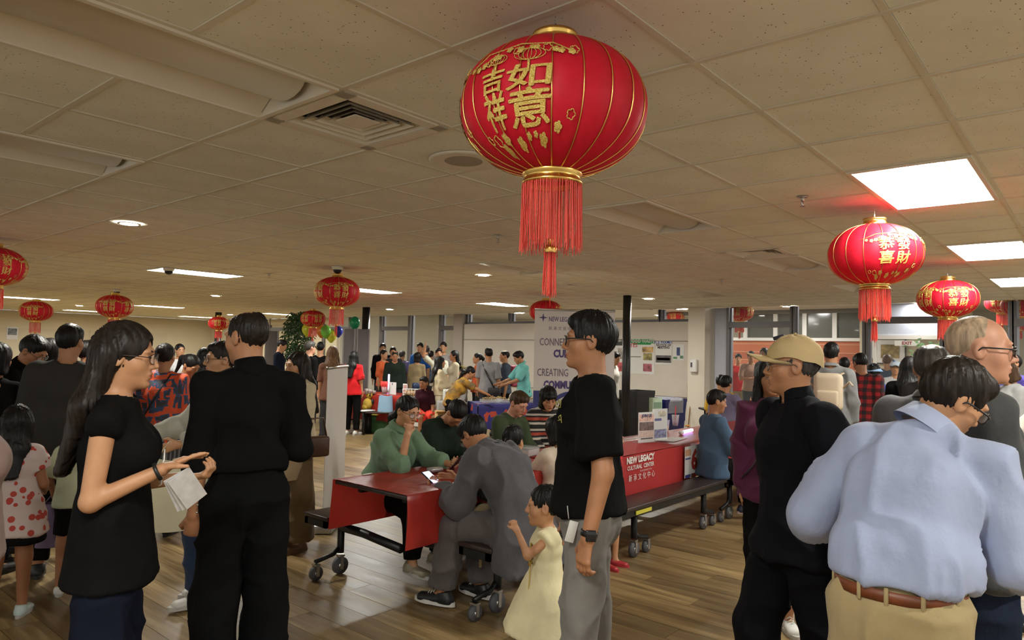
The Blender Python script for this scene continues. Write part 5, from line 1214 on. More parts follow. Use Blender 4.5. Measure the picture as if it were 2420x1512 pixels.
for k, (px, lb) in enumerate([(866, 'steel can on the far red table, leftmost'), (874, 'steel can in the middle of the far red table'), (884, 'short steel can beside the straw jar')]):
    p = on_red(px, 931); m = MB(); m.lathe([(0, 0), (.035, 0), (.036, .10 - .02 * k), (.03, .105 - .02 * k), (0, .105 - .02 * k)], 14); tag(m.build('drink_can', mat('can_silver', (.55, .5, .48), .3, .6), loc=p), lb, 'can', 'cans on the far red table')
p = on_red(980, 936); r = empty('wire_basket', p, ra, 'wire basket of snacks on the far red table', 'basket'); m = MB()
for k in range(7): x = -.2 + k * .067; m.tube([(x, -.1, 0), (x, -.11, .13)], .004, 4); m.tube([(x, .1, 0), (x, .11, .13)], .004, 4)
for z in (.0, .065, .13): m.tube([(-.2, -.105, z), (.2, -.105, z), (.2, .105, z), (-.2, .105, z), (-.2, -.105, z)], .004, 4)
m.build('wires', WHITE, r); m = MB()
for k in range(8): m.bbox((-.16 + .045 * k, 0, .05), (.04, .16, .09), .008, 1)
m.build('packets', mat('pack_tan', (.5, .3, .14), .6, var=.5, scale=18), r)
for k, (px, lb) in enumerate([(979, 'small blue jar behind the wire basket, left'), (986, 'small blue jar behind the wire basket, right')]):
    p = at_z(px, 922, .745); m = MB(); m.lathe([(0, 0), (.05, 0), (.05, .14), (.03, .16), (0, .16)], 14); tag(m.build('jar', mat('jar_blue', (.03, .06, .14), .3), loc=p), lb, 'jar', 'blue jars')
# bench with things in front of the red table
bp = at_z(845, 973, .43); bq = at_z(955, 976, .43); ba = math.atan2(bq[1] - bp[1], bq[0] - bp[0]); bl = np.linalg.norm(bq - bp); r = empty('bench', (bp[0], bp[1], 0), ba, 'black bench in front of the far red table', 'bench'); MB().bbox((bl / 2, .13, .42), (bl, .28, .03), .005, 1).build('seat', BTOP, r)
for x in (.12, bl - .12):
    m = MB(); m.tube([(x, .03, 0), (x, .03, .40), (x, .23, .40), (x, .23, 0)], .018, 8); m.build('leg', BMET, r)
u_ = np.array([math.cos(ba), math.sin(ba), 0]); v_ = np.array([-math.sin(ba), math.cos(ba), 0])
r = empty('plastic_bag', bp + u_ * .5 + v_ * .1 + [0, 0, .006], ba, 'light blue plastic bag standing on the far bench', 'bag'); m = MB(); m.grid(lambda u, v: (.15 * (1 - .15 * v) * math.cos(u * 6.283), .07 * math.sin(u * 6.283), .30 * v + .01 * math.sin(u * 20) * v), 24, 6); m.build('bag', mat('bag_blue', srgb(150, 185, 215), .4, bump=.6, bscale=18), r)
tag(MB().bbox((0, 0, .012), (.30, .22, .02), .006, 1).build('white_tray', WHITE, loc=bp + u_ * .12 + v_ * .12 + [0, 0, .006]), 'white tray on the left end of the far bench', 'tray')
r = empty('yellow_toy', bp + u_ * .1 + v_ * .35 + [0, 0, -.43], 0, 'yellow and black soft toy behind the far bench', 'toy'); m = MB(); m.ball((0, 0, .55), (.10, .09, .12)); m.ball((.03, 0, .72), .07); m.ball((-.06, 0, .50), .06); m.build('body', mat('toy_yellow', (.6, .4, .05), .8), r); m = MB(); m.ball((.06, -.07, .60), (.04, .03, .05)); m.ball((0, -.06, .72), .02); m.build('patch', INKK, r); m = MB(); m.cyl((0, 0, 0), (0, 0, .46), .1, 12); m.build('stand', BLK, r)
r = empty('green_crate', bp + u_ * .35 + v_ * .5 + [0, 0, -.43], ba, 'dark green crate under the far red table', 'crate'); MB().bbox((0, 0, .17), (.6, .35, .34), .02, 2).build('body', mat('crate_green', (.02, .09, .02), .5), r); MB().bbox((0, 0, .35), (.64, .38, .03), .01, 1).build('rim', mat('crate_rim', (.3, .3, .04), .5), r)
# blue table with food trays
BT = at_z(1165, 955, .74); BT2 = at_z(1262, 955, .74); b_a = math.atan2(BT2[1] - BT[1], BT2[0] - BT[0]); NAVY = NT('blue_print_cloth'); _n = NAVY.noise(NAVY.co(), 4.5, 2); NAVY.set(Base_Color=NAVY.ramp(_n, [(.0, (.02, .02, .16)), (.58, (.03, .03, .22)), (.60, (.45, .06, .03)), (.7, (.5, .1, .03))], 'CONSTANT'), Roughness=.7); NAVY = NAVY.m
ub = np.array([math.cos(b_a), math.sin(b_a), 0]); plain_table(BT - ub * .25, 1.6, .7, b_a, NAVY, 'serving table under the blue printed cloth', 'blue cloth with orange print on the food table', drop=.42)
o = MB().box((.95, -.06, .30), (1.45, -.045, .75)).build('red_flag_cloth', mat('plain_red', (.55, .03, .02), .7)); o.location = BT - ub * .25; o.location.z = 0; o.rotation_euler = (0, 0, b_a); tag(o, 'plain red cloth panel on the front of the blue table', 'cloth')
FOOD = mat('food_mix', (.30, .2, .08), .7, var=.8, scale=35)
vb = np.array([-math.sin(b_a), math.cos(b_a), 0])
for k, (u, v, lb) in enumerate([(.25, .25, 'clear tray of food nearest the mustard blouse'), (.62, .28, 'second clear tray of food on the blue table'), (.40, .52, 'stacked food tray at the back of the blue table'), (.95, .3, 'white food tray in front of the teal shirt'), (1.25, .35, 'last food tray behind the boy in olive')]):
    p = BT - ub * .22 + ub * u * .95 + vb * v; r = empty('food_tray', (p[0], p[1], .747 + (.0 if k != 2 else .0)), b_a, lb, 'tray', 'food trays on the blue table'); V = []
    MB().bbox((0, 0, .03), (.32, .22, .06), .015, 2).build('tray', CLEAR, r); m = MB(); rg = random.Random(k)
    for q in range(14): m.ball((rg.uniform(-.12, .12), rg.uniform(-.07, .07), rg.uniform(.03, .075)), rg.uniform(.02, .032), 8)
    m.build('food', FOOD, r)
p = at_z(1068, 948, .74); r = empty('small_oven', (p[0], p[1], .0), rad(-40), 'small white appliance with dark window behind the mustard blouse', 'appliance'); MB().bbox((0, 0, .84), (.3, .25, .2), .015, 2).build('body', WHITE, r); MB().cbox((-.02, -.13, .84), (.2, .01, .13)).build('window', DARK, r); MB().bbox((0, 0, .37), (.5, .4, .74), .02, 1).build('plinth', mat('grey_box', (.3, .29, .28), .7), r)
CARD = mat('cardboard', srgb(190, 150, 100), .8, var=.06, scale=4)
p = at_z(1060, 985, .5); r = empty('cardboard_box', (p[0], p[1], 0), rad(-35), 'open cardboard box below the mustard blouse', 'box'); MB().bbox((0, 0, .3), (.42, .34, .60), .006, 1).build('carton', CARD, r); MB().cbox((-.05, -.27, .60), (.40, .22, .006), Rx(rad(-12))).build('flap', CARD, r)
# grey partition screens, balloons, tree
PG = mat('screen_grey', srgb(112, 106, 108), .8, var=.05, scale=3)
for k, (px0, px1, py, D, lb) in enumerate([(812, 841, 776, 16.0, 'grey partition screen left of the black pillar'), (843, 874, 776, 16.0, 'grey partition screen behind the black pillar'), (628, 659, 781, 18.5, 'grey partition screen beside the indoor tree')]):
    a = at_d(px0, py, D); b = at_d(px1, py, D + (.15 if k == 1 else 0)); w = np.linalg.norm((b - a)[:2]); r = empty('partition_screen', ((a[0] + b[0]) / 2, (a[1] + b[1]) / 2, 0), math.atan2(b[1] - a[1], b[0] - a[0]), lb, 'partition', 'grey partition screens'); MB().bbox((0, 0, a[2] / 2 + .04), (w - .02, .05, a[2] - .1), .01, 1).build('panel', PG, r)
    m = MB(); m.box((-w / 2, -.03, 0), (-w / 2 + .03, .03, a[2])); m.box((w / 2 - .03, -.03, 0), (w / 2, .03, a[2])); m.build('frame', mat('screen_frame', srgb(150, 146, 146), .5), r); m = MB(); m.box((-w / 2, -.2, 0), (-w / 2 + .04, .2, .03)); m.box((w / 2 - .04, -.2, 0), (w / 2, .2, .03)); m.build('foot', BMET, r)
def balloon(px, py, D, c, nm, lb, hw=.13):
    p = at_d(px, py, D); r = empty('balloon', p, 0, lb, 'balloon', 'party balloons'); m = MB(); m.lathe([(hw * math.sin(a) * (1 - .12 * max(0, -math.cos(a))), hw * 1.22 * math.cos(a) - .02 * (math.cos(a) < -.9)) for a in np.linspace(0.001, math.pi - .05, 14)], 18); m.build('skin', mat('balloon_' + nm, c, .25, spec=.6), r); m = MB(); m.lathe([(.005, -hw * 1.2), (.018, -hw * 1.3)], 8); m.tube([(0, 0, -hw * 1.25), (.02, 0, -hw * 1.25 - .5)], .002, 4); m.build('knot', mat('balloon_' + nm, c, .25), r)
balloon(838, 763, 17.0, (.0, .30, .12), 'teal', 'green balloon floating above the grey screen'); balloon(726, 779, 17.5, (.6, .62, .04), 'yellow', 'yellow balloon left behind the dark lantern'); balloon(760, 782, 17.5, (.75, .22, .03), 'orange', 'orange balloon beside the lime balloon'); balloon(770, 783, 17.2, (.2, .6, .08), 'lime', 'lime green balloon between the two lanterns'); balloon(783, 793, 17.3, (.66, .7, .05), 'lemon', 'lemon balloon hanging lowest above the brown hair'); balloon(800, 783, 17.4, (.03, .05, .45), 'blue', 'blue balloon behind the red lantern fringe', .11)
p = at_d(702, 880, 18.0); r = empty('indoor_tree', (p[0], p[1], 0), 0, 'tall leafy indoor tree left of the balloons', 'tree'); m = MB(); rg = random.Random(5)
m.tube([(0, 0, .2), (.04, 0, .9), (-.03, .02, 1.5), (.02, 0, 2.2)], [.035, .03, .026, .012], 8)
for k in range(14): z = 1.0 + k * .08; a_ = k * 2.4; m.tube([(0, 0, z), (.18 * math.cos(a_), .18 * math.sin(a_), z + .12), (.34 * math.cos(a_), .34 * math.sin(a_), z + .10)], [.012, .008, .004], 5)
m.build('trunk', mat('bark', (.16, .12, .08), .8), r)
V = []; F = []
for k in range(2200):
    z = rg.uniform(1.05, 2.5); s = math.sin((z - .9) / 1.75 * math.pi) ** .6 * .42; a_ = rg.uniform(0, 6.28); q = s * math.sqrt(rg.random()); c = np.array([q * math.cos(a_), q * math.sin(a_), z + .05 * math.sin(a_ * 3)]); d = n3([rg.uniform(-1, 1), rg.uniform(-1, 1), rg.uniform(-1.2, .1)]); e_ = n3(np.cross(d, [rg.random(), rg.random(), .3])); b0 = len(V); V += [c, c + d * .05 + e_ * .018, c + d * .1, c + d * .05 - e_ * .018]; F.append((b0, b0 + 1, b0 + 2, b0 + 3))
me = mesh_np('foliage', np.array(V), np.array(F), False); me.materials.append(mat('leaf_green', (.03, .085, .025), .5, var=.5, scale=8)); tag(link(bpy.data.objects.new('foliage', me), r), kind='stuff'); m = MB(); m.lathe([(0, 0), (.16, 0), (.2, .35), (.18, .35), (.17, .3), (0, .3)], 20); m.build('pot', mat('pot_dark', (.06, .05, .04), .6), r)
p = at_d(2205, 850, 15.5); r = empty('potted_plant', (p[0], p[1], 0), 0, 'bright leafy plant behind the glass near the doorway', 'plant'); V = []; F = []
for k in range(500):
    c = np.array([rg.gauss(0, .22), rg.gauss(0, .2), 1.72 + rg.gauss(0, .14)]); d = n3([rg.uniform(-1, 1), rg.uniform(-1, 1), rg.uniform(-.6, .6)]); e_ = n3(np.cross(d, [rg.random(), rg.random(), .3])); b0 = len(V); V += [c, c + d * .07 + e_ * .03, c + d * .14, c + d * .07 - e_ * .03]; F.append((b0, b0 + 1, b0 + 2, b0 + 3))
me = mesh_np('foliage', np.array(V), np.array(F), False); me.materials.append(mat('leaf_pale', (.2, .36, .16), .5, var=.4, scale=8)); tag(link(bpy.data.objects.new('foliage', me), r), kind='stuff'); m = MB(); m.tube([(0, 0, 1.05), (.02, 0, 1.4), (-.02, 0, 1.7)], .02, 6); m.build('stem', mat('bark', (.16, .12, .08), .8), r); m = MB(); m.lathe([(0, 0), (.2, 0), (.24, 1.0), (.24, 1.1), (.2, 1.08), (0, 1.06)], 20); m.build('planter', WHITE, r)
# serving table at right, black table by the glass, red table at left
p = at_d(2062, 930, 10.4); plain_table((p[0], p[1] - .5), 1.4, .7, rad(-52), mat('cloth_grey', srgb(120, 112, 106), .8), 'serving table at right between the plaid shirt and the black coat', 'grey cloth on the right serving table', z=.86, drop=.5)
for k, (du, lb) in enumerate([(.3, 'tray of reddish snacks next to the plaid shirt'), (.75, 'tray of reddish snacks next to the black coat')]):
    R_ = Rz(rad(-52)); q = np.array([p[0], p[1] - .5, 0]) + R_ @ np.array([du, .3, 0]); r = empty('snack_tray', (q[0], q[1], .865), rad(-52), lb, 'tray', 'snack trays at right'); MB().bbox((0, 0, .03), (.36, .3, .06), .012, 1).build('tray', WHITE, r); m = MB()
    for i in range(22): m.ball((rg.uniform(-.14, .14), rg.uniform(-.11, .11), rg.uniform(.06, .1)), rg.uniform(.02, .035), 8)
    m.build('snacks', mat('snack_red', (.32, .08, .05), .5, var=.5, scale=30), r)
p = at_d(1755, 930, 11.8); t = empty('black_table', (p[0], p[1], 0), rad(-50), 'black table with white cups near the glass front', 'table'); MB().bbox((0, 0, .72), (1.3, .7, .03), .006, 1).build('tabletop', BLK, t)
for x in (-.55, .55):
    for y in (-.28, .28): m = MB(); m.cyl((x, y, 0), (x, y, .71), .02, 8); m.build('leg', BMET, t)
for k, (dx, dy, lb) in enumerate([(-.35, -.1, 'white cup at the left of the black table'), (-.15, .05, 'white cup in the middle of the black table'), (.1, -.15, 'white cup at the right of the black table')]):
    q = np.array([p[0], p[1], .736]) + Rz(rad(-50)) @ np.array([dx, dy, 0]); m = MB(); m.lathe([(0, 0), (.04, 0), (.055, .11), (.05, .11), (.037, .01)], 16); tag(m.build('cup', WHITE, loc=q), lb, 'cup', 'white cups on the black table')
p = at_d(105, 1000, 6.6); plain_table((p[0] - .2, p[1] - .5), 1.8, .75, rad(100), REDC, 'serving table in the crowd at the left', 'red cloth glimpsed between the dark jackets at left', drop=.5)
# ---------------------------------------------------------------- people: fabrics
C = lambda n, *rgb, **k: cloth('cloth_' + n, srgb(*rgb), **k)
BLACKC = C('black', 17, 16, 16); NAVYC = C('navy', 20, 24, 38); CHAR = C('charcoal', 50, 50, 52); JEAN = C('jean', 40, 56, 86); DKJEAN = C('dkjean', 34, 42, 60); GREYJ = C('greyjean', 128, 124, 120); KHAKI = C('khaki', 160, 142, 104)
GREYT = C('greytee', 74, 76, 78); BEIGE = C('beige', 200, 184, 152); BROWNP = C('brownpant', 112, 92, 66); SAGE = C('sage', 104, 130, 104); COAT = C('greycoat', 86, 84, 88); GREYP = C('greypant', 92, 86, 86); OLIVE = C('olive', 62, 74, 50); WHITEC = C('white', 205, 205, 205)
CREAMC = C('cream', 226, 214, 172); PURP = C('plum', 92, 40, 72); MAUVE = C('mauve', 168, 140, 132); TEAL = C('teal', 110, 180, 176); MUST = NT('mustard_print'); ORNG = C('orange', 214, 100, 56); REDT = C('redtee', 196, 24, 30); KH2 = C('taupe', 150, 132, 98); DENIM = C('denim', 72, 96, 124); LAV = C('lavender', 118, 112, 138); STEELB = C('slate', 74, 86, 104); MAROON = C('maroon', 52, 22, 30); LGREY = C('lightgrey', 160, 160, 158); BLUEC = C('blue', 34, 90, 168); TANC = C('tan', 176, 140, 118); YEL = C('yellow', 214, 170, 50); VIO = C('violet', 74, 64, 146); GREENP = C('palegreen', 190, 196, 164); DKGREEN = C('darkgreen', 34, 44, 36)
_n = MUST.noise(MUST.co(), 9, 4); MUST.set(Base_Color=MUST.ramp(_n, [(.35, srgb(196, 148, 52)), (.5, srgb(150, 112, 48)), (.65, srgb(110, 92, 66))]), Roughness=.85); MUST = MUST.m
def bands(name, axis, freq, stops, rough=.85, noise=0.0):
    t = NT(name); s = t.node('ShaderNodeSeparateXYZ'); t.l.new(t.co(), s.inputs[0]); v = t.math('MULTIPLY', s.outputs[axis], freq); v = t.math('FRACT', v)
    t.set(Base_Color=t.ramp(v, stops, 'CONSTANT'), Roughness=rough); t.bump(t.noise(t.co(), 26, 3), .3, .01); return t.m
STRIPE = bands('striped_knit', 2, 7.0, [(0, (.012, .01, .01)), (.28, (.55, .5, .42)), (.42, (.012, .01, .01)), (.55, (.4, .06, .03)), (.75, (.02, .01, .01)), (.86, (.55, .5, .42))]); PLEAT = bands('pleat_stripe', 0, 38.0, [(0, (.05, .05, .055)), (.5, (.22, .22, .23)), (.8, (.05, .05, .055))])
def plaid():
    t = NT('red_plaid'); s = t.node('ShaderNodeSeparateXYZ'); t.l.new(t.co(), s.inputs[0]); a = t.math('GREATER_THAN', t.math('FRACT', t.math('MULTIPLY', s.outputs[0], 11)), .5); b = t.math('GREATER_THAN', t.math('FRACT', t.math('MULTIPLY', s.outputs[2], 11)), .5)
    k = t.math('MULTIPLY', t.math('ADD', a, b), .5); t.set(Base_Color=t.ramp(k, [(0, (.3, .012, .014)), (.4, (.09, .008, .01)), (.8, (.015, .01, .012))], 'CONSTANT'), Roughness=.9); return t.m
PLAID = plaid()
def berries():
    t = NT('strawberry_print'); v = t.node('ShaderNodeTexVoronoi'); v.inputs['Scale'].default_value = 19; t.l.new(t.co(), v.inputs['Vector']); k = t.ramp(v.outputs['Distance'], [(0, (.42, .05, .035)), (.30, (.42, .05, .035)), (.34, (.55, .44, .42))], 'CONSTANT'); t.set(Base_Color=k, Roughness=.85); t.bump(t.noise(t.co(), 22, 3), .3, .01); return t.m
BERRY = berries()
def orbl():
    t = NT('orange_blue_print'); a = t.noise(t.co((26, 26, 4)), 1.0, 3); b = t.noise(t.co((5, 5, 24)), 1.0, 3); k = t.math('MAXIMUM', a, b); t.set(Base_Color=t.ramp(k, [(0, srgb(60, 60, 66)), (.47, srgb(52, 78, 116)), (.545, srgb(220, 84, 44)), (.68, srgb(176, 88, 60))], 'CONSTANT'), Roughness=.75); t.bump(t.noise(t.co(), 22, 3), .3, .01); return t.m
ORBL = orbl()
SHIRTB = C('shirtblue', 158, 168, 198, rough=.75, var=.04)
SH_W = mat('shoe_white', (.66, .64, .6), .5); SH_K = mat('shoe_black', (.014, .014, .015), .45); SH_G = mat('shoe_greyblue', srgb(190, 205, 205), .5); SOLE = mat('sole_pale', (.5, .48, .44), .6); LACE = mat('lace', (.6, .58, .52), .7); RED_S = mat('croc_red', (.42, .03, .04), .5); LEATH = mat('belt_leather', srgb(110, 56, 28), .45, var=.2, scale=30); SHOEN = mat('shoe_navy', (.03, .035, .07), .5); SH_T = mat('shoe_tan', (.2, .11, .06), .5)
def T(m, **k): return dict(m=m, **k)
W_ = dict(m=SH_W, sole=SOLE, lace=LACE); K_ = dict(m=SH_K, sole=SH_K)
def hold(J, nm, d=.085, n=.03):   # world point in a hand
    p = J['wr' + nm] + J['fd' + nm] * d * J['S'] + J['palmn' + nm] * n * J['S']; return Rz(J['ang']) @ p + J['base']
def wpt(J, p): return Rz(J['ang']) @ np.asarray(p, float) + J['base']
def ring(J, nm, t, r, w, m, name):
    c = J['el' + nm] + (J['wr' + nm] - J['el' + nm]) * t; mb = MB(); mb.lathe([(r, -w / 2), (r * 1.1, -w / 2), (r * 1.1, w / 2), (r, w / 2), (r, -w / 2)], 20, c, frame_z(J['fd' + nm], (.3, .5, .8))); return mb.build(name, m, J['root'])
# ---------------------------------------------------------------- foreground
J = person(302, 765, 2.5, 80, 'woman in black sleeveless top and glasses with long dark hair, profile', sex='f', w=.93, hair='half', haircol='dark', skin_i=0, eyes=True, lod=0, head=(2, 4, 0), handR='flat', handL='hold',
    armR=((.10, -.10, -1), (-.12, .9, .42), (.1, .35, -1)), armL=((.02, .05, -1), (-.25, .9, .12), (.2, -.3, .6)), topw=T(BLACKC, sleeve=.14, ease=.02, hem=.13, fold=.010, flare=.026, name='top', sease=.008), bottom=T(NAVYC, ease=.004, kease=.045, cuff=.09), shoes=K_)
glasses(J, mat('frame_brown', (.03, .015, .012), .3)); ring(J, 'R', .93, .029, .012, BLK, 'bracelet')
m = MB(); c = J['chest'] + np.array([.06, .155, -.05])
for k in range(5): m.tube([c + [.01 * k - .03, 0, .04 - .02 * k], c + [.012 * k, .004, .01 - .02 * k], c + [.02 + .005 * k, -.004, -.02 - .014 * k]], .003, 4)
m.build('white_print', mat('print_white', (.78, .72, .68), .7), J['root'])
p = hold(J, 'R', .05, .05); r = empty('leaflets', p, J['ang'], 'white printed leaflets held by the woman in black sleeveless top', 'leaflet'); m = MB()
for k in range(3): m.cbox((.005 * k, .01 * k, -.05 + .004 * k), (.002, .08, .15), Rz(rad(20)) @ Rx(rad(28 + 4 * k)) @ Ry(rad(25)))
m.build('sheets', mat('leaflet_white', (.66, .64, .64), .6, var=.12, scale=30), r)
J = person(585, 735, 3.2, -166, 'man in black shirt and black trousers seen from behind', sex='m', w=.90, hair='thin', haircol='dark', skin_i=1, lod=0, head=(-28, 6, 0), armL=((.09, .0, -1), (.03, .12, -1), (-.5, .8, 0)), handL='fist', armR=((.22, -.05, -1), (-.55, .8, .15)),
    topw=T(BLACKC, sleeve=1.96, ease=.022, tuck=.10, blouse=.008, collar=dict(h=.04, fold=0, r=.066), sease=.016, cuff=1.4, fscale=(8, 8, 3)), bottom=T(C('blackpant', 13, 13, 14), ease=.024, kease=.04, cuff=.055, waist=.15), shoes=K_, hands=(1, 0))
m = MB(); 
for k, t in enumerate((.80, .93)): m.ball(J['elL'] + (J['wrL'] - J['elL']) * t + np.array([0, -.055, .0]) * J['S'], .006, 8)
m.build('cuff_button', STEEL, J['root'])
J = person(1393, 738, 3.02, -86, 'man in black tee, glasses and grey jeans standing in profile', sex='m', w=1.0, hair='short', haircol='black', skin_i=1, eyes=True, lod=0, head=(4, -2, 0), armL=((.22, -.10, -1), (.05, .22, -1), (-.6, -.7, 0)), handL='relax', armR='down',
    topw=T(BLACKC, sleeve=.80, ease=.022, hem=.01, flare=.006, sease=.026), bottom=T(GREYJ, ease=.014, kease=.018, cuff=.022, fold=.014), shoes=K_, legL=((.03, .08, -1), (.01, -.04, -1)), legR=((.03, -.06, -1), (.01, -.10, -1)), hands=(1, 0))
glasses(J, r=.0026); o = ring(J, 'L', .93, .031, .022, BLK, 'watch'); wr = J['elL'] + (J['wrL'] - J['elL']) * .93
m = MB(); m.bbox(wr + np.array([-.036, -.004, 0]) * J['S'], (.012, .04, .044), .004, 2); m.build('dial', mat('watch_glass', (.01, .01, .012), .08), o)
m = MB(); c = J['hpL'] + np.array([-.10, .075, -.05]) * J['S']; m.bbox(c, (.004, .036, .085), .002, 1, Rx(rad(14))); m.tube([c + [0, .012, .05], c + [.004, .018, .10]], .002, 5); m.build('badge', mat('badge_white', (.72, .7, .66), .5), J['root'])
GOLDP = mat('gold_print', (.45, .38, .08), .6); m = MB(); c = J['chest'] + np.array([-.085, .128, .03]) * J['S']; q = lambda x, z: c + np.array([-x * .75, -x * .55 + (-.02 if z < -.03 else 0), z])
for P in ([(-.02, .03), (-.016, .055), (-.006, .04), (.002, .06), (.012, .045), (.02, .062), (.016, .03), (-.02, .03)], [(.02, 0), (.004, -.01), (-.008, -.04), (-.006, -.075), (.004, -.09), (.018, -.07), (.026, -.03), (.02, 0)], [(-.006, -.055), (.02, -.045)], [(0, -.025), (.02, -.02)]): m.tube([q(*p) for p in P], .0022, 4)
m.build('gold_emblem', GOLDP, J['root'])
J = person(1872, 797, 2.9, -60, 'man in beige baseball cap and black zip pullover looking left', sex='m', w=1.0, hair='capped', haircol='grey', skin_i=1, eyes=True, lod=0, head=(26, 0, 0), armL=((.42, -.30, -.85), (.1, -.1, -1)), armR=((.0, -.12, -1), (.0, .05, -1)), hands=(0, 0),
    topw=T(C('inkblack', 18, 18, 23), sleeve=1.96, ease=.024, hem=.10, flare=.012, collar=dict(h=.05, fold=0, r=.064)), bottom=T(C('inkpant', 14, 14, 18), ease=.02, kease=.03, cuff=.05), legL='stepb', legR='stepf', shoes=K_)
glasses(J, mat('frame_thin', (.12, .1, .09), .25, .6)); CAPM = mat('cap_beige', srgb(196, 172, 126), .85, bump=.4, bscale=60)
def cap_hat(J, m_, brim=True, bucket=False, S1=1.0, band=None):
    hS = J['hs']; R = J['Rhd']; HR = lambda p: J['skull'] + R @ (np.asarray(p, float) * hS); mb = MB(); n = 28; V = []; F = []; rows = 9
    for i in range(rows + 1):
        a = math.pi / 2 * i / rows
        for k in range(n):
            t = 2 * math.pi * k / n; x, y = .089 * math.sin(t) * math.sin(a + .02), -.012 + .112 * math.cos(t) * math.sin(a + .02); z = .035 + .098 * math.cos(a) - (.035 * max(0, -math.cos(t)) if i == rows else 0) + .004 * math.sin(t * 6 + i)
            V.append(HR((x, y, z)))
    for i in range(rows):
        for k in range(n): F.append((i * n + k, i * n + (k + 1) % n, (i + 1) * n + (k + 1) % n, (i + 1) * n + k))
    mb.add(V, F, True); o = mb.build('cap' if not bucket else 'hat', m_, J['root'])
    if bucket: mb = MB(); mb.lathe([(.09 * hS, .045 * hS), (.125 * hS, .01 * hS), (.128 * hS, .012 * hS), (.095 * hS, .05 * hS)], 24, J['skull'] + R @ np.array([0, -.008, 0]) * hS, R); mb.build('brim', m_, o)
    elif brim:
        mb = MB(); mb.grid(lambda u, v: HR(((u - .5) * .155 * (1 - .25 * v * v) , .085 + v * .10 - .09 * (2 * u - 1) ** 2 * (1 - .35 * v), .042 + .012 * v - .030 * (2 * u - 1) ** 2 - .0)), 14, 8); mb.grid(lambda u, v: HR(((u - .5) * .155 * (1 - .25 * v * v), .085 + v * .10 - .09 * (2 * u - 1) ** 2 * (1 - .35 * v), .038 + .012 * v - .030 * (2 * u - 1) ** 2)), 14, 8); mb.build('visor', m_, o)
        mb = MB(); mb.ball(HR((0, -.012, .134)), .008 * hS, 8); mb.build('button', m_, o)
        if band: mb = MB(); mb.tube([HR((.012 + .01 * k, .03 + .02 * k, .128 - .006 * k)) for k in range(3)], .009 * hS, 6); mb.build('patch', band, o)
    return o
cap_hat(J, CAPM, band=mat('cap_mark', (.03, .03, .05), .8)); m = MB(); c = J['neck'] + np.array([0, .075, -.06]) * J['S']; m.tube([c + [0, -.008, .05], c + [0, .004, 0], c + [0, .022, -.08]], .003, 5); m.bbox(c + [0, .008, .0], (.008, .006, .022), .002, 1); m.build('zip', STEEL, J['root'])
J = person(1824, 850, 4.25, 8, 'woman in plum sweatshirt with long black hair behind the capped man', sex='f', hair='long', skin_i=1, eyes=True, lod=0, armR=((.14, -.02, -1), (-.05, .15, -1), (-.6, .6, 0)), handR='relax', topw=T(PURP, sleeve=1.93, ease=.028, hem=.10, sease=.03, cuff=.6), bottom=T(BLACKC, ease=.012, len=1.82, cuff=.02), shoes=dict(m=SH_W, sole=SOLE, lace=LACE, high=.10), legR='stepf')
m = MB(); a = J['shL'] + np.array([-.02, .1, .03]); m.tube([a, J['chest'] + [0, .15, 0], J['waist'] + [.12, .125, -.02], J['pel'] + [.2, .02, -.02]], .010, 6, flat=.4); m.build('bag_strap', BLK, J['root'])
J = person(2250, 851, 2.16, 170, 'man in light blue checked shirt, belt and khakis bending forward at right', sex='m', w=1.02, lean=24, side=3, hunch=8, head=(44, 32, 12), hair='short', haircol='dark', skin_i=0, lod=0, armL=((.5, -.05, -.8), (-.35, 1, -.15)), armR=((.28, .0, -1), (-.45, .9, .12)), hands=(0, 0),
    topw=T(SHIRTB, sleeve=1.96, ease=.030, tuck=.075, k=.04, blouse=.012, sease=.03, collar=dict(h=.055, r=.082), fold=.018, fscale=(10, 10, 2.0)), bottom=T(KHAKI, ease=.022, kease=.03, waist=.105, fold=.012), shoes=dict(m=SH_T))
glasses(J, r=.0024); S = J['S']; m = MB(); bz = J['pel'] + np.array([0, 0, .052 * S]); n = 40
for k in range(n): pass
m.lathe([(1, -.017 * S), (1.018, -.017 * S), (1.018, .017 * S), (1, .017 * S)], 40); V = np.array(m.V); V[:, 0] *= .172 * S; V[:, 1] *= .120 * S; m.V = [tuple(v + bz) for v in V]; bo = m.build('belt', LEATH, J['root'])
for a in (200, 245, 270, 300, 335, 20, 160, 90):
    m = MB(); c = bz + np.array([.176 * S * math.cos(rad(a)), .124 * S * math.sin(rad(a)), 0]); m.bbox(c, (.012, .008, .05), .003, 1, Rz(rad(a + 90))); m.build('belt_loop', KHAKI, bo)
m = MB(); c = J['pel'] + np.array([.09, -.152, -.09]) * S; m.tube([c + [-.06, .0, 0], c + [.06, .03, 0]], .0035, 5); m.build('pocket_welt', KHAKI, J['root']); m = MB(); m.ball(c + [0, .004, -.02], .007, 8); m.build('pocket_button', mat('button_tan', (.25, .17, .09), .4), J['root'])
J = person(2316, 746, 2.55, 106, 'bald man in glasses and grey tee facing right', sex='m', w=1.08, hair='buzz', haircol='stub', skin_i=4, eyes=True, lod=0, head=(8, 3, 0), armR=((.16, .1, -1), (-.2, .7, -.6)), armL='down', topw=T(GREYT, sleeve=.95, ease=.024, hem=.10, sease=.024), bottom=T(DKJEAN), shoes=K_, hands=(0, 1)); glasses(J, r=.0024)
J = person(2205, 811, 3.25, 168, 'man with thinning dark hair in grey jacket between the bending man and the black coat', sex='m', w=1.12, hair='thin', haircol='grey', skin_i=1, lod=1, hands=(0, 0), topw=T(C('greyjacket', 84, 82, 84), sleeve=1.95, ease=.03, collar=dict(h=.03, r=.068)), bottom=T(DKJEAN), shoes=K_)
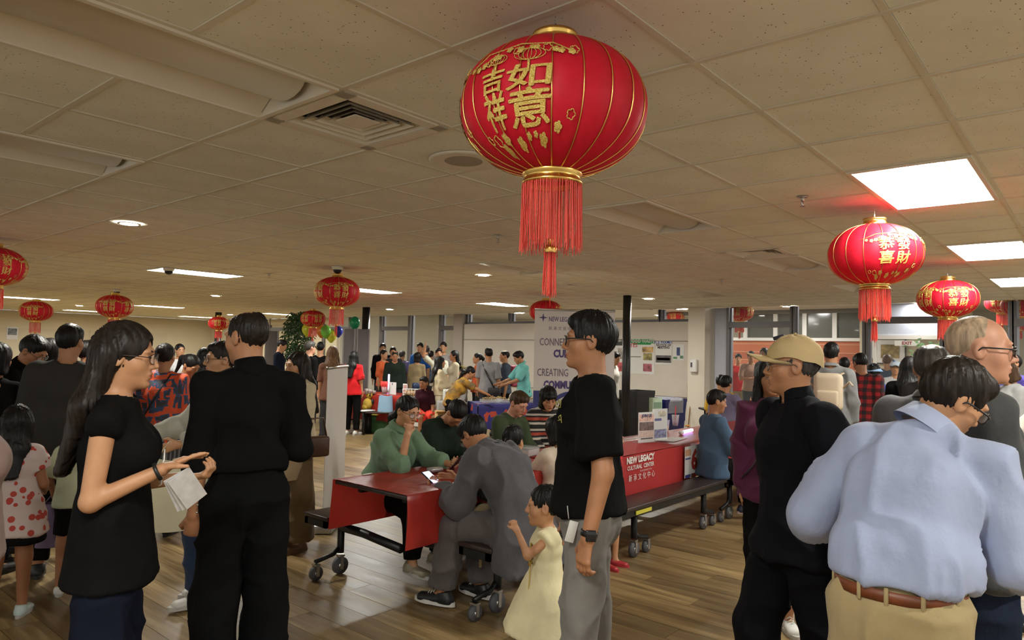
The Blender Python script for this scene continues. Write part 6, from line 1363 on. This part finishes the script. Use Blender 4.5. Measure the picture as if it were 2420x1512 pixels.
# ---------------------------------------------------------------- left crowd
J = person(-70, 830, 2.7, 84, 'person in mauve sweatshirt cut by the left picture edge', sex='f', w=1.1, hair='bob', skin_i=1, lod=1, armR=((.3, .1, -1), (-.9, .2, .3)), topw=T(MAUVE, sleeve=1.95, ease=.03, sease=.035), bottom=T(JEAN), shoes=W_)
J = person(44, 958, 4.15, 168, 'little girl in strawberry print dress with bare legs at lower left', sex='c', w=1.15, headscale=1.28, hair='long', skin_i=2, lod=0, armR=((.25, .1, -1), (-.1, .9, -.35)), topw=T(BERRY, sleeve=.55, ease=.022, hem=.24, flare=.06, name='dress', sease=.03), bottom=T(BLACKC, kind='skirt', hem=.30, flare=.06), shoes=dict(m=SH_G, sole=SOLE, lace=LACE, high=.095))
J = person(192, 972, 4.55, 172, 'child in pale green tee half hidden behind the woman in black', sex='c', headscale=1.25, hair='pony', skin_i=2, lod=1, armL=((.35, .1, -1), (-.1, .6, -.8)), topw=T(GREENP, sleeve=.85, ease=.025), bottom=T(BLACKC, kind='shorts'), shoes=W_)
r = empty('tote_bag', wpt(J, J['wrL'] + np.array([0, .02, -.12])), J['ang'], 'small lavender cloth bag held by the child in pale green', 'bag'); m = MB(); m.grid(lambda u, v: (.10 * (.7 + .3 * v) * math.cos(u * 6.283), .045 * math.sin(u * 6.283), .08 - .28 * v), 20, 6); m.build('bag', mat('bag_lavender', srgb(120, 100, 130), .7, bump=.5, bscale=14), r); m = MB(); m.tube([(-.06, 0, .07), (0, 0, .16), (.06, 0, .07)], .005, 5); m.build('handle', mat('bag_lavender', srgb(120, 100, 130), .7), r)
J = person(168, 768, 4.95, 172, 'man in charcoal tee seen from behind at left', sex='m', w=1.15, hair='short', skin_i=1, lod=1, head=(18, 4, 0), topw=T(C('coaltee', 52, 50, 48), sleeve=.95, ease=.03), bottom=T(BLACKC), shoes=K_)
J = person(80, 794, 5.3, 62, 'man in black jacket with white piping looking down at left', sex='m', w=1.05, hair='short', skin_i=1, eyes=True, lod=1, lean=14, head=(6, 32, 0), armR=((.1, .1, -1), (-.1, .9, -.5)), armL='fwd', topw=T(BLACKC, sleeve=1.95, ease=.03, collar=dict(h=.04, fold=0)), bottom=T(KHAKI), shoes=K_); glasses(J, mat('frame_thin', (.12, .1, .09), .25, .6))
m = MB(); m.tube([J['shR'] + np.array([.045, .03, .04]), J['shR'] + np.array([.075, .05, -.1]), J['elR'] + np.array([.066, .0, .02]), J['elR'] + np.array([.05, .1, -.07])], .0045, 5); m.tube([J['top'] + np.array([.1, .12, .0]), J['chest'] + np.array([.1, .18, -.1]), J['waist'] + np.array([.12, .16, 0])], .0045, 5); m.build('piping', WHITE, J['root'])
person(-4, 812, 4.9, 140, 'woman with dark bob at the left picture edge', sex='f', hair='bob', lod=1, skin_i=1, topw=T(BLACKC, sleeve=1.9), bottom=T(NAVYC), shoes=K_, hands=(0, 0)); person(122, 802, 5.7, 165, 'dark-haired person behind the man in charcoal tee, left side', hair='bob', sex='f', lod=1, hands=(0, 0), topw=T(BLACKC, sleeve=1.9), bottom=T(NAVYC), shoes=K_)
person(212, 806, 6.6, 110, 'dark-haired person behind the man in charcoal tee, right side', hair='short', lod=1, hands=(0, 0), skin_i=2, topw=T(CHAR, sleeve=1.9), bottom=T(NAVYC), shoes=K_); person(92, 834, 5.8, 80, 'short person in dark top behind the piped jacket', sex='f', hair='tight', lod=1, hands=(0, 0), skin_i=2, head=(0, 20, 0), topw=T(BLACKC, sleeve=1.9), bottom=T(NAVYC), shoes=K_)
J = person(392, 812, 6.0, 162, 'woman in orange and blue print blouse and striped skirt, from behind', sex='f', w=1.15, hair='bun', skin_i=1, lod=1, armL=((.2, .1, -1), (-.2, .9, -.1)), armR='bent', topw=T(ORBL, sleeve=1.5, ease=.034, hem=.12, sease=.035), bottom=T(PLEAT, kind='skirt', hem=.66, flare=.09), shoes=K_)
m = MB(); a = J['shL'] + np.array([.05, -.07, .05]); m.tube([J['shR'] + np.array([-.06, -.05, .06]), J['chest'] + np.array([0, -.155, 0]), J['waist'] + np.array([-.14, -.11, -.05])], .008, 6); m.build('bag_strap', BLK, J['root'])
person(452, 838, 7.0, 58, 'woman with tied black hair looking down beside the orange print blouse', sex='f', hair='pony', skin_i=1, eyes=True, lod=1, head=(8, 34, 6), lean=8, topw=T(C('rust', 150, 60, 44), sleeve=1.9), bottom=T(DKJEAN), shoes=K_, armR='fwd', armL='fwd'); person(484, 822, 9.0, 165, 'woman in white shirt with long black hair far left of the pillar', sex='f', hair='long', lod=2, topw=T(WHITEC, sleeve=1.9), bottom=T(CHAR), shoes=K_); person(426, 812, 11.5, 20, 'small far woman in white top by the cream wall', sex='f', hair='tight', eyes=True, lod=2, topw=T(WHITEC, sleeve=.9), bottom=T(NAVYC), shoes=K_)
J = person(524, 808, 4.5, -78, 'woman in glasses and pale grey top hidden behind the man in black', sex='f', w=1.05, hair='crop', haircol='dark', skin_i=0, eyes=True, lod=0, armL=((.1, .2, -1), (-.05, .9, -.2)), armR='fwd', topw=T(C('palegrey', 182, 180, 168), sleeve=1.9, ease=.03, sease=.032), bottom=T(JEAN, kease=.04, cuff=.06), shoes=W_, legL='stepf', hands=(1, 0)); glasses(J)
p = wpt(J, J['wrL'] + np.array([0, .03, -.0])); r = empty('tote_bag', (p[0], p[1], p[2]), J['ang'], 'large cream tote bag hanging from the woman in pale grey', 'bag'); m = MB(); m.grid(lambda u, v: (.05 * math.cos(u * 6.283) * (.6 + .4 * math.sin(v * 3)), (.19 + .03 * v) * math.sin(u * 6.283), -.10 - .38 * v + .03 * math.sin(u * 9)), 28, 8); m.build('bag', mat('tote_cream', srgb(206, 198, 168), .85, bump=.4, bscale=12), r); m = MB(); m.tube([(0, -.12, -.12), (0, -.03, .02), (0, .03, .02), (0, .12, -.12)], .009, 6, flat=.4); m.build('handle', mat('tote_cream', srgb(206, 198, 168), .85), r)
J = person(703, 832, 5.65, -66, 'woman in beige blouse and wide brown trousers with long brown hair', sex='f', w=1.05, hair='long', haircol='dark', skin_i=0, eyes=True, lod=0, head=(-6, 4, 0), armL=((.12, .05, -1), (-.15, .95, -.25)), armR='bent', topw=T(BEIGE, sleeve=1.9, ease=.034, sease=.034, hem=.05), bottom=T(BROWNP, ease=.03, kease=.06, cuff=.10), shoes=dict(m=SH_T), hands=(1, 0))
p = wpt(J, J['elL'] * .4 + J['wrL'] * .6); r = empty('folded_coat', p, J['ang'], 'tan coat draped over the arm of the beige blouse woman', 'coat'); m = MB(); m.grid(lambda u, v: (.07 * math.cos(u * 6.283) * (1 + .2 * math.sin(v * 5)), .14 * math.sin(u * 6.283) * (1 - .25 * v) + .02 * math.sin(v * 7), .05 - .45 * v), 24, 8); m.build('cloth', C('coat_tan', 176, 152, 120), r)
p = wpt(J, J['hpL'] + np.array([-.17, -.06, .0])); r = empty('handbag', p, J['ang'], 'brown leather handbag at the beige blouse woman', 'bag'); MB().bbox((0, 0, 0), (.07, .2, .16), .02, 2).build('bag', mat('bag_brown', (.09, .04, .02), .45), r); m = MB(); m.tube([(0, -.08, .08), (0, -.05, .22), (0, .05, .22), (0, .08, .08)], .007, 6); m.build('handle', mat('bag_brown', (.09, .04, .02), .45), r)
# ---------------------------------------------------------------- around the near table
SIT = dict(legL='sit', legR='sit', hip=.535)
J = person(963, 958, 5.18, 50, 'woman in sage green shirt resting her chin on her hand at the table', H=1.63, sex='f', w=1.1, hair='lowpony', skin_i=0, eyes=True, lod=0, lean=16, hunch=10, head=(6, 16, -6), armR=((.08, .75, -.75), (-.16, .12, 1), (-.4, -.9, 0)), handR='fist', armL=((.15, .7, -.7), (-.2, 1, .02), (-.6, 0, .6)), handL='grip', topw=T(SAGE, sleeve=(1.75, 1.15), ease=.03, sease=.032, collar=dict(h=.035)), bottom=T(BLACKC, kease=.03), shoes=dict(m=mat('shoe_olive', srgb(150, 140, 118), .7), sole=SOLE), **SIT); glasses(J, mat('frame_thin', (.12, .1, .09), .25, .6))
phone(hold(J, 'L', .09, .015), Rz(J['ang']) @ Rz(rad(10)) @ Rx(rad(50)), 'dark phone held by the woman in the sage shirt', False, mat('phone_maroon', (.03, .012, .016), .4))
J = person(1122, 970, 4.55, -128, 'person in long grey coat bent over a phone at the near bench', H=1.72, sex='m', w=1.05, hair='short', skin_i=1, lod=0, lean=30, hunch=22, head=(12, 46, 0), armL=((.14, .40, -.95), (-.35, .95, .12), (-.4, 0, 1)), armR=((.1, .5, -.9), (-.35, 1, .2)), handL='hold', topw=T(COAT, sleeve=1.95, ease=.04, sease=.034, hem=.25, flare=.05, hemy=-.07, name='coat', collar=dict(h=.03, fold=0), fold=.02), bottom=T(GREYP, ease=.022, kease=.03, cuff=.045), shoes=dict(m=SH_K, sole=mat('sole_white', (.68, .66, .62), .5), lace=LACE), legL=((.16, 1, -.10), (.02, .18, -1)), legR=((.10, 1, -.10), (.0, -.05, -1)), hip=.545); glasses(J, mat('frame_thin', (.12, .1, .09), .25, .6))
phone(hold(J, 'L', .12, .03) + np.array([0, 0, .02]), Rz(J['ang']) @ Rx(rad(30)), 'lit phone in the hands of the person in grey coat', True)
p = wpt(J, J['waist'] + np.array([-.06, .22, -.12])); r = empty('waist_pouch', p, J['ang'], 'khaki pouch on the lap of the person in grey coat', 'bag'); m = MB(); m.ball((0, 0, 0), (.12, .08, .09), 16); m.build('pouch', C('pouch', 150, 132, 96), r); m = MB(); m.tube([(-.05, -.02, -.07), (-.06, -.03, -.28)], .012, 6, flat=.3); m.build('strap', C('pouch', 150, 132, 96), r)
person(1078, 955, 5.95, 40, 'dark-haired person in black top bowing over the red table', H=1.66, sex='f', w=1.15, hair='tight', skin_i=1, lod=1, lean=20, hunch=14, head=(0, 62, 0), armL='lap', armR='lap', topw=T(DKGREEN, sleeve=1.9, ease=.03), bottom=T(BLACKC), shoes=K_, **SIT)
person(1226, 926, 6.45, 55, 'boy in olive sweatshirt looking down at the red table', H=1.60, sex='m', hair='crop', haircol='brown', skin_i=4, eyes=True, lod=0, lean=12, hunch=10, head=(8, 28, 0), armL='lap', armR='lap', topw=T(OLIVE, sleeve=1.9, ease=.028), bottom=T(JEAN), shoes=W_, hands=(0, 0), **SIT)
person(1296, 926, 7.0, 22, 'woman with black shaggy bob in striped sweater at the table', H=1.62, sex='f', hair='shag', skin_i=0, eyes=True, lod=0, lean=10, hunch=10, head=(4, 24, 4), armL='lap', armR='lap', topw=T(STRIPE, sleeve=1.6, ease=.03, sease=.03), bottom=T(BLACKC), shoes=K_, **SIT)
J = person(1214, 1000, 4.85, -175, 'small girl in white tee with black pigtail sitting on the near bench', H=1.22, sex='c', headscale=1.25, hair='lowpony', skin_i=0, lod=0, head=(28, 18, 0), armL='fwd', armR='fwd', topw=T(WHITEC, sleeve=.9, ease=.022, sease=.03), bottom=T(C('pink', 200, 120, 140), kind='pants'), shoes=W_, legL='sit', legR='sit', hip=.50); m = MB(); m.ball(J['skull'] + J['Rhd'] @ (np.array([0, -.13, -.09]) * J['hs']), .028, 10); m.build('hair_bow', mat('bow_pink', (.7, .2, .3), .6), J['root'])
person(1316, 992, 5.25, -150, 'child with dark hair and cream sleeves next to the spectacled man', H=1.3, sex='c', headscale=1.2, hair='bob', skin_i=0, lod=1, head=(0, 20, 0), armL=((.2, .7, -.7), (-.3, .9, -.3)), armR='fwd', topw=T(C('creamknit', 206, 188, 168), sleeve=1.9, ease=.028), bottom=T(DKJEAN), shoes=K_, legL='sit', legR='sit', hip=.50)
J = person(1287, 1146, 3.55, -80, 'toddler in cream dress with gold frog buttons reaching up', sex='c', w=1.2, headscale=1.72, hair='bun', skin_i=0, eyes=True, lod=0, head=(14, 2, 0), armL=((.2, .5, -.3), (-.2, .45, 1), (-.6, .3, 0)), handL='grip', armR='down', topw=T(CREAMC, sleeve=.28, ease=.03, hem=.46, flare=.26, name='dress', sease=.045, neckr=.07, fold=.016), bottom=T(C('tights', 226, 206, 188), ease=.004, kease=.004, cuff=.006, fold=0), shoes=dict(m=SH_W, sole=SH_W), legL='stepf', legR='stepb')
m = MB(); GP = mat('frog_gold', (.45, .3, .06), .5, .3)
for dz in (.02, -.13):
    c = J['chest'] + np.array([-.10, .155 + (.0 if dz > 0 else .015), dz]) * J['S']
    for a in (-1, 1): m.tube([c, c + [-.025 * a * .7, .02 * a * .5, .016], c + [-.05 * a * .6, .03 * a * .4, 0], c + [-.025 * a * .6, .02 * a * .5, -.014], c], .005, 5)
m.build('frog_button', GP, J['root']); m = MB(); c0 = J['chest'] + np.array([-.105, .168, -.1]) * J['S']; m.tube([c0, c0 + [-.02, .015, -.2], c0 + [-.04, .03, -.42]], .003, 5); m.build('front_seam', GP, J['root'])
person(1452, 1010, 5.35, 60, 'child in red shoes hidden behind the spectacled man', sex='c', headscale=1.25, hair='long', skin_i=0, lod=1, topw=T(C('reddress', 160, 30, 36), sleeve=.6, hem=.3, flare=.06), shoes=dict(m=RED_S, sole=RED_S, high=.075), hands=(0, 0))
# ---------------------------------------------------------------- right of the pillar
person(1694, 926, 6.85, 118, 'person in denim shirt sitting at the far red table, from behind', H=1.6, sex='f', hair='crop', skin_i=1, lod=1, head=(10, 10, 0), armR=((.1, .4, -.9), (-.1, 1, -.1)), armL='lap', topw=T(DENIM, sleeve=1.35, ease=.034, sease=.036, hem=.10), bottom=T(BLACKC), shoes=dict(m=SHOEN, sole=mat('sole_pink', (.5, .35, .33), .6)), legL='sit', legR=((.14, 1, -.1), (.02, .35, -1)), hip=.535)
person(1716, 886, 10.3, 150, 'man in lavender shirt sitting beyond the denim shirt', H=1.7, hair='short', skin_i=1, lod=1, armR='fwd', topw=T(LAV, sleeve=1.9, ease=.03), bottom=T(CHAR), shoes=K_, hands=(0, 1), **SIT); person(1704, 879, 11.4, 165, 'black-haired person in yellow beside the white column', H=1.66, hair='short', lod=2, topw=T(YEL, sleeve=.9), bottom=T(CHAR), shoes=K_, **SIT)
person(1745, 836, 16.4, 0, 'man in red tee behind the glass left pane', hair='short', eyes=True, lod=2, skin_i=0, armL='bent', armR='down', topw=T(REDT, sleeve=.9), bottom=T(KHAKI), shoes=K_); person(1775, 830, 15.9, 8, 'man in tan tee behind the glass next to the red tee', hair='short', eyes=True, lod=2, skin_i=1, armL='fold', armR='fold', topw=T(TANC, sleeve=.9), bottom=T(CHAR), shoes=K_); person(1806, 822, 14.9, -30, 'long-haired woman in dark top behind the glass', sex='f', hair='long', lod=2, skin_i=2, armL='fold', topw=T(CHAR, sleeve=.9), bottom=T(BLACKC), shoes=K_)
J = person(1965, 810, 8.0, 172, 'man in grey shirt with cream backpack', hair='short', lod=1, skin_i=1, topw=T(C('greyshirt', 134, 134, 134), sleeve=1.9, ease=.028, collar=dict(h=.03)), bottom=T(CHAR), shoes=K_, hands=(0, 0))
def backpack(J, c, m_, label, w=.30, h=.42):
    p = wpt(J, J['chest'] + np.array([0, -.21, -.08]) * J['S']); r = empty('backpack', p, J['ang'], label, 'backpack', 'backpacks'); m = MB(); m.bbox((0, 0, 0), (w, .15, h), .06, 4); m.build('bag', m_, r); m = MB(); m.bbox((0, -.085, -.07), (w * .75, .06, h * .42), .025, 3); m.build('pocket', m_, r); m = MB()
    for sg in (-1, 1): m.tube([(sg * .09, .06, h * .42), (sg * .13, .13, h * .5), (sg * .15, .2, h * .42)], .022, 8, flat=.4); m.tube([(sg * w / 2, 0, .05), (sg * (w / 2 + .07), -.03, .12), (sg * (w / 2 + .1), -.05, .08)], .012, 6)
    m.build('strap', m_, r)
backpack(J, None, mat('pack_cream', srgb(206, 186, 160), .75, bump=.5, bscale=14), 'cream backpack on the man in grey shirt')
person(2033, 836, 8.7, 158, 'person in red and black plaid shirt looking down', hair='short', lod=1, skin_i=2, head=(-46, 24, 0), topw=T(PLAID, sleeve=1.9, ease=.03, hem=.12), bottom=T(C('greyk', 96, 88, 78)), shoes=K_, hands=(0, 0)); person(1996, 845, 10.2, 175, 'person in navy between the backpack and the plaid shirt', hair='short', lod=2, topw=T(NAVYC, sleeve=1.9), bottom=T(CHAR), shoes=K_)
HATB = mat('hat_blue', srgb(160, 196, 236), .7); HATW = mat('hat_white', srgb(200, 214, 228), .7)
J = person(2066, 860, 10.6, 150, 'child in light blue bucket hat and blue top', sex='c', headscale=1.1, hair='bob', lod=2, topw=T(C('royal', 66, 84, 170), sleeve=1.9), bottom=T(CHAR), shoes=K_); cap_hat(J, HATB, bucket=True)
J = person(2116, 853, 11.2, 0, 'person in white cap with blue mark and white tee', sex='f', hair='tight', eyes=True, lod=2, topw=T(WHITEC, sleeve=.9), bottom=T(CHAR), shoes=K_); cap_hat(J, HATW, band=mat('mark_blue', (.05, .2, .5), .6))
person(2097, 838, 13.2, 170, 'fair-haired person in blue top at the doorway', hair='short', haircol='auburn', lod=2, topw=T(STEELB, sleeve=1.9), bottom=T(CHAR), shoes=K_); person(2053, 842, 14.3, 170, 'dark-haired person behind the bucket hat', hair='short', lod=2, topw=T(CHAR, sleeve=1.9), bottom=T(CHAR), shoes=K_); person(2104, 846, 14.2, 10, 'far person in dark top behind the white cap', hair='short', lod=2, topw=T(DKGREEN, sleeve=1.9), bottom=T(CHAR), shoes=K_)
person(2150, 843, 7.2, 172, 'woman in black coat with long black hair, from behind', sex='f', hair='long', lod=1, topw=T(BLACKC, sleeve=1.9, ease=.035, hem=.35, flare=.03), bottom=T(BLACKC), shoes=K_, hands=(0, 0)); person(2193, 838, 6.6, 168, 'woman with dark brown hair behind the thinning-haired man', sex='f', hair='bob', haircol='dark', lod=1, topw=T(CHAR, sleeve=1.9), bottom=T(DKJEAN), shoes=K_, hands=(0, 0))
person(2392, 838, 9.2, -52, 'man in violet shirt at the far right', hair='short', eyes=True, lod=1, skin_i=1, topw=T(VIO, sleeve=.9), bottom=T(CHAR), shoes=K_, hands=(0, 0)); person(2378, 856, 7.6, -60, 'woman with brown bob and pale grey top at the far right', sex='f', hair='bob', haircol='brown', lod=1, head=(0, 25, 0), topw=T(LGREY, sleeve=1.5), bottom=T(DKJEAN), shoes=K_, hands=(0, 0)); person(2470, 850, 4.3, -105, 'person in cream jacket cut by the right picture edge', sex='f', hair='bob', lod=1, armR=((.1, .3, -1), (-.2, .9, .1)), topw=T(C('creamjkt', 206, 196, 182), sleeve=1.95, ease=.034), bottom=T(DKJEAN), shoes=K_, hands=(0, 1))
# ---------------------------------------------------------------- far crowd
person(667, 803, 15.0, 78, 'young man in navy jacket beside the indoor tree', hair='short', lod=2, skin_i=0, head=(0, 20, 0), topw=T(NAVYC, sleeve=1.9), bottom=T(NAVYC), shoes=K_); person(734, 806, 12.5, 120, 'grey-haired man in dark jacket under the dark lantern', hair='short', haircol='grey', skin_i=4, lod=2, topw=T(BLACKC, sleeve=1.9), bottom=T(CHAR), shoes=K_); person(758, 808, 14.0, 172, 'man in black shirt below the balloons', hair='short', lod=2, topw=T(BLACKC, sleeve=1.9), bottom=T(CHAR), shoes=K_)
person(787, 818, 11.0, 172, 'woman with long light brown hair in brown print top', sex='f', hair='long', haircol='auburn', lod=1, topw=T(C('brownprint', 110, 72, 56), sleeve=.9), bottom=T(CHAR), shoes=K_, hands=(0, 0)); J = person(838, 830, 13.2, 148, 'girl in red tee with long black hair by the far red table', sex='f', hair='long', skin_i=0, lod=1, armL='down', armR='down', topw=T(REDT, sleeve=.9, ease=.03, hem=.1), bottom=T(BLACKC), shoes=W_)
G2 = 'far crowd behind the food tables'
for px, py, D, f, lb, kw in [
    (905, 811, 17.2, 5, 'man in black jacket behind the orange shirt', dict(hair='short', eyes=True, topw=T(BLACKC, sleeve=1.9))), (908, 826, 15.6, 48, 'woman in orange shirt behind the far red table', dict(sex='f', hair='tight', eyes=True, topw=T(ORNG, sleeve=1.2))),
    (934, 829, 15.0, 2, 'balding man in dark green sweater behind the sign card', dict(hair='thin', eyes=True, skin_i=1, w=1.15, head=(0, 14, 0), topw=T(DKGREEN, sleeve=1.9))), (929, 820, 16.6, 0, 'dark-haired man just behind the balding man', dict(hair='short', topw=T(CHAR, sleeve=1.9))),
    (951, 829, 17.8, 150, 'grey-haired person in lilac behind the dark green sweater', dict(hair='short', haircol='grey', topw=T(C('lilac', 150, 146, 190), sleeve=.9))), (987, 833, 15.4, 172, 'woman with black bob in khaki coat, from behind', dict(sex='f', hair='bob', topw=T(KH2, sleeve=1.9, hem=.2))),
    (993, 810, 17.4, -12, 'man in blue tee by the glass front', dict(hair='short', eyes=True, topw=T(BLUEC, sleeve=.9))), (1009, 817, 19.0, 178, 'far man in white by the glass front', dict(hair='short', haircol='grey', topw=T(WHITEC, sleeve=.9))), (1019, 829, 18.2, 170, 'small black-haired person between blue tee and yellow collar', dict(hair='short', topw=T(STEELB, sleeve=.9))),
    (1037, 823, 15.6, 12, 'man in white tee with yellow collar facing us', dict(hair='short', eyes=True, armR='up', topw=T(C('whiteyel', 214, 212, 190), sleeve=.9))), (1048, 808, 16.8, -12, 'tall man in pale grey tee by the glass', dict(hair='short', eyes=True, topw=T(C('mistgrey', 150, 142, 140), sleeve=.9))),
    (1073, 828, 15.0, -72, 'woman in cream hoodie with backpack', dict(sex='f', hair='half', skin_i=1, topw=T(C('creamhood', 196, 188, 160), sleeve=1.9))), (1041, 842, 12.6, 105, 'woman with long black hair in beige sweater and white skirt', dict(sex='f', hair='long', lod=1, armR='bent', topw=T(BEIGE, sleeve=1.9, ease=.028, hem=.0), bottom=T(C('whiteskirt', 224, 216, 190), kind='skirt', hem=.44, flare=.05))),
    (1128, 834, 14.4, -80, 'woman in orange tee with ponytail by the white wall', dict(sex='f', hair='pony', topw=T(ORNG, sleeve=.9))), (1155, 822, 13.6, 165, 'man in grey tee with black shoulder strap', dict(hair='crop', skin_i=1, lod=1, w=1.1, head=(-30, 0, 0), topw=T(C('midgrey', 140, 138, 140), sleeve=.9))),
    (1192, 828, 13.9, -75, 'man in slate shirt with pink backpack', dict(hair='thin', eyes=True, lod=1, topw=T(STEELB, sleeve=1.0), bottom=T(BLACKC))), (1226, 830, 12.9, -72, 'man in teal polo reaching over the food', dict(hair='short', eyes=True, lod=1, skin_i=1, lean=8, head=(0, 26, 0), armL='fwd', armR='fwd', topw=T(TEAL, sleeve=.95, collar=dict(h=.03)))),
    (1112, 866, 11.5, 100, 'woman in mustard print top bending over the food table', dict(sex='f', hair='lowpony', lod=1, lean=38, head=(0, 30, 0), armR='reach', armL='reach', skin_i=1, topw=T(MUST, sleeve=.8), bottom=T(BLACKC))), (1093, 872, 14.2, -60, 'short person in grey with black hair behind the mustard top', dict(sex='c', headscale=1.15, hair='tight', topw=T(LGREY, sleeve=1.9))),
    (1453, 831, 12.6, 72, 'boy in white shirt beside the black pillar', dict(hair='crop', eyes=True, lod=1, head=(0, 16, 0), topw=T(C('offwhite', 200, 196, 186), sleeve=.9)))]:
    k = dict(lod=2, bottom=T(CHAR), shoes=K_, hands=(0, 0), group=G2); k.update(kw); J = person(px, py, D, f, lb, **k)
    if 'cream hoodie' in lb: backpack(J, None, mat('pack_olive', (.12, .09, .03), .7), 'dark olive backpack on the woman in cream hoodie', .26, .36)
    if 'pink backpack' in lb: backpack(J, None, mat('pack_pink', srgb(196, 90, 110), .7, var=.3, scale=12), 'pink patterned backpack on the man in slate shirt', .28, .42)
    if 'shoulder strap' in lb:
        m = MB(); m.tube([J['shL'] + np.array([.05, -.03, .06]), J['chest'] + np.array([0, -.15, -.05]), J['pel'] + np.array([.17, -.13, .0])], .022, 6, flat=.4); m.bbox(J['pel'] + np.array([.17, -.19, -.08]), (.24, .07, .2), .02, 2); m.build('shoulder_bag', BLK, J['root'])
person(1001, 913, 12.4, 10, 'boy in maroon jersey and orange shorts sitting on a bench', H=1.4, sex='c', headscale=1.12, hair='crop', skin_i=2, eyes=True, lod=1, head=(40, 10, 0), armL='lap', armR='lap', topw=T(MAROON, sleeve=.9, collar=dict(h=.03)), bottom=T(C('neonorange', 226, 60, 40), kind='shorts', len=.95, ease=.03), shoes=W_, legL='sit', legR='sit', hip=.47)
p = at_d(1001, 985, 12.6); r = empty('stool', (p[0], p[1], 0), 0, 'low black seat under the boy in maroon jersey', 'stool'); MB().bbox((0, 0, .36), (.5, .34, .04), .01, 1).build('seat', BTOP, r)
for x in (-.2, .2):
    m = MB(); m.tube([(x, -.13, 0), (x, -.13, .34), (x, .13, .34), (x, .13, 0)], .015, 6); m.build('leg', BMET, r)
